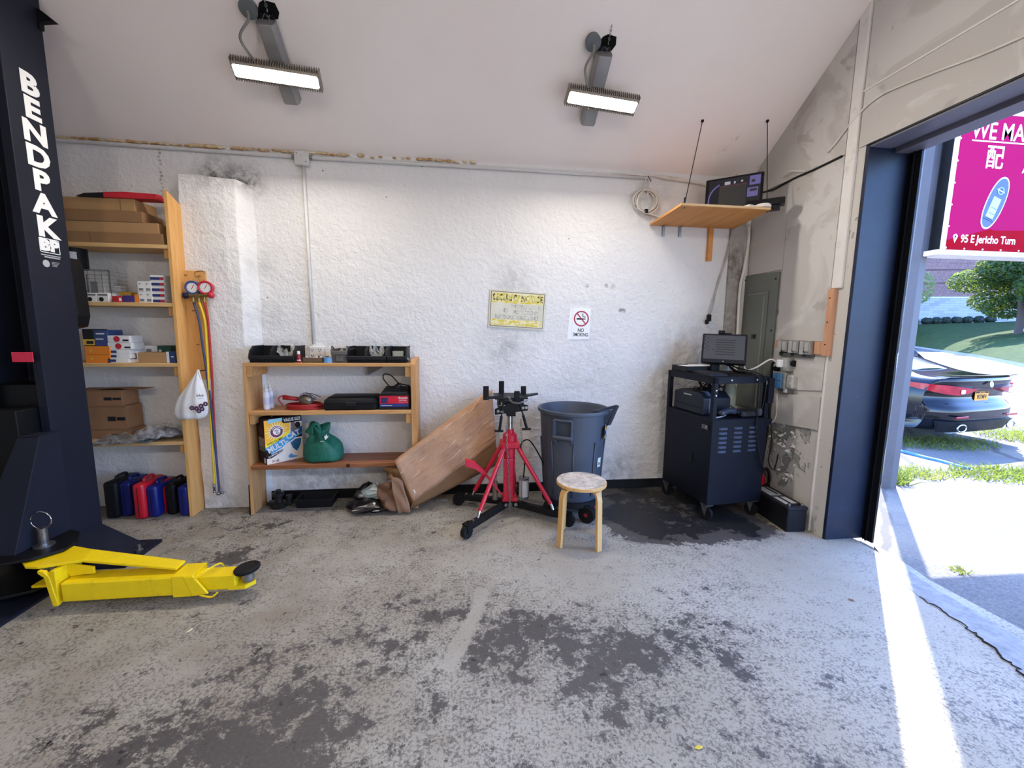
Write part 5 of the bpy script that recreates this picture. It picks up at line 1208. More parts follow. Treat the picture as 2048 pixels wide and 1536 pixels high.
Lm = T @ Matrix.Translation((-w / 2, 0, 0)) @ Matrix(((0, 0, -1, 0), (-1, 0, 0, 0), (0, 1, 0, 0), (0, 0, 0, 1)))   # left face: x towards the front
MB().box((-D * .8, H * .28, 0), (-D * .08, H * .58, .0008), Lm).build('side_panel', M('side_grey', S(150, 130, 128), .5), bx)
MB().box((-D * .8, H * .28, .0008), (-D * .08, H * .38, .0012), Lm).build('side_band', M('side_green', S(96, 110, 104), .5), bx)
c = Lm @ V((-D * .45, H * .72, .0006)); mb = MB(); mb.cyl(c, Lm @ V((-D * .45, H * .72, .0014)), .04, seg=20); mb.build('side_cat_print', M('tabby_dark', S(74, 44, 46), .6), bx)
MB().box((-D * .24, .01, .0), (-D * .06, .05, .001), Lm).build('side_mark', WHB, bx)
hp = T @ V((0, D * .5, H)); MB().tube([T @ V((-.06, D * .5, H - .001)), T @ V((-.02, D * .4, H + .035)), T @ V((.03, D * .4, H + .035)), T @ V((.07, D * .5, H - .001))], .004, 6, smooth=4).build('carry_strap', M('strap_grey', S(150, 140, 140), .5), bx, True)

# green fabric bag
p = atY(645, 918, 3.50); gb = thing('fabric_bag', 'dark green fabric bag with a white leaf mark slumped on the bottom shelf', 'bag', (p.x, 3.52, z))
g = NT('green_fabric'); g.bump(g.noise(16, 5, .6, .8), .5, .02)
M_GB = g.fin(g.mix(g.ramp(g.noise(7, 4, .6), .3, .7), S(8, 82, 66), S(18, 108, 86)), .55)
w2 = (atY(687, 890, 3.50).x - atY(605, 890, 3.50).x) / 2; hgt = atY(640, 852, 3.50).z - z
rings = []
for i, (t, ww, off) in enumerate(((0, .80, 0), (.03, .96, 0), (.12, 1.0, 0), (.3, .98, 0), (.45, .90, .0), (.58, .74, -.06), (.66, .55, -.12), (.72, .42, -.16), (.80, .46, -.18), (.9, .58, -.2), (1., .62, -.2))):
    ring = []
    for k in range(48):
        a = 2 * PI * k / 48; fl = (.05 if t < .6 else .22) * math.sin(5 * a + i * .25) * min(1, t * 2)
        zz = z + hgt * t + (hgt * .13 * math.cos(3 * a - .6) if t > .85 else 0) + .012 * math.sin(4 * a + 1) * (0 < t < .8)
        ring.append((p.x + off * w2 + w2 * ww * math.cos(a) * (1 + fl * .5), 3.535 + .115 * (ww ** .8) * math.sin(a) * (1 + fl), max(z, zz)))
    rings.append(ring)
MB().loft(rings).build('bag', M_GB, gb, True, sub=1)
mb = MB(); c = V((p.x - .2 * w2, 3.50, z + hgt * .8)); mb.tube([c + V((-.03, -.02, .0)), c + V((-.02, -.04, .07)), c + V((.02, -.04, .08)), c + V((.035, -.02, .0))], .014, 8, smooth=5); mb.build('handle', M_GB, gb, True)
mb = MB(); c = atY(651, 880, 3.415) 
for a, l in ((-.35, .034), (.1, .045), (.5, .036)): mb.prism([c + V((0, 0, 0)), c + V((math.sin(a) * l * .5 - .006, .012, math.cos(a) * l * .55)), c + V((math.sin(a) * l, .024, math.cos(a) * l)), c + V((math.sin(a) * l * .5 + .006, .012, math.cos(a) * l * .55))], (0, -.002, 0))
mb.box(c + V((-.04, -.002, -.012)), c + V((-.012, .0, -.008))); mb.build('leaf_mark', WHB, gb)

# ---------------------------------------------------------------- under and beside the bookcase
p = atY(556, 990, 3.55); em_ = thing('car_part', 'small dark metal car part on the floor under the bookcase', 'car part', (p.x, 3.56, 0))
MB().lathe([(.06, 0), (.065, .02), (.05, .035), (.03, .04), (.03, .09), (.045, .1), (.045, .125), (.02, .13), (.02, .15), (.001, .15)], (p.x, 3.56, 0), 20).build('mount', M('oily_metal', S(40, 38, 38), .45, .5), em_, 40)
mb = MB(); mb.box((p.x - .09, 3.53, .02), (p.x + .11, 3.60, .05), bev=.008); mb.cyl((p.x + .08, 3.565, .05), (p.x + .08, 3.565, .10), .025); mb.build('arm', M('oily_metal'), em_)
A = px(590, 975, 665, 1005, 3.52); dk = thing('drip_tray', 'low black tray on the floor under the bookcase', 'tray', ((A[0] + A[2]) / 2, 3.60, 0))
mb = MB(); mb.loft([[(A[0] + o, 3.50 + o, h), (A[2] - o, 3.50 + o, h), (A[2] - o, 3.69 - o, h), (A[0] + o, 3.69 - o, h)] for o, h in ((.015, 0), (0, .075), (.012, .075), (.024, .012))]); mb.build('tray', M('tray_black', S(22, 22, 24), .6), dk)
p0 = atY(735, 990, 3.46)
q = random.Random(3)
bgk = thing('rubbish_bag', 'crumpled black bin bag on the floor left of the torn cardboard', 'bag', (p0.x + .02, 3.44, 0))
def lump(c, rx, ry, h, seed, n=26, m_=12, amp=.14):
    q = random.Random(seed); ph = [q.uniform(0, 6) for _ in range(5)]; rings = []
    for j in range(m_ + 1):
        v = j / m_; r = math.sin(min(PI, .35 + v * 2.79)) ** .7 if j < m_ else .02
        rings.append([V(c) + V((math.cos(a) * rx * r * (1 + amp * math.sin(5 * a + ph[0] + v * 4) + amp * .7 * q.uniform(-1, 1)), math.sin(a) * ry * r * (1 + amp * math.sin(4 * a + ph[1]) + amp * .7 * q.uniform(-1, 1)), max(0.001, h * v * (1 + amp * .5 * math.sin(3 * a + ph[2])) ))) for a in [2 * PI * k / n for k in range(n)]])
    return MB().loft(rings)
lump((p0.x + .02, 3.42, 0), .17, .12, .10, 5).build('bag', M('bin_bag_black', S(20, 20, 23), .25, spec=.7), bgk, 25)
lump((p0.x + .0, 3.52, .0), .12, .09, .20, 6).build('bag_neck', M('bin_bag_black'), bgk, 25)
wf = lump((p0.x + .07, 3.47, .085), .10, .07, .125, 8, amp=.2).build('plastic_sheet', M('pale_green_film', S(178, 190, 186), .35))
tag(wf, 'pale grey plastic sheet crumpled on top of the black bin bag', 'plastic sheet')
# cardboard: long folded carton leaning on the bookcase and the wall, and torn pieces below it
M_KRAFT = None
g = NT('kraft_card')
v = g.n('Mapping'); g.put(v.inputs[0], g.map(rot=(0, R_(37), 0))); v.inputs['Scale'].default_value = (.28, 5, 9); v = v.outputs[0]
gr = g.noise(2.6, 6, .62, .35, v); g2 = g.noise(5.5, 5, .6, .3, v)
c = g.mix(g.ramp(g.noise(5, 6, .65, .5), .35, .7), S(178, 136, 104), S(200, 160, 128))
c = g.mix(g.ramp(gr, .60, .63, 0, .55), c, S(226, 198, 170))
c = g.mix(g.ramp(g2, .62, .645, 0, .5), c, S(140, 102, 76))
c = g.mix(g.ramp(g.noise(3, 6, .7), .6, .72, 0, .4), c, S(138, 98, 70))
g.bump(g.math('ADD', gr, g.math('MULTIPLY', g2, .6)), .7, .03)
M_KRAFT = g.fin(c, .8)
cbx = thing('cardboard', 'long flattened brown carton leaning across from the bookcase to the red jack', 'cardboard', (-.05, 3.4, 0))
# corners of the face towards the room, from the photograph, on a leaning plane
def lean(x, y, dy=0.): # plane: from the floor at y~3.33 leaning back to the wall
    n = V((.25, -1, .12)).normalized(); o = V((-.40, 3.29, 0.02)); d = ray(x, y); t = (o - EYE).dot(n) / d.dot(n); return EYE + d * t
PT = [lean(*a) for a in ((790, 925), (985, 779), (1002, 800), (992, 884), (826, 1003))]
mb = MB()
nrm = (PT[1] - PT[0]).cross(PT[4] - PT[0]).normalized(); nrm = nrm if nrm.y > 0 else -nrm
def sheet(u, v):
    a = PT[0].lerp(PT[1], u); b = PT[4].lerp(PT[3], u); p = a.lerp(b, v)
    return p + nrm * (.012 * math.sin(u * 7 + v * 3) * math.sin(v * PI) + .006 * math.sin(u * 15 - v * 6) + .02 * max(0, v - .8) * 5 * (1 - v))
mb.grid(sheet, 30, 14); mb.build('front_sheet', M_KRAFT, cbx, 60, solid=.006)
FL = [lean(822, 1023), lean(1003, 930)]
mb = MB(); mb.grid(lambda u, v: sheet(u, 1).lerp(FL[0].lerp(FL[1], u), v) + nrm * (.05 * v + .008), 20, 4); mb.build('bottom_side', M_CARDD, cbx, 60, solid=.005)
mb = MB(); mb.grid(lambda u, v: sheet(u * .98, 0) + nrm * (.05 * v) + V((0, 0, .008 * v)), 20, 3); mb.build('top_side', M_KRAFT, cbx, 60, solid=.005)
mb = MB(); mb.grid(lambda u, v: sheet(u * .97 + .015, v) + nrm * (.055 - .005 * (1 - v)), 20, 8); mb.build('back_sheet', M_CARDD, cbx, 60, solid=.005)
mb = MB(); mb.grid(lambda u, v: lean(797 + 34 * v, 938 + 74 * v) + nrm * (.02 + .07 * u) + V((-.05 * u, .0, -.02 * u)), 4, 6); mb.build('end_flap', M_CARDD, cbx, 40, solid=.005)
mb = MB(); a = sheet(.045, .80); mb.grid(lambda u, v: sheet(.045 + u * .012, .78 + v * .09) - nrm * .006, 2, 3); mb.build('tape_scrap', M('tape_clear', S(230, 222, 212), .4), cbx)
def scrap(name, label, pts, mat, seed, amp=.02, fold=0.):
    q = random.Random(seed); P = [V(p) for p in pts]
    f = lambda u, v: P[0].lerp(P[1], u).lerp(P[3].lerp(P[2], u), v) + V((0, -fold * math.sin(u * PI), 0)) + V((amp * math.sin(u * 8 + v * 5 + seed), amp * math.sin(u * 6 - v * 9 + seed), amp * .5 * math.sin(u * 11 + seed)))
    mb = MB(); mb.grid(f, 10, 8)
    tag(mb.build(name, mat, None, 40, solid=.005), label, 'cardboard', 'torn cardboard pieces on the floor')
L_ = lambda x, y, Y: tuple(atY(x, y, Y))
scrap('cardboard_scrap', 'torn brown cardboard strip standing in front of the long carton end', [L_(780, 950, 3.34), L_(806, 960, 3.32), L_(820, 1024, 3.285), L_(795, 1027, 3.30)], M('scrap_card', S(150, 116, 92), .85, var=.12), 2, .006)
scrap('cardboard_scrap', 'dark curled cardboard flap under the top end of the long carton', [L_(768, 935, 3.46), L_(800, 926, 3.44), L_(806, 945, 3.42), L_(775, 962, 3.44)], M_CARDD, 5, .012, .02)
scrap('cardboard_scrap', 'crumpled dark brown cardboard beside the black bin bag', [L_(757, 965, 3.40), L_(790, 960, 3.40), L_(794, 1018, 3.33), L_(760, 1015, 3.34)], M('scrap_dark', S(116, 82, 60), .85, var=.2), 9, .016, .03)
scrap('cardboard_scrap', 'light tan cardboard corner poking out below the long carton', [L_(792, 950, 3.39), L_(808, 945, 3.385), L_(810, 968, 3.37), L_(798, 972, 3.38)], M('scrap_tan', S(190, 148, 96), .8), 7, .004)
# ================================================================ transmission jack
M_JRED = M('jack_red', S(196, 20, 52), .3, var=.06, spec=.6)
M_JBLK = M('jack_black', S(18, 19, 22), .45)
JX, JY = .385, 3.27
jk = thing('transmission_jack', 'red tripod transmission jack with a black head plate and castors', 'jack', (JX, JY, 0))
jz = lambda x, y: atY(x, y, JY).z
zt_, zc_ = jz(1022, 865), jz(1022, 838)
cyl_ = MB().lathe([(.060, .13), (.060, .15), (.046, .155), (.046, zt_ - .10), (.058, zt_ - .09), (.058, zt_ - .015), (.044, zt_), (.02, zt_)], (JX, JY, 0), 28).build('cylinder', M_JRED, jk, 40)
mb = MB(); mb.box((JX - .062, JY - .07, .12), (JX + .062, JY + .07, .145)); mb.box((JX - .055, JY - .072, .13), (JX + .02, JY - .045, zt_ - .2)); mb.box((JX - .075, JY - .075, zt_ - .12), (JX + .075, JY + .075, zt_ - .065), bev=.01); mb.build('collar', M_JRED, jk, bev=.003)
MB().cyl((JX, JY, zt_ - .02), (JX, JY, zc_ + .06), .022).build('chrome_ram', M_CHR, jk, 40)
MB().cyl((JX, JY, zt_ - .01), (JX, JY, zt_ + .03), .034).build('seal_ring', M_JRED, jk, 40)
# legs with castors
wheels = [atZ(937, 1062, .045), atZ(1132, 1040, .045), atZ(922, 1000, .045), V((.50, 3.63, .045))]
wheels = [V((w.x, w.y, 0)) for w in wheels]
ctr = V((JX, JY, 0))
M_TYR = M('castor_rubber', S(24, 24, 26), .6)
for k, w in enumerate(wheels):
    d = (w - ctr); d.z = 0; d.normalize(); sd = V((-d.y, d.x, 0))
    a, b = ctr + d * .04 + V((0, 0, .095)), w - d * .03 + V((0, 0, .085))
    mb = MB(); mb.prism([a + sd * .022 - V((0, 0, .03)), a - sd * .022 - V((0, 0, .03)), a - sd * .022 + V((0, 0, .02)), a + sd * .022 + V((0, 0, .02))], b - a)
    lg = mb.build('leg', M_JBLK, jk, bev=.003)
    c = w + V((0, 0, .05))
    MB().cyl(c - sd * .018 + d * .02, c + sd * .018 + d * .02, .05, seg=28).build('castor', M_TYR, lg, 40)
    mb = MB(); mb.box((-.03, -.03, .100), (.04, .03, .108), rot((w.x, w.y, 0), math.atan2(d.y, d.x))); 
    for s in (-1, 1): mb.prism([c + sd * s * .024 + d * .03 - V((0, 0, .012)), c + sd * s * .024 + d * .0 - V((0, 0, .012)), c + sd * s * .024 - d * .03 + V((0, 0, .045)), c + sd * s * .024 + d * .04 + V((0, 0, .045))], sd * .003)
    mb.cyl(w + V((0, 0, .1)), w + V((0, 0, .113)), .010); mb.build('castor_fork', M_JBLK, lg)
    MB().cyl(b - d * .02 + V((0, 0, .0)), b - d * .02 + V((0, 0, .029)), .011).build('bolt', M_BARE, lg, 40)
    e = b - d * .09 + V((0, 0, .05)); s_ = ctr + d * .055 + V((0, 0, zt_ - .085))
    st_ = MB().tube([s_, s_.lerp(e, .97)], .017, 12).build('brace', M_JRED, jk, 40)
    MB().tube([s_.lerp(e, .97), s_.lerp(e, 1.0), e + d * .01 - V((0, 0, .03))], .012, 10).build('brace_end', M_CHR, st_, 40)
MB().cyl((JX - .035, JY - .075, .10), (JX - .035, JY - .085, .10), .014).cyl((JX + .045, JY - .075, .10), (JX + .045, JY - .085, .10), .014).build('base_bolts', M_BARE, jk, 40)
# foot pedal
pp = [atY(x, y, Y) for x, y, Y in ((930, 930, 3.12), (948, 935, 3.13), (968, 948, 3.16), (985, 968, 3.19), (1003, 990, 3.21))]
MB().loft([[p + V((0, -.02 * k, .0)), p + V((0, .02 * k, 0)), p + V((0, .02 * k, .03 * k)), p + V((0, -.02 * k, .03 * k))] for p, k in zip(pp, (1.5, 1.5, 1., .8, .5))]).build('pedal', M_JRED, jk, 50)
p = atY(990, 965, 3.24); MB().cyl((p.x, 3.24, .13), (p.x, 3.24, .28), .022).cyl((p.x, 3.24, .28), (p.x, 3.24, .33), .012).ball((p.x, 3.24, .335), .016).build('release_valve', M_OLD := M('old_metal', S(132, 122, 110), .35, .7), jk, 40)
p = atY(1047, 975, 3.22); pb = MB().lathe([(.03, -.075), (.038, -.07), (.038, .07), (.03, .075)], (p.x, 3.22, p.z), 24).build('air_motor', M('motor_grey', S(186, 186, 184), .4, dirt=.3), jk, 40)
mb = MB(); mb.cyl((p.x, 3.22, p.z + .07), (p.x, 3.22, p.z + .085), .045, seg=6); mb.cyl((p.x, 3.22, p.z - .09), (p.x, 3.22, p.z - .07), .045, seg=6)
for k in range(3): a = k * 2.1; mb.cyl((p.x + .042 * math.cos(a), 3.22 + .042 * math.sin(a), p.z - .09), (p.x + .042 * math.cos(a), 3.22 + .042 * math.sin(a), p.z + .09), .004)
mb.cyl((p.x, 3.22, p.z - .13), (p.x, 3.22, p.z - .08), .01); mb.build('motor_ends', M_BARE, pb, 40)
MB().tube([(p.x, 3.23, p.z + .08), (p.x + .01, 3.25, p.z + .22), (p.x - .02, 3.27, p.z + .34), (p.x + .05, 3.26, p.z + .38), (p.x + .16, 3.24, p.z + .20), (p.x + .24, 3.22, p.z - .02)], .006, 7, smooth=6).build('air_hose', M_JBLK, jk, True)
# tilting head
zp = jz(1015, 795); hd = MB()
hd.prism([(JX - .13, JY - .10, zp), (JX + .13, JY - .10, zp), (JX + .13, JY + .11, zp + .01), (JX - .13, JY + .11, zp + .01)], (0, 0, .012)); hd.box((JX - .10, JY - .08, zc_ + .10), (JX - .05, JY + .08, zp)); hd.box((JX + .04, JY - .08, zc_ + .08), (JX + .10, JY + .08, zp)); hd.box((JX - .06, JY - .07, zc_ + .10), (JX + .05, JY + .06, zp - .02))
hd.prism([(JX - .13, JY - .095, zc_ + .055), (JX + .13, JY - .095, zc_ + .085), (JX + .13, JY - .095, zc_ + .13), (JX - .02, JY - .095, zc_ + .15), (JX - .13, JY - .095, zc_ + .10)], (0, .012, 0)); hd.box((JX - .035, JY - .09, zc_ + .04), (JX + .035, JY + .05, zc_ + .12))
hd = hd.build('head', M_JBLK, jk, bev=.003)
mb = MB()
for x, zz in ((-.105, .085), (-.075, .08), (.09, .11), (.115, .112)): mb.cyl((JX + x, JY - .108, zc_ + zz), (JX + x, JY - .09, zc_ + zz), .011)
mb.cyl((JX - .08, JY - .10, zp - .04), (JX - .08, JY - .10, zp - .02), .006); mb.box((JX - .10, JY - .10, zp - .048), (JX - .05, JY - .095, zp - .043)); mb.build('head_bolts', M_BARE, hd, 40)
for (x, y, Y, xb, yb, Yb_) in ((972, 772, 3.19, 990, 793, 3.2), (1003, 762, 3.40, 1016, 782, 3.36), (1047, 772, 3.36, 1040, 790, 3.33), (1034, 782, 3.14, 1030, 797, 3.18)):
    t = atY(x, y, Y); 
    arm = MB().box((t.x - .022, t.y - .006, zp - .005), (t.x + .022, t.y + .006, t.z), bev=.003).tube([(t.x, t.y, zp + .012), (JX + (.06 if t.x > JX else -.06), JY + (.04 if t.y > JY else -.04), zp + .012)], .014, 4)
    arm.build('head_arm', M_JBLK, jk)
a, b = atY(1060, 796, 3.24), atY(1075, 787, 3.28); MB().prism([(JX + .10, JY - .05, zp + .004), (b.x, JY - .02, b.z - .006), (b.x, JY + .02, b.z - .006), (JX + .10, JY + .06, zp + .004)], (0, 0, .012)).build('head_arm', M_JBLK, jk)
for x0, y0, x1, y1 in ((1006, 808, 999, 862), (1040, 808, 1054, 858)):
    a, b = atY(x0, y0, JY - .10), atY(x1, y1, JY - .11); mb = MB(); mb.cyl(a, a.lerp(b, .5), .006); sc = mb.cyl(a.lerp(b, .45), b, .011).box(b + V((-.04, -.008, -.008)), b + V((.03, .008, .008))).build('adjusting_screw', M_JBLK, jk, 40)
def chain(pts, n, r=.0075, w=.0022):
    P = spline([V(p) for p in pts], 12); Ls = [0]
    for a, b in zip(P, P[1:]): Ls.append(Ls[-1] + (b - a).length)
    mb = MB()
    for k in range(n):
        s = Ls[-1] * k / (n - 1); i = max(j for j in range(len(Ls)) if Ls[j] <= s + 1e-9); i = min(i, len(P) - 2)
        c = P[i].lerp(P[i + 1], (s - Ls[i]) / max(1e-9, Ls[i + 1] - Ls[i])); t = (P[i + 1] - P[i]).normalized(); sd = t.orthogonal().normalized(); sd = (Matrix.Rotation(PI / 2 * (k % 2), 3, t) @ sd)
        mb.tube([c + t * r * 1.75 * math.cos(q) + sd * r * math.sin(q) for q in [2 * PI * j / 10 for j in range(10)]], w, 5, True)
    return mb
chain([atY(1013, 850, 3.19), atY(1014, 890, 3.175), atY(1017, 940, 3.175), atY(1019, 985, 3.175), atY(1020, 1019, 3.175)], 34).build('safety_chain', M_BARE, jk, True)
chain([atY(1018, 795, 3.155), atY(1023, 803, 3.14), atY(1035, 806, 3.14), atY(1046, 804, 3.15), atY(1053, 802, 3.18)], 9).build('head_chain', M_BARE, jk, True)
chain([atY(1042, 842, 3.22), atY(1043, 862, 3.22), atY(1044, 884, 3.22)], 6).build('hook_chain', M_BARE, jk, True)

# ================================================================ wheeled waste bin
M_CAN = M('bin_grey_plastic', S(66, 74, 88), .5, var=.05, scale=5, dirt=.08)
CX, CY, ZR = .90, 3.25, .885
wb_ = thing('waste_bin', 'round grey plastic waste bin on a wheeled dolly beside the red jack', 'bin', (CX, CY, 0))
cz = .165
MB().lathe([(.20, cz), (.222, cz), (.226, cz + .02), (.268, ZR - .03), (.285, ZR - .028), (.29, ZR - .012), (.285, ZR), (.272, ZR), (.262, ZR - .02), (.215, cz + .03), (.0005, cz + .03)], (CX, CY, 0), 56).build('bucket', M_CAN, wb_, 40)
mb = MB()
for k in range(9):
    a = 2 * PI * k / 9 + .3; b0 = (.228, cz + .04); b1 = (.2605, ZR - .24)
    mb.tube([(CX + b0[0] * math.cos(a), CY + b0[0] * math.sin(a), b0[1]), (CX + b1[0] * math.cos(a), CY + b1[0] * math.sin(a), b1[1])], .006, 6)
mb.build('ribs', M_CAN, wb_, True)
# moulded side brackets and handles
def around(a, r, z): return V((CX + r * math.cos(a), CY + r * math.sin(a), z))
for a0, nm in ((R_(-122), 'front'),):
    mb = MB(); pts = []
    for da in (-.24, .24): mb.prism([around(a0 + da, .262, ZR - .05), around(a0 + da, .30, ZR - .06), around(a0 + da, .305, ZR - .20), around(a0 + da, .256, ZR - .26)], (around(a0 + da + .06, .27, 0) - around(a0 + da, .27, 0)))
    mb.tube([around(a0 + t, .298, ZR - .19) for t in (-.22, -.1, 0, .1, .22, .28)], .016, 8)
    mb.tube([around(a0 + t, .285, ZR - .06) for t in (-.22, -.1, 0, .1, .22, .28)], .012, 8)
    mb.build('side_handle', M_CAN, wb_, 40, bev=.003)
a0 = R_(-18); n = V((math.cos(a0), math.sin(a0), 0)); sd = V((-math.sin(a0), math.cos(a0), 0)); o = around(a0, .285, ZR - .06)
h0, h1 = atY(1216, 858, 3.06), atY(1238, 812, 3.12)
mb = MB(); P_ = lambda x, y, Y: atY(x, y, Y)
mb.prism([P_(1168, 864, 3.03), P_(1184, 864, 3.03), P_(1203, 820, 3.03), P_(1188, 820, 3.03)], (0, .02, 0)); mb.prism([P_(1189, 821, 3.04), P_(1234, 810, 3.10), P_(1239, 812, 3.10), P_(1222, 850, 3.10), P_(1214, 852, 3.10), P_(1228, 818, 3.10), P_(1197, 827, 3.04)], (.0, .018, 0)); mb.prism([P_(1196, 828, 3.045), P_(1227, 819, 3.10), P_(1214, 850, 3.10), P_(1193, 846, 3.04)], (0, .008, 0)); mb.build('tipped_handle', M('bin_dark_plastic', S(46, 49, 56), .5), wb_, bev=.004)
L1 = around(R_(-27), .262, ZR - .23); n = (L1 - V((CX, CY, L1.z))).normalized(); F = frame(around(R_(-36), .274, ZR - .17), (-n.y, n.x, 0), n)
lb_ = plate(F, .11, .10, .002).build('label', M('label_black', S(34, 36, 44), .5), wb_)
plate(F @ Matrix.Translation((-.02, .03, .002)), .06, .03, .001).build('yellow_block', M('label_yellow', S(236, 200, 40), .5), lb_); plate(F @ Matrix.Translation((-.03, -.03, .002)), .045, .02, .001).build('yellow_block', M('label_yellow'), lb_); plate(F @ Matrix.Translation((.03, -.01, .002)), .035, .05, .001).build('figure_block', M('label_blue', S(130, 150, 190), .5), lb_)
F = frame(around(R_(-47), .2475, ZR - .41), (math.sin(R_(47)), math.cos(R_(47)), 0), (math.cos(R_(47)), -math.sin(R_(47)), -.05)); st2 = plate(F, .045, .075, .002).build('sticker', M('sticker_pale', S(206, 220, 200), .5), wb_); plate(F @ Matrix.Translation((0, -.01, .002)), .014, .02, .001).build('sticker_mark', M_INKD, st2)
dl = MB().lathe([(.0005, .115), (.215, .115), (.24, .125), (.24, .165), (.225, .165), (.225, .14), (.0005, .14)], (CX, CY, 0), 40).build('dolly', M('dolly_black', S(26, 26, 30), .55), wb_, 40)
for k, a in enumerate((R_(-72), R_(-20), R_(52), R_(124), R_(196))):
    c = around(a, .20 if k else .235, .066); t = V((math.sin(a + .5), -math.cos(a + .5), 0))
    wv = MB().cyl(c - t * .02, c + t * .02, .066, seg=28).build('wheel', M_TYR, dl, 40)
    MB().cyl(c - t * .021, c + t * .021, .016).build('hub', M('hub_red', S(150, 30, 50), .5), wv, 40)
    MB().box(c + V((-.02, -.02, .06)), c + V((.02, .02, .08))).build('fork', M_DARK, wv)

# ================================================================ stool
M_BIRCH = wood('bent_birch', S(206, 160, 96), S(226, 184, 122), 'Z', 1., .45)
g = NT('worn_white_seat'); c = g.mix(g.ramp(g.noise(14, 7, .7, .6), .42, .62), S(214, 206, 196), S(160, 150, 142)); c = g.mix(g.ramp(g.noise(40, 6, .75), .6, .68, 0, .7), c, S(92, 84, 80)); M_SEAT = g.fin(c, .6)
sc0 = atZ(1163, 961, .445); SX, SYY = sc0.x, sc0.y
stl = thing('stool', 'round wooden stool with a worn whitish seat and bent birch legs', 'stool', (SX, SYY, 0))
seat = MB().lathe([(.0005, .422), (.172, .422), (.176, .425), (.176, .444), (.173, .447), (.0005, .447)], (SX, SYY, 0), 56).build('seat', M_BIRCH, stl, 40)
MB().lathe([(.0005, .447), (.1725, .447), (.1725, .4482), (.0005, .4482)], (SX, SYY, 0), 56).build('seat_veneer', M_SEAT, seat, 40)
feet = [atZ(1113, 1095, 0), atZ(1203, 1105, 0), atZ(1119, 1046, 0)]
fc = V((SX, SYY, 0))
angs = [math.atan2(p.y - SYY, p.x - SX) for p in feet]; rad = .195
base = (angs[0] + (angs[1] - PI / 2)) / 2
for k in range(4):
    a = base + k * PI / 2; d = V((math.cos(a), math.sin(a), 0)); s = V((-d.y, d.x, 0)); ring = []
    prof = [(.03, .411, 0), (.10, .411, 0), (.135, .409, 0), (.158, .398, .3), (.170, .378, .75), (.176, .35, 1), (.19, .0, 1)]
    rings = []
    for r, z_, q in prof:
        tn = V((d.x * (1 - q) + 0, d.y * (1 - q), -q)).normalized(); up_ = V((d.x * q, d.y * q, (1 - q))).normalized(); c = fc + d * r + V((0, 0, z_))
        th = .0105; rings.append([c + s * .022 + up_ * th, c - s * .022 + up_ * th, c - s * .022 - up_ * th, c + s * .022 - up_ * th])
    MB().loft(rings).build('leg', M_BIRCH, stl, 50, bev=.002)

# ================================================================ notices on the wall
c0, c1, c2, c3 = [atY(x, y, WY - .004) for x, y in ((980, 577), (1092, 585), (1088, 662), (976, 655))]
ss = thing('security_sign', 'faded yellow security notice sign on the white wall', 'sign', (.49, WY, 1.5))
ax = ((c1 - c0) + (c2 - c3)).normalized(); o = (c0 + c1 + c2 + c3) / 4; F = frame((o.x, WY - .006, o.z), (ax.x, 0, ax.z), (0, -1, 0)); w, h = .50, .325
g = NT('weathered_sign')
ver = g.noise(5, 7, .75, .4, g.map((5, 1, 2.2)))
c = g.mix(g.ramp(g.noise(6, 5, .6), .3, .7), S(206, 202, 184), S(222, 218, 204)); M_SGB = g.fin(c, .6)
MB().box((-w / 2, -h / 2, -.002), (w / 2, h / 2, .002), F, bev=.004).build('plate', M_SGB, ss)
mb = MB()
for a, b in (((-w / 2 + .012, h / 2 - .016), (w / 2 - .012, h / 2 - .011)), ((-w / 2 + .012, -h / 2 + .011), (w / 2 - .012, -h / 2 + .016)), ((-w / 2 + .012, -h / 2 + .012), (-w / 2 + .017, h / 2 - .012)), ((w / 2 - .017, -h / 2 + .012), (w / 2 - .012, h / 2 - .012))): mb.box((*a, .002), (*b, .0025), F)
mb.build('border', M('sign_brown', S(92, 80, 50), .6), ss)
def worn(name, ink, base, lo, hi, sc=(4, 1, 9)):
    g = NT(name); v = g.noise(4.5, 8, .78, .5, g.map(sc)); return g.fin(g.mix(g.ramp(v, lo, hi), ink, base), .6)
M_YW = worn('faded_yellow', S(214, 190, 8), S(232, 226, 186), .45, .55); M_KW = worn('faded_black', S(38, 34, 26), S(222, 210, 130), .455, .53, (9, 1, 3)); M_GW = worn('faded_grey', S(132, 130, 124), S(212, 209, 198), .42, .56, (9, 1, 4))
MB().box((-w / 2 + .022, .055, .002), (w / 2 - .022, h / 2 - .022, .0024), F).build('yellow_band', M_YW, ss); MB().box((-w / 2 + .022, -h / 2 + .022, .002), (w / 2 - .022, -.088, .0024), F).build('yellow_band', M_YW, ss)
text('lettering', 'SECURITY NOTICE', F @ Matrix.Translation((0, .098, .0026)), .072, M_KW, ss, .0035, .735)
text('lettering', 'THIS PROPERTY IS', F @ Matrix.Translation((.075, .025, .0024)), .05, M_GW, ss, .0015, .66)
text('lettering', 'PROTECTED BY', F @ Matrix.Translation((.075, -.022, .0024)), .05, M_GW, ss, .0015, .66)
text('lettering', 'ELECTRONIC SURVEILLANCE', F @ Matrix.Translation((.0, -.068, .0024)), .05, M_GW, ss, .0015, .60)
mb = MB()
for x, y in ((0, h / 2 - .012), (-w / 2 + .02, -h / 2 + .02), (w / 2 - .02, -h / 2 + .015)): mb.cyl(F @ V((x, y, .002)), F @ V((x, y, .006)), .005, seg=10)
mb.build('screws', M_BARE, ss)
MB().cyl(F @ V((-.10, -.01, .002)), F @ V((-.10, -.01, .0026)), .022, seg=20).build('faded_emblem', M_GW, ss)
ns = thing('no_smoking_notice', 'white paper no smoking notice on the back wall right of the yellow sign', 'notice', (1.06, WY, 1.425))
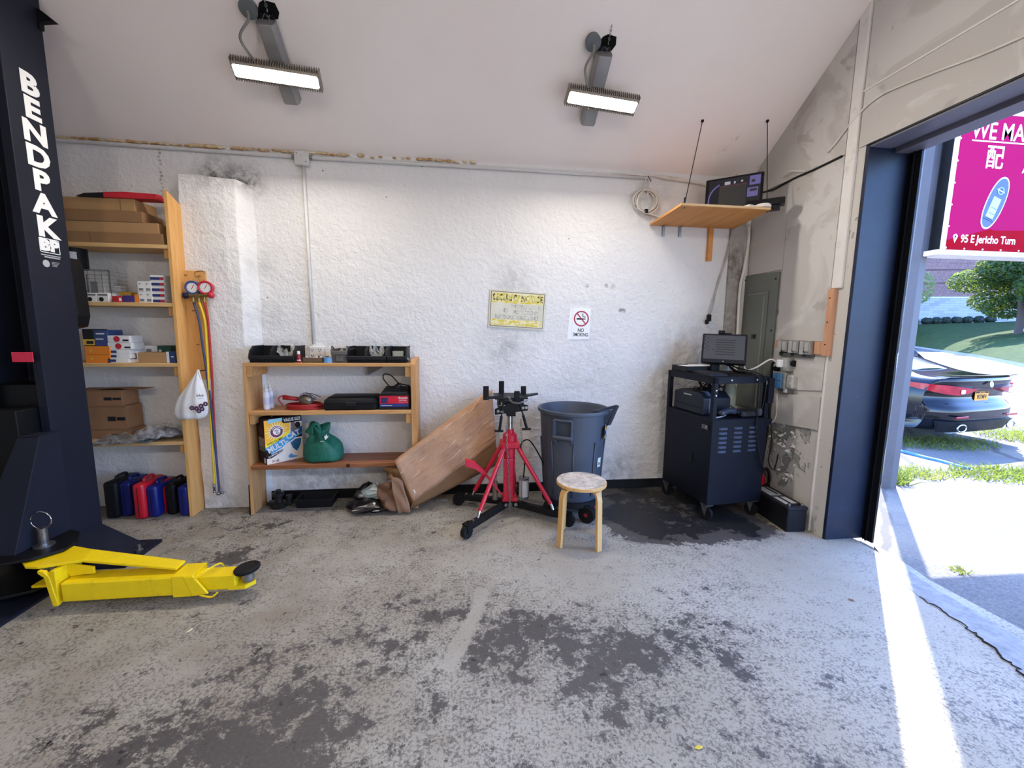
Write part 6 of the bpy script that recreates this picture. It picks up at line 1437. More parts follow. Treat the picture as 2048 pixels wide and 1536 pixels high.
d0, d1, d2, d3 = [atY(x, y, WY - .003) for x, y in ((1146, 615), (1182, 617), (1178, 678), (1142, 679))]; bw = [atY(x, y, WY - .002) for x, y in ((1141, 616), (1166, 617), (1160, 679), (1134, 678))]
PAP = M('paper_white', S(242, 242, 244), .6, var=.01)
MB().prism(bw, (0, .0008, 0)).build('back_sheet', PAP, ns); MB().prism([p + V((0, -.002, 0)) for p in (d0, d1, d2, d3)], (0, .001, 0)).build('front_sheet', PAP, ns)
oc = (d0 + d1 + d2 + d3) / 4; F = frame((oc.x, WY - .0055, oc.z), (1, 0, -.02), (0, -1, 0)); F = F @ Matrix.Translation((0, .045, 0)); M_NS = M('prohibition_red', S(170, 34, 62), .5)
mb = MB(); mb.lathe([(.058, 0), (.070, 0), (.070, .0006), (.058, .0006), (.058, 0)], seg=40, T=F, cap=False); mb.box((-.062, -.005, 0), (.062, .005, .0012), F @ Matrix.Rotation(R_(-48), 4, 'Z')); mb.build('red_circle', M_NS, ns)
mb = MB(); mb.box((-.044, -.010, 0), (.022, .004, .0008), F); mb.box((.025, -.010, 0), (.030, .004, .0008), F); mb.box((.033, -.010, 0), (.037, .004, .0008), F)
mb.tube([F @ V((.036, .008, .0004)), F @ V((.036, .02, .0004)), F @ V((.02, .022, .0004)), F @ V((.012, .034, .0004)), F @ V((.016, .05, .0004))], .0018, 5, smooth=3); mb.tube([F @ V((.028, .008, .0004)), F @ V((.027, .014, .0004)), F @ V((.012, .018, .0004)), F @ V((.004, .034, .0004)), F @ V((.006, .046, .0004))], .0018, 5, smooth=3); mb.build('cigarette', M_INKD, ns)
text('lettering', 'NO', F @ Matrix.Translation((0, -.105, .0003)), .044, M_INKD, ns, .0005, .85); text('lettering', 'SMOKING', F @ Matrix.Translation((0, -.145, .0003)), .044, M_INKD, ns, .0005, .72)
# ================================================================ diagnostic cart
M_CART = M('cart_navy_black', S(19, 22, 32), .45, var=.08, scale=3, dirt=.12, spec=.14)
CA = math.atan2(.06, .51)
TC = Matrix.Translation((1.925, 2.955, 0)) @ Matrix.Rotation(CA, 4, 'Z')     # x right, y towards the wall
CW, CD = .515, .60
ct = thing('equipment_cart', 'dark blue wheeled metal equipment cart with louvred front in the corner', 'cart', tuple(TC @ V((CW / 2, CD / 2, 0))), CA)
ZT, ZM, ZB = 1.155, .825, .135
mb = MB(); t = .035
for x, y in ((0, 0), (CW - t, 0), (0, CD - t), (CW - t, CD - t)): mb.box((x, y, ZM), (x + t, y + t, ZT), TC)
mb.box((0, 0, ZT - .05), (CW, .012, ZT), TC); mb.box((0, CD - .012, ZT - .05), (CW, CD, ZT), TC); mb.box((0, 0, ZT - .05), (.012, CD, ZT), TC); mb.box((CW - .012, 0, ZT - .05), (CW, CD, ZT), TC)
mb.build('upper_frame', M_CART, ct, bev=.002)
MB().box((0, 0, ZT - .006), (CW, CD, ZT + .004), TC).build('top', M_CART, ct, bev=.002)
MB().box((0, 0, ZM - .03), (CW, CD, ZM), TC).build('middle_shelf', M_CART, ct, bev=.002)
MB().box((.002, .002, ZB), (CW - .002, CD, ZM - .03), TC).build('cabinet', M_CART, ct, bev=.003)
fp_ = MB().box((.0, -.006, ZB - .005), (CW, .003, ZM - .005), TC).build('front_panel', M_CART, ct, bev=.002)
for c in range(3):
    for r in range(6):
        mb = MB(); x = .065 + c * .14; z_ = ZM - .075 - r * .037
        mb.loft([[TC @ V((x + o, -.006, z_)), TC @ V((x + .075 - o, -.006, z_)), TC @ V((x + .075 - o * 2, -.006 - dp, z_ + .004)), TC @ V((x + o * 2, -.006 - dp, z_ + .004))] if 0 else [TC @ V((x + .075 * q, -.006, z_ - .008)), TC @ V((x + .075 * q, -.006 - dp, z_ - .006)), TC @ V((x + .075 * q, -.006, z_ + .010))] for q, dp, o in ((0, .001, 0), (.12, .010, 0), (.88, .010, 0), (1, .001, 0))])
        mb.build('louvre', M('louvre_worn', S(52, 58, 74), .45, var=.2), fp_)
MB().box((-.002, .22, ZB + .02), (.0005, .235, ZB + .10)).bm.free()
MB().box((-.003, .20, .42), (.0, .24, .50), TC).build('door_handle', M_DARK, ct)
lbm = MB().box((-.003, .03, ZM - .09), (.0, .12, ZM - .05), TC).build('name_plate', M_DARK, ct)
mb = MB(); mb.box((-.0042, .04, ZM - .085), (-.003, .11, ZM - .082), TC); mb.box((-.0042, .04, ZM - .058), (-.003, .11, ZM - .055), TC); mb.box((-.0042, .045, ZM - .076), (-.003, .075, ZM - .064), TC); mb.box((-.0042, .085, ZM - .074), (-.003, .105, ZM - .066), TC); mb.build('plate_print', M('print_pale', S(150, 150, 160), .5), lbm)
mb = MB()
for x, z_ in ((.15, ZT - .022), (.385, ZT - .022), (.475, ZT - .04), (.475, ZT - .055), (.018, ZT - .10), (.018, ZT - .14)): mb.cyl(TC @ V((x, -.004, z_)), TC @ V((x, .0, z_)), .006, seg=10)
mb.build('rivets', M('bright_dot', S(230, 230, 232), .3), ct)
MB().box((CW - .03, -.02, ZM + .12), (CW + .025, .01, ZT - .01), TC, bev=.003).build('side_bracket', M_CART, ct)
MB().box((CW - .02, -.01, ZM - .06), (CW + .04, .10, ZM - .01), TC, bev=.003).build('side_hook', M_CART, ct)
for x, y in ((.03, .03), (CW - .05, .03), (.03, CD - .05), (CW - .05, CD - .05)):
    c = TC @ V((x, y, .052)); u = (TC.to_3x3() @ V((1, .4, 0))).normalized()
    f_ = MB().prism([c + u * .018 + V((0, 0, -.02)), c + u * .018 + V((.02, -.01, .083)), c + u * .018 + V((-.03, .02, .083))], u * .004).prism([c - u * .022 + V((0, 0, -.02)), c - u * .022 + V((.02, -.01, .083)), c - u * .022 + V((-.03, .02, .083))], u * .004).box((x - .035, y - .035, .122), (x + .035, y + .035, .132), TC).build('castor', M('worn_steel', S(70, 68, 68), .5, .5, dirt=.4), ct)
    MB().cyl(c - u * .014, c + u * .014, .052, seg=26).build('wheel', M_TYR, f_, 40)
# monitor
cm = TC @ V((.27, .30, ZT + .004))
mn = thing('monitor', 'black flat monitor on a stand showing horizontal grey bars, on the cart', 'monitor', tuple(cm), CA)
MB().lathe([(.0005, 0), (.11, 0), (.115, .005), (.10, .014), (.0005, .016)], cm, 32).build('base', BLK, mn, 40)
MB().box((-.04, .03, .012), (.04, .055, .20), TC @ Matrix.Translation((.27, .30, ZT + .004))).build('neck', BLK, mn, bev=.004)
ma, mb_, mc_ = atY(1422, 668, 3.22), atY(1494, 668, 3.22), atY(1408, 728, 3.14)
MW = .34; MH = .262
TM = TC @ Matrix.Translation((.27, .25, ZT + .088)) @ Matrix.Rotation(R_(-38), 4, 'Z') @ Matrix.Rotation(R_(-21), 4, 'X') @ Matrix.Rotation(R_(1), 4, 'Y')
FM = TM @ Matrix(((1, 0, 0, 0), (0, 0, -1, 0), (0, 1, 0, 0), (0, 0, 0, 1)))      # x right, y up, z out of the screen
hs_ = MB().box((-MW / 2, 0, -.045), (MW / 2, MH, .0), FM, bev=.006).build('housing', M('monitor_black', S(28, 29, 36), .4), mn)
MB().box((-MW / 2 + .016, .036, .0), (MW / 2 - .016, MH - .016, .001), FM).build('screen', emis('screen_dim', S(90, 96, 110), .35), mn)
mb = MB()
for k in range(7): mb.box((-.065, .075 + k * .021, .001), (.085 - .002 * (k % 3), .082 + k * .021, .0015), FM)
mb.build('screen_bars', emis('screen_bar', S(20, 22, 24), .05), mn)
mb = MB()
for k in range(8): mb.box((-.14 - .02 * (k % 2) + .01, .11 + k * .017, .001), (-.128 - .02 * (k % 2) + .01, .12 + k * .017, .0015), FM)
mb.build('screen_icons', emis('screen_bar', S(20, 22, 24), .05), mn)
MB().ball(FM @ V((0, .017, .0005)), (.008, .003, .004)).build('logo_dot', M('logo_silver', S(170, 176, 190), .4), mn)
wc = MB().box((-.05, MH, -.03), (.0, MH + .03, .004), FM, bev=.006).cyl(FM @ V((-.04, MH + .014, 0)), FM @ V((-.04, MH + .014, .012)), .013).box((0.0, MH + .002, -.02), (.05, MH + .010, -.005), FM).build('webcam', BLK, mn)
# keyboard, document tray
T = TC @ Matrix.Translation((.10, .16, ZT + .004)) @ Matrix.Rotation(R_(-12), 4, 'Z')
kb = thing('keyboard', 'black keyboard lying at the left front of the cart top', 'keyboard', tuple(T @ V((0, 0, 0))))
MB().prism([T @ V(p) for p in [(-.09, -.13, 0), (.06, -.13, 0), (.06, .26, 0), (-.09, .26, 0)]], (0, 0, .016)).build('case', BLK, kb, bev=.003)
mb = MB()
for i in range(5):
    for j in range(17): mb.box((-.078 + i * .026, -.12 + j * .022, .016), (-.056 + i * .026, -.102 + j * .022, .020), T)
mb.build('keys', M('key_grey', S(44, 44, 48), .5), kb)
T = TC @ Matrix.Translation((.17, .47, ZT + .004)); dt = thing('document_tray', 'shallow black tray with white papers behind the monitor', 'tray', tuple(T @ V((0, 0, 0))), CA)
mb = MB(); mb.box((-.15, -.10, 0), (.17, .11, .006), T); mb.box((-.15, -.10, 0), (.17, -.094, .05), T); mb.box((-.15, .104, 0), (.17, .11, .05), T); mb.box((-.15, -.10, 0), (-.144, .11, .05), T); mb.box((.164, -.10, 0), (.17, .11, .05), T); mb.build('tray', BLK, dt)
MB().box((-.14, -.085, .006), (-.02, .09, .047), T).box((.0, -.085, .006), (.15, .10, .050), T).build('papers', PAP, dt)
MB().box((.24, .46, 0), (.34, .56, .09), T).bm.free()
pv_ = TC @ V((.44, .42, ZT + .004)); tag(MB().box((-.05, -.04, 0), (.05, .04, .10), rot(pv_, .6), bev=.01).build('power_brick', M('white_gadget', S(214, 214, 210), .5)), 'white box shaped gadget behind the monitor among the cables', 'gadget')
# printer on the middle shelf
T = TC @ Matrix.Translation((.03, .16, ZM)); pr = thing('printer', 'black printer with a blue grey front stripe on the cart middle shelf', 'printer', tuple(T @ V((.15, .15, 0))), CA)
MB().loft([[T @ V(p) for p in ((x, .0, .0), (x, .38, .0), (x, .38, .16), (x, .30, .185), (x, .06, .185), (x, .0, .14))] for x in (.0, .27)]).build('body', M('printer_black', S(30, 33, 42), .4), pr, bev=.012)
MB().loft([[T @ V(p) for p in ((x, -.003, .02), (x, -.003, .135), (x, .06, .19), (x, .10, .19), (x, .10, .02))] for x in (.06, .10)]).build('stripe', M('stripe_blue', S(70, 84, 116), .35), pr, bev=.006)
MB().box((-.004, .14, .145), (.0, .24, .155), T).build('slot', M('print_pale'), pr)
MB().box((-.004, .03, .06), (.0, .36, .066), T).build('paper_slot', M_DARK, pr)
T = TC @ Matrix.Translation((.36, .09, ZM)); tag(MB().box((-.05, -.05, 0), (.09, .10, .045), T, bev=.01).box((.0, -.05, .03), (.08, .0, .05), T, bev=.004).build('adapter_box', M('adapter_grey', S(52, 52, 60), .45)), 'dark adapter box at the right of the cart middle shelf', 'adapter')
T = TC @ Matrix.Translation((.14, .06, ZM)); sc2 = thing('hand_scanner', 'dark hand scanner lying at the front of the cart middle shelf', 'scanner', tuple(T @ V((.05, .03, 0))))
MB().tube([T @ V((-.02, .0, .03)), T @ V((.06, .02, .05)), T @ V((.14, .03, .04))], .026, 12, smooth=3).build('body', M('scanner_dark', S(50, 56, 70), .35), sc2, True)
MB().tube([T @ V((.14, .03, .04)), T @ V((.19, .02, .03))], .018, 10).build('tip', BLK, sc2, True)
p = TC @ V((.06, .10, ZM)); tag(MB().tube([p + V((0, -.06, .008)), p + V((.06, -.05, .012)), p + V((.12, -.02, .02))], .006, 6, smooth=4).build('pen', M('print_pale')), 'pale pen lying in front of the printer', 'pen')
tag(MB().lathe([(.05, 0), (.055, .01), (.055, .20), (.035, .24), (.035, .27), (.0005, .27)], TC @ V((.445, .35, ZM)), 20).build('jug', M('pale_jug', S(176, 180, 160), .5), None, 40), 'pale translucent jug at the back right of the cart shelf', 'jug')
# cables
q = random.Random(12)
def cable(name, label, pts, r, mat, sm=6):
    return tag(MB().tube(pts, r, 7, smooth=sm).build(name, mat, None, True), label, 'cable')
M_CAB = M('cable_black', S(22, 22, 24), .5)
cbs = MB()
for k in range(9):
    pts = []
    x, y, z_ = q.uniform(.16, .3), q.uniform(.25, .4), ZT - .07
    pts.append((x, y, z_))
    for i in range(6): pts.append((min(.44, max(.14, x + q.uniform(-.16, .16))), y + q.uniform(-.08, .08), q.uniform(ZM + .09, ZT - .05)))
    pts.append((q.uniform(.18, .42), y - .06, ZM + .03))
    cbs.tube([TC @ V(p) for p in pts], .0038, 6, smooth=7)
tag(cbs.build('cable_tangle', M_CAB, None, True), 'tangle of thin black cables hanging inside the open top of the cart', 'cable', kind='stuff')
cable('power_cable', 'black cable looping from behind the monitor down the front of the cart', [TC @ V(p) for p in ((.36, .30, ZT + .09), (.37, .16, ZT + .04), (.375, -.012, ZT + .01), (.385, -.02, ZT - .10), (.395, -.02, ZM + .05), (.40, -.02, ZM - .10), (.45, -.03, .50), (.50, -.03, .40), (.54, -.02, .34))], .005, M_CAB)
cable('power_cable', 'second black cable behind the monitor hanging over the right cart edge', [TC @ V(p) for p in ((.33, .32, ZT + .12), (.40, .28, ZT + .06), (.44, .10, ZT + .03), (.445, -.012, ZT - .0), (.452, -.02, ZT - .08), (.445, -.018, ZM + .12), (.42, -.018, ZM + .04))], .005, M_CAB)
for k in range(3):
    cable('monitor_cable', ['thin black cable curving behind the monitor nearest the wall', 'thin black cable curving behind the monitor in the middle', 'thin black cable lying on the right rear of the cart top'][k], [TC @ V(p) for p in ((.32, .34, ZT + .14 - k * .03), (.38 + k * .02, .36, ZT + .12 - k * .03), (.42, .30 - k * .03, ZT + .02), (.47 - k * .01, .22 - k * .05, ZT + .012), (.50, .30 + k * .04, ZT + .012))], .0045, M_CAB)
pk = TC @ V((.40, -.028, ZM + .055)); tag(MB().lathe([(.001, -.03), (.02, -.025), (.026, 0), (.02, .028), (.001, .03)], pk, 16).build('cable_plug', M('adapter_grey'), None, 40), 'dark round cable plug hanging on the cart front', 'plug')

# ---------------------------------------------------------------- wall wiring right of the cart
W = WX
M_PNL = M('panel_grey_green', S(108, 112, 106), .45, var=.06, scale=3, dirt=.25)
ep = thing('electric_panel', 'tall grey green electric panel cover on the right wall', 'electric panel', (W, 3.48, .9))
pts = [(W - .02, 3.70, 2.02), (W - .02, 3.262, 2.005), (W - .02, 3.262, .80), (W - .02, 3.70, .80)]
MB().prism(pts, (.018, 0, 0)).build('cover', M_PNL, ep, bev=.003)
MB().box((W - .03, 3.355, .82), (W - .02, 3.63, 1.86), bev=.004).build('door', M_PNL, ep)
MB().box((W - .038, 3.385, .84), (W - .022, 3.393, 1.84)).box((W - .038, 3.385, 1.836), (W - .022, 3.60, 1.844)).build('door_edge', M('panel_light', S(140, 144, 136), .45), ep)
lt = MB().box((W - .036, 3.455, 1.445), (W - .03, 3.515, 1.49)).build('latch', M('latch_dark', S(70, 74, 70), .4), ep); MB().box((W - .040, 3.465, 1.455), (W - .036, 3.485, 1.48)).build('latch_button', M_DARK, lt)
mb = MB()
for z_ in (1.95, 1.52, 1.1): mb.cyl((W - .024, 3.29, z_), (W - .018, 3.29, z_), .008, seg=10)
mb.cyl((W - .024, 3.67, 1.98), (W - .018, 3.67, 1.98), .007, seg=10); mb.build('screws', M_DARK, ep)
M_WD = wood('raw_wood', S(198, 142, 108), S(214, 164, 130), 'Z')
ws = thing('wood_strip', 'bare orange wood strip on the corner below the white trim', 'wood strip', (W, 2.73, 1.34)); MB().box((W - .035, 2.705, 1.338), (W + .008, 2.75, 1.815), bev=.002).build('strip', M_WD, ws)
mb = MB()
for z_ in (1.42, 1.58, 1.75): mb.cyl((W - .038, 2.728, z_), (W - .034, 2.728, z_), .005, seg=8)
mb.build('screws', M_DARK, ws)
wblk = thing('wood_block', 'orange wood block behind the row of metal boxes, right end', 'wood block', (W, 2.79, 1.345)); MB().box((W - .022, 2.752, 1.345), (W + .006, 2.835, 1.44), bev=.002).build('block', M_WD, wblk)
tag(MB().box((W - .022, 3.175, 1.375), (W + .006, 3.225, 1.44), bev=.002).build('wood_block', M_WD), 'small orange wood block at the left end of the row of metal boxes', 'wood block')
M_ZINC = M('zinc_box', S(164, 164, 160), .4, .5, var=.2, scale=16, dirt=.3)
for k in range(3):
    y1 = 3.165 - k * .112; lb = ['left one of the three', 'middle one of the three', 'right one of the three'][k]
    r = thing('metal_box', 'small galvanised wiring box below the wall board, ' + lb, 'wiring box', (W, y1 - .05, 1.345), 0, 'row of small metal wiring boxes')
    mb = MB(); mb.box((W - .05, y1 - .10, 1.35 - .006 * k), (W, y1, 1.44), bev=.003); mb.build('box', M_ZINC, r)
    mb = MB(); mb.box((W - .056, y1 - .045, 1.352 - .006 * k), (W - .05, y1 - .008, 1.438)); mb.box((W - .056, y1 - .09, 1.362), (W - .05, y1 - .055, 1.43)); mb.build('cover_plates', M('zinc_bright', S(196, 196, 192), .35, .4, var=.15, scale=20), r)
    mb = MB(); mb.cyl((W - .055, y1 - .05, 1.36), (W - .05, y1 - .05, 1.36), .006, seg=8); mb.cyl((W - .03, y1 - .03, 1.325), (W - .03, y1 - .03, 1.35), .012); mb.build('fittings', M_DARK, r)
tag(MB().box((W - .03, 2.84, 1.315), (W, 3.17, 1.345), bev=.003).build('wire_trough', M('trough_dark', S(92, 92, 92), .5)), 'dark metal wire trough under the three metal boxes', 'trough')
sw = thing('switch_box', 'grey metal outlet box with a white plug on the right wall', 'outlet', (W, 3.1, 1.2))
MB().box((W - .06, 3.02, 1.195), (W, 3.10, 1.305), bev=.004).build('box', M_ZINC, sw); MB().box((W - .064, 3.03, 1.20), (W - .06, 3.09, 1.30)).build('face_plate', M('zinc_bright'), sw); MB().cyl((W - .02, 3.0, 1.26), (W - .02, 3.02, 1.26), .025).build('knockout', M_DARK, sw)
MB().box((W - .10, 3.07, 1.225), (W - .06, 3.105, 1.285), bev=.006).build('plug', PAP, sw)
bo = thing('blue_outlet', 'blue faced double outlet in a zinc box on the right wall', 'outlet', (W, 3.1, 1.0)); F = frame((W - .062, 3.105, 1.115), (0, -1, 0), (-1, 0, 0))
MB().box((W - .06, 3.04, 1.05), (W, 3.165, 1.185), bev=.006).build('box', M_ZINC, bo); MB().box((-.055, -.062, 0), (.04, .058, .010), F, bev=.003).build('blue_cover', M('outlet_blue', S(70, 124, 176), .45), bo)
mb = MB(); mb.box((-.05, -.003, .010), (.035, .003, .0115), F); mb.box((-.01, -.055, .010), (-.006, .05, .0115), F); mb.build('cover_joints', M('blue_dark', S(44, 80, 120), .5), bo)
MB().box((W - .055, 2.97, 1.06), (W, 3.04, 1.17), bev=.012).cyl((W - .06, 3.0, 1.10), (W - .055, 3.0, 1.10), .014).cyl((W - .03, 3.06, 1.02), (W - .03, 3.06, 1.05), .018).build('ear', M('zinc_bright'), bo, bev=.002)
MB().cyl((W - .05, 3.17, 1.205), (W - .02, 3.17, 1.205), .022).build('round_plug', M_DARK, bo)
mb = MB(); mb.box((W - .012, 3.0, 1.02), (W + .002, 3.18, 1.045)); tag(mb.build('metal_rail', M_ZINC), 'short metal rail on the wall under the blue outlet', 'rail')
cable('white_cable', 'white cable running from the monitor to the wall outlet', [FM @ V((MW / 2 - .01, .10, -.05)), atY(1490, 738, 3.2), atY(1510, 736, 3.15), atY(1540, 719, 3.12), V((W - .09, 3.115, 1.262))], .0065, M('cable_white', S(214, 208, 200), .5))
cable('thick_black_cable', 'thick black cable hanging from the outlet down beside the cart', [V((W - .065, 3.16, 1.26)), V((W - .06, 3.19, 1.24)), V((W - .05, 3.20, 1.15)), V((W - .05, 3.185, .95)), V((W - .045, 3.19, .75)), V((W - .05, 3.20, .55)), V((W - .06, 3.20, .40)), V((W - .10, 3.15, .34)), V((W - .07, 3.12, .36)), V((W - .06, 3.10, .26)), V((W - .10, 3.15, .18))], .0095, M_CAB)
cable('thin_white_cable', 'thin white cable coming down the right wall below the outlet', [V((W - .012, 3.165, .99)), V((W - .02, 3.15, .92)), V((W - .02, 3.15, .80)), V((W - .04, 3.18, .73)), V((W - .06, 3.21, .70))], .0055, M('cable_white'))
cable('black_cable', 'black cable curving over the lower wall beside the cart', [TC @ V((CW + .02, .05, ZT - .03)), V((2.50, 3.08, .90)), V((2.53, 3.06, .62)), V((2.51, 3.05, .45)), V((2.56, 3.04, .38)), V((2.60, 3.06, .50))], .005, M_CAB)
# fire extinguisher behind the cart
c = V((2.555, 3.20, 0)); fe = thing('fire_extinguisher', 'small red fire extinguisher on the floor half hidden by the cart', 'extinguisher', tuple(c))
MB().lathe([(.045, 0), (.05, .01), (.05, .26), (.035, .30), (.015, .315)], c, 24).build('cylinder', M('extinguisher_red', S(186, 24, 38), .3), fe, 40)
MB().cyl(c + V((0, 0, .31)), c + V((0, 0, .35)), .014).box(c + V((-.01, -.07, .345)), c + V((.01, .03, .36))).build('valve', M_BRASS, fe)
MB().tube([c + V((.0, -.02, .33)), c + V((.045, -.05, .33)), c + V((.06, -.05, .2)), c + V((.058, -.045, .06))], .012, 8, smooth=5).build('hose', M_CAB, fe, True)
# car battery
bt0, bt1, bt2 = V((2.435, 2.715, 0)), V((2.585, 2.70, 0)), V((2.60, 3.12, 0))
ab = math.atan2(-.01, .15); T = Matrix.Translation((2.515, 2.715, 0)) @ Matrix.Rotation(R_(-3), 4, 'Z')
cbt = thing('car_battery', 'long black car battery with a white label on the floor by the wall', 'battery', (2.515, 2.9, 0), R_(-3))
MB().box((-.078, 0, 0), (.078, .43, .175), T, bev=.006).build('case', M('battery_black', S(26, 27, 32), .4), cbt)
lid = MB().box((-.082, -.004, .172), (.082, .434, .198), T, bev=.006).build('lid', M('battery_lid', S(34, 35, 41), .4), cbt)
MB().box((-.055, .06, .198), (.045, .20, .2), T).box((-.055, .23, .198), (.045, .41, .2), T).build('label', M('label_grey', S(186, 184, 180), .5, dirt=.5, scale=20), lid)
mb = MB(); mb.box((-.02, .06, .2), (-.0, .2, .2005), T); mb.box((.01, .25, .2), (.03, .40, .2005), T); mb.build('label_print', BLK, lid)
for x in (-.05, .05): MB().cyl(T @ V((x, .03, .196)), T @ V((x, .03, .215)), .011).build('terminal', M_BARE, lid, 40)
MB().box((-.03, .045, .198), (.05, .055, .206), T).build('bar', BLK, lid)

# ================================================================ corner shelf with the screen
M_PLY = wood('plywood_orange', S(196, 130, 66), S(216, 152, 84), 'Y', .5)
cs_ = thing('corner_shelf', 'orange plywood shelf hung on wires in the corner below the ceiling', 'shelf', (2.03, 3.5, 2.44))
f0, f1, f2, f3 = [atZ(x, y, 2.44) for x, y in ((1362, 411), (1541, 420), (1465, 459.5), (1297, 452.5))]
f1.x = min(f1.x, W - .015); f2.x = min(f2.x, 2.49); f2.y = f3.y = WY - .004
MB().prism([f0, f1, f2, f3], (0, 0, .018)).build('board', M_PLY, cs_, bev=.001)
MB().prism([f0 + V((-.002, -.004, .002)), f1 + V((0, -.004, .002)), f1 + V((0, .001, .002)), f0 + V((-.002, .001, .002))], (0, 0, .016)).build('front_edge', wood('ply_front_edge', S(206, 168, 118), S(226, 190, 140), 'X', 2), cs_)
a, b = atY(1422, 459, WY - .02), atY(1418, 522, WY - .02); MB().prism([(a.x - .022, WY - .03, 2.44), (a.x + .022, WY - .03, 2.44), (b.x + .022, WY - .03, b.z), (b.x - .022, WY - .03, b.z)], (0, .03, 0)).build('support_leg', M_PLY, cs_, bev=.002)
for x, y, e in ((1405, 242, (1369, 409)), (1535, 242, (1534, 418))):
    d = ray(x, y); tt = (ZE + SLOPE * WY - 1.5) / (d.z + SLOPE * d.y); p = EYE + d * tt; qd = atZ(*e, 2.458)
    mb = MB(); mb.tube([p, qd.lerp(p, .02) , qd + V((0, 0, -.03))], .0032, 6); mb.ball(p, .012); mb.cyl(qd, qd + V((0, 0, .05)), .007); mb.build('hanging_wire', M_DARK, cs_)
for x in (1328, 1361): p = atY(x, 454, WY - .012); MB().box((p.x - .012, WY - .012, 2.44 - .09), (p.x + .012, WY, 2.44)).box((p.x - .012, WY - .06, 2.432), (p.x + .012, WY, 2.44)).build('metal_bracket', M_BARE, cs_)
zs2 = 2.458
tv0, tv1 = V((2.055, 3.52, 0)), V((2.50, 3.30, 0))
p0 = atY(1409, 415, 3.50); p1 = atY(1524, 400, 3.23)
tv0 = V((p0.x, 3.50, 0)); tv1 = V((p1.x, 3.23, 0)); tw = (tv1 - tv0).length; ta = math.atan2(tv1.y - tv0.y, tv1.x - tv0.x)
T = Matrix.Translation((*((tv0 + tv1) / 2).xy, zs2)) @ Matrix.Rotation(ta, 4, 'Z'); F = T @ Matrix(((1, 0, 0, 0), (0, 0, -1, 0), (0, 1, 0, 0), (0, 0, 0, 1)))
tvh = atY(1409, 366, 3.50).z - zs2
tv = thing('television', 'flat black screen standing on the corner shelf', 'television', tuple(((tv0 + tv1) / 2).xy) + (zs2,), ta)
MB().box((-tw / 2, .04, -.05), (tw / 2, tvh + .02, 0), F, bev=.005).build('housing', M('tv_black', S(16, 16, 20), .25), tv)
MB().box((-tw / 2 + .018, .06, 0), (tw / 2 - .018, tvh + .005, .001), F).build('screen', M('tv_glass', S(18, 20, 34), .06, spec=.8), tv)
MB().box((-tw * .25, .062, .001), (tw * .22, tvh - .055, .0015), F).build('picture_dark', emis('pic_dark', S(24, 27, 30), .25), tv)
MB().box((-tw * .25, tvh - .055, .001), (tw * .23, tvh - .047, .0016), F).build('picture_red_line', emis('pic_red', S(110, 30, 50), .4), tv)
mb = MB(); mb.box((tw * .27, tvh - .07, .001), (tw * .45, tvh - .0, .0015), F); mb.box((tw * .24, tvh - .16, .001), (tw * .42, tvh - .09, .0015), F); mb.build('picture_lilac', emis('pic_lilac', S(110, 100, 170), .6), tv)
mb = MB(); mb.box((tw * .30, tvh - .05, .0015), (tw * .36, tvh - .03, .002), F); mb.box((tw * .28, tvh - .12, .0015), (tw * .40, tvh - .10, .002), F); mb.build('picture_spots', emis('pic_navy', S(20, 20, 50), .3), tv)
for mb in (MB().box((-tw * .16, tvh - .042, .001), (-tw * .06, tvh - .018, .0015), F), MB().box((.0, tvh - .04, .001), (tw * .03, tvh - .022, .0015), F), MB().cyl(F @ V((tw * .14, tvh - .028, .001)), F @ V((tw * .14, tvh - .028, .0015)), .008, seg=12)): mb.build('picture_mark', emis('pic_white', S(190, 190, 200), .6), tv)
mb = MB(); mb.tube([F @ V((-tw * .44, .10, .001)), F @ V((-tw * .42, .18, .001)), F @ V((-tw * .35, .23, .001)), F @ V((-tw * .25, .26, .001))], .006, 6, smooth=4); mb.build('picture_arc', emis('pic_lilac', S(110, 100, 170), .6), tv)
MB().box((.02, .045, .001), (.09, .052, .002), F).build('maker_mark', M('logo_silver'), tv)
MB().box((-.16, 0, -.10), (.16, .012, .06), F, bev=.004).box((-.03, .01, -.05), (.03, .06, -.03), F).build('stand', M('tv_black'), tv)
T2 = rot((2.36, 3.15, zs2), ta); rb = thing('recorder_box', 'flat black box at the right front of the corner shelf', 'electronics', (2.37, 3.2, zs2)); MB().box((-.13, .02, .035), (.13, .12, .085), T2, bev=.004).box((-.12, .04, 0), (.10, .10, .035), T2).build('case', M('tv_black'), rb)
p = atZ(1522, 415, zs2); tag(MB().lathe([(.02, 0), (.055, .004), (.058, .018), (.05, .03), (.0005, .034)], (2.335, 3.14, zs2), 28).build('router_disc', M('gadget_white', S(222, 216, 206), .5), None, 40), 'round white gadget under the black box on the corner shelf', 'gadget')
tag(MB().box((-.05, -.02, 0), (.02, .03, .02), rot((2.24, 3.14, zs2), .3), bev=.003).build('adapter', M('gadget_white')), 'small white adapter left of the round gadget', 'adapter')
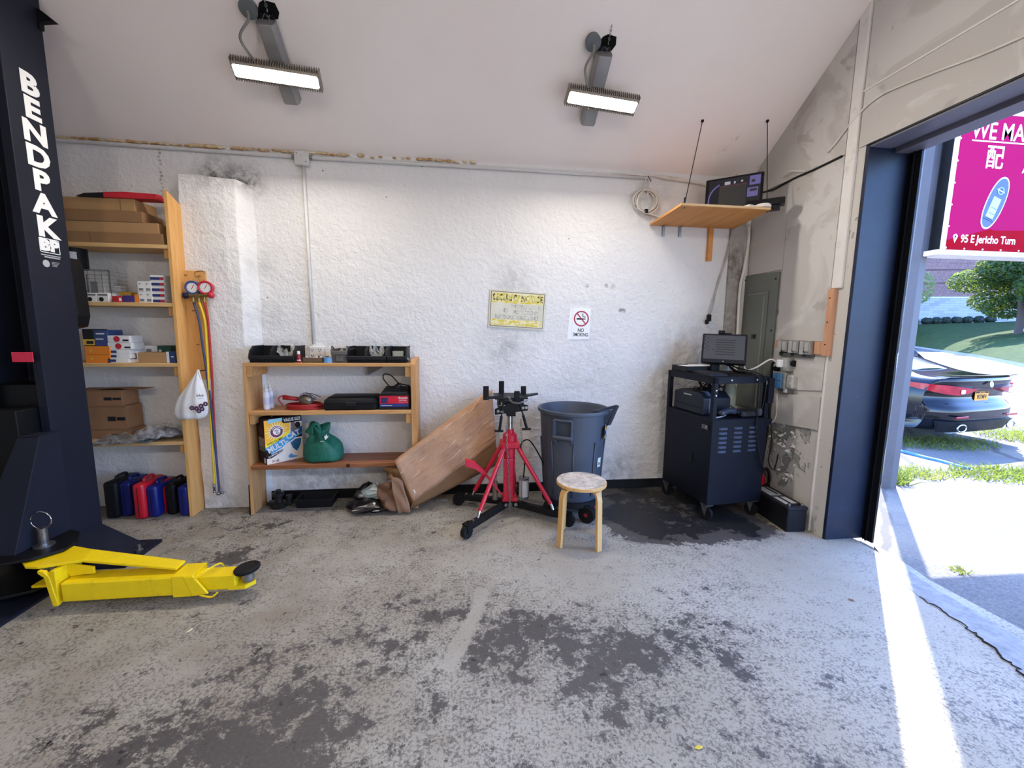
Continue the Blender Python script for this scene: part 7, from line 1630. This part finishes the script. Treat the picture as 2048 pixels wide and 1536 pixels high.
# coil of white cable on the wall
cc = atY(1293, 398, WY - .03); q = random.Random(6); mb = MB()
pts = []
for k in range(5):
    ox, oz, rx, rz_ = q.uniform(-.025, .025), q.uniform(-.02, .02), q.uniform(.085, .115), q.uniform(.085, .11)
    for i in range(18): a = 2 * PI * i / 18 + k; pts.append((cc.x + ox + rx * math.cos(a), WY - .018 - .006 * k - .004 * math.sin(2 * a), cc.z - .02 + oz + rz_ * math.sin(a)))
mb.tube(pts, .006, 6)
mb.tube([(cc.x - .04, WY - .03, cc.z + .08), (cc.x - .02, WY - .03, 2.80), (cc.x - .01, WY - .03, 2.835), (cc.x + .015, WY - .035, 2.80), (cc.x - .0, WY - .035, cc.z)], .005, 6, smooth=4)
mb.tube([(cc.x + .02, WY - .03, cc.z - .12), (cc.x + .1, WY - .03, cc.z - .14), (cc.x + .2, WY - .04, 2.46 + .03), (cc.x + .3, WY - .05, 2.465)], .006, 6, smooth=4)
co_ = mb.build('cable_coil', M('cable_white'), None, True); tag(co_, 'coil of white cable hanging on the wall left of the corner shelf', 'cable')
tie = MB().box((cc.x - .015, WY - .055, cc.z - .12), (cc.x + .01, WY - .01, cc.z - .09)).tube([(cc.x, WY - .04, 2.845), (cc.x + .03, WY - .04, 2.80)], .003, 5).build('cable_tie', M_CAB, co_)
mb = MB()
for k in range(3): mb.tube([(1.3 + .1 * k, WY - .03, 2.848 + .006 * k), (1.6, WY - .035, 2.858 - .006 * k), (1.8, WY - .03, 2.835 + .012 * k), (2.05, WY - .03, 2.815 + .006 * k), (2.2, WY - .04, 2.79)], .006, 6, smooth=5)
tag(mb.build('cable_bundle', M('cable_white'), None, True), 'bundle of white cables running under the ceiling to the screen', 'cable')
a, b = atY(1455, 470, WY - .02), atY(1418, 636, WY - .02)
hc = MB().tube([(2.45, WY - .03, 2.44), (2.44, WY - .03, 2.30), (2.38, WY - .022, 2.0), (2.31, WY - .02, 1.75), (2.30, WY - .02, 1.66)], .005, 6, smooth=5).tube([(2.455, WY - .03, 2.44), (2.445, WY - .03, 2.25), (2.36, WY - .02, 1.95), (2.33, WY - .02, 1.75), (2.305, WY - .02, 1.66)], .005, 6, smooth=5).build('hanging_cable', M('cable_grey', S(178, 174, 170), .5), None, True)
tag(hc, 'pair of grey cables hanging from the corner shelf to a black plug end', 'cable'); MB().box((2.275, WY - .035, 1.60), (2.315, WY - .008, 1.665), rot((0, 0, 0)), bev=.008).box((2.26, WY - .03, 1.575), (2.295, WY - .01, 1.615), bev=.006).build('plug_end', M_CAB, hc)
tag(MB().tube([(2.60, WY - .055, 2.46), (2.605, WY - .055, 2.30), (2.585, WY - .055, 2.08), (2.56, WY - .055, 1.92), (2.565, WY - .055, 1.65), (2.575, WY - .055, 1.40), (2.58, WY - .055, 1.1)], .013, 10, smooth=5).build('white_pipe', M('white_trim_paint'), None, True), 'white painted pipe bending down the corner beside the electric panel', 'pipe')
cable('black_wall_cable', 'black cable along the joint of the wall boards from the screen to the trim', [V((W - .06, 3.50, 2.70)), V((W - .022, 3.4, 2.70)), V((W - .02, 3.2, 2.714)), V((W - .02, 3.0, 2.712)), V((W - .02, 2.77, 2.718))], .0075, M_CAB)
pw = [atX(x, y, W - .022) for x, y in ((1655, 305), (1672, 285), (1700, 248), (1730, 215), (1762, 190), (1800, 172), (1880, 140), (1960, 110), (2048, 72), (2140, 30))]
cable('white_wall_cable', 'white cable draped over the wall above the door opening', pw, .006, M('cable_white'))
MB().box((W - .04, 2.56, 2.98), (W - .01, 2.60, 2.99)).bm.free()
cable('short_white_cable', 'short white cable end bulging from the board joint behind the screen', [V((W - .03, 3.30, 2.76)), V((W - .05, 3.22, 2.775)), V((W - .03, 3.14, 2.75)), V((W - .016, 3.08, 2.728))], .005, M('cable_white'))
q = random.Random(14); mb = MB()
for _ in range(46):
    y, z = (q.gauss(3.03, .07), q.gauss(.64, .07)) if q.random() < .65 else (q.gauss(3.0, .05), q.gauss(.33, .07))
    if not 2.78 < y < 3.22: continue
    a, l = q.uniform(0, 6.28), q.uniform(.012, .034); d = V((0, math.cos(a), math.sin(a))); e = V((0, -d.z, d.y)); o = V((W - .001, y, z))
    mb.face(o - e * l * .5, o + e * l * .5, o + e * l * .3 + d * l * .6 + V((-l * .25, 0, 0)), o + d * l + V((-l * .6, 0, 0)), o - e * l * .3 + d * l * .7 + V((-l * .3, 0, 0)))
tag(mb.build('paint_flakes', M('flake_white', S(236, 234, 230), .7), None, solid=.0012), 'curled white paint flakes peeling off the lower right wall', 'paint flakes', kind='stuff')
# little things on the floor
for k, (x, y, c, lb) in enumerate(((1397, 1497, S(216, 196, 70), 'tiny yellow leaf on the bare floor, bottom centre right'), (379, 1263, S(224, 220, 190), 'tiny pale leaf on the floor in front of the yellow arm'), (1703, 1201, S(120, 90, 60), 'tiny brown leaf on the bluish floor near the door'))):
    p = atZ(x, y, 0); mb = MB(); T = rot((p.x, p.y, .002), k * 1.1)
    mb.prism([T @ V(q) for q in ((-.016, 0, 0), (-.004, -.008, .003), (.014, -.003, .002), (.016, .002, .004), (.0, .009, .001))], (0, 0, .0012)); tag(mb.build('leaf', M('leaf_%s' % 'abc'[k], c, .7)), lb, 'leaf')
p = atZ(880, 1003, 0); mb = MB(); mb.prism([(p.x - .05, p.y - .02, .004), (p.x + .06, p.y - .03, .006), (p.x + .07, p.y + .02, .012), (p.x - .03, p.y + .03, .008)], (0, 0, .002)); tag(mb.build('plastic_scrap', film('clear_bag', (.75, .75, .74), .32)), 'clear plastic scrap on the floor under the leaning carton', 'plastic scrap')
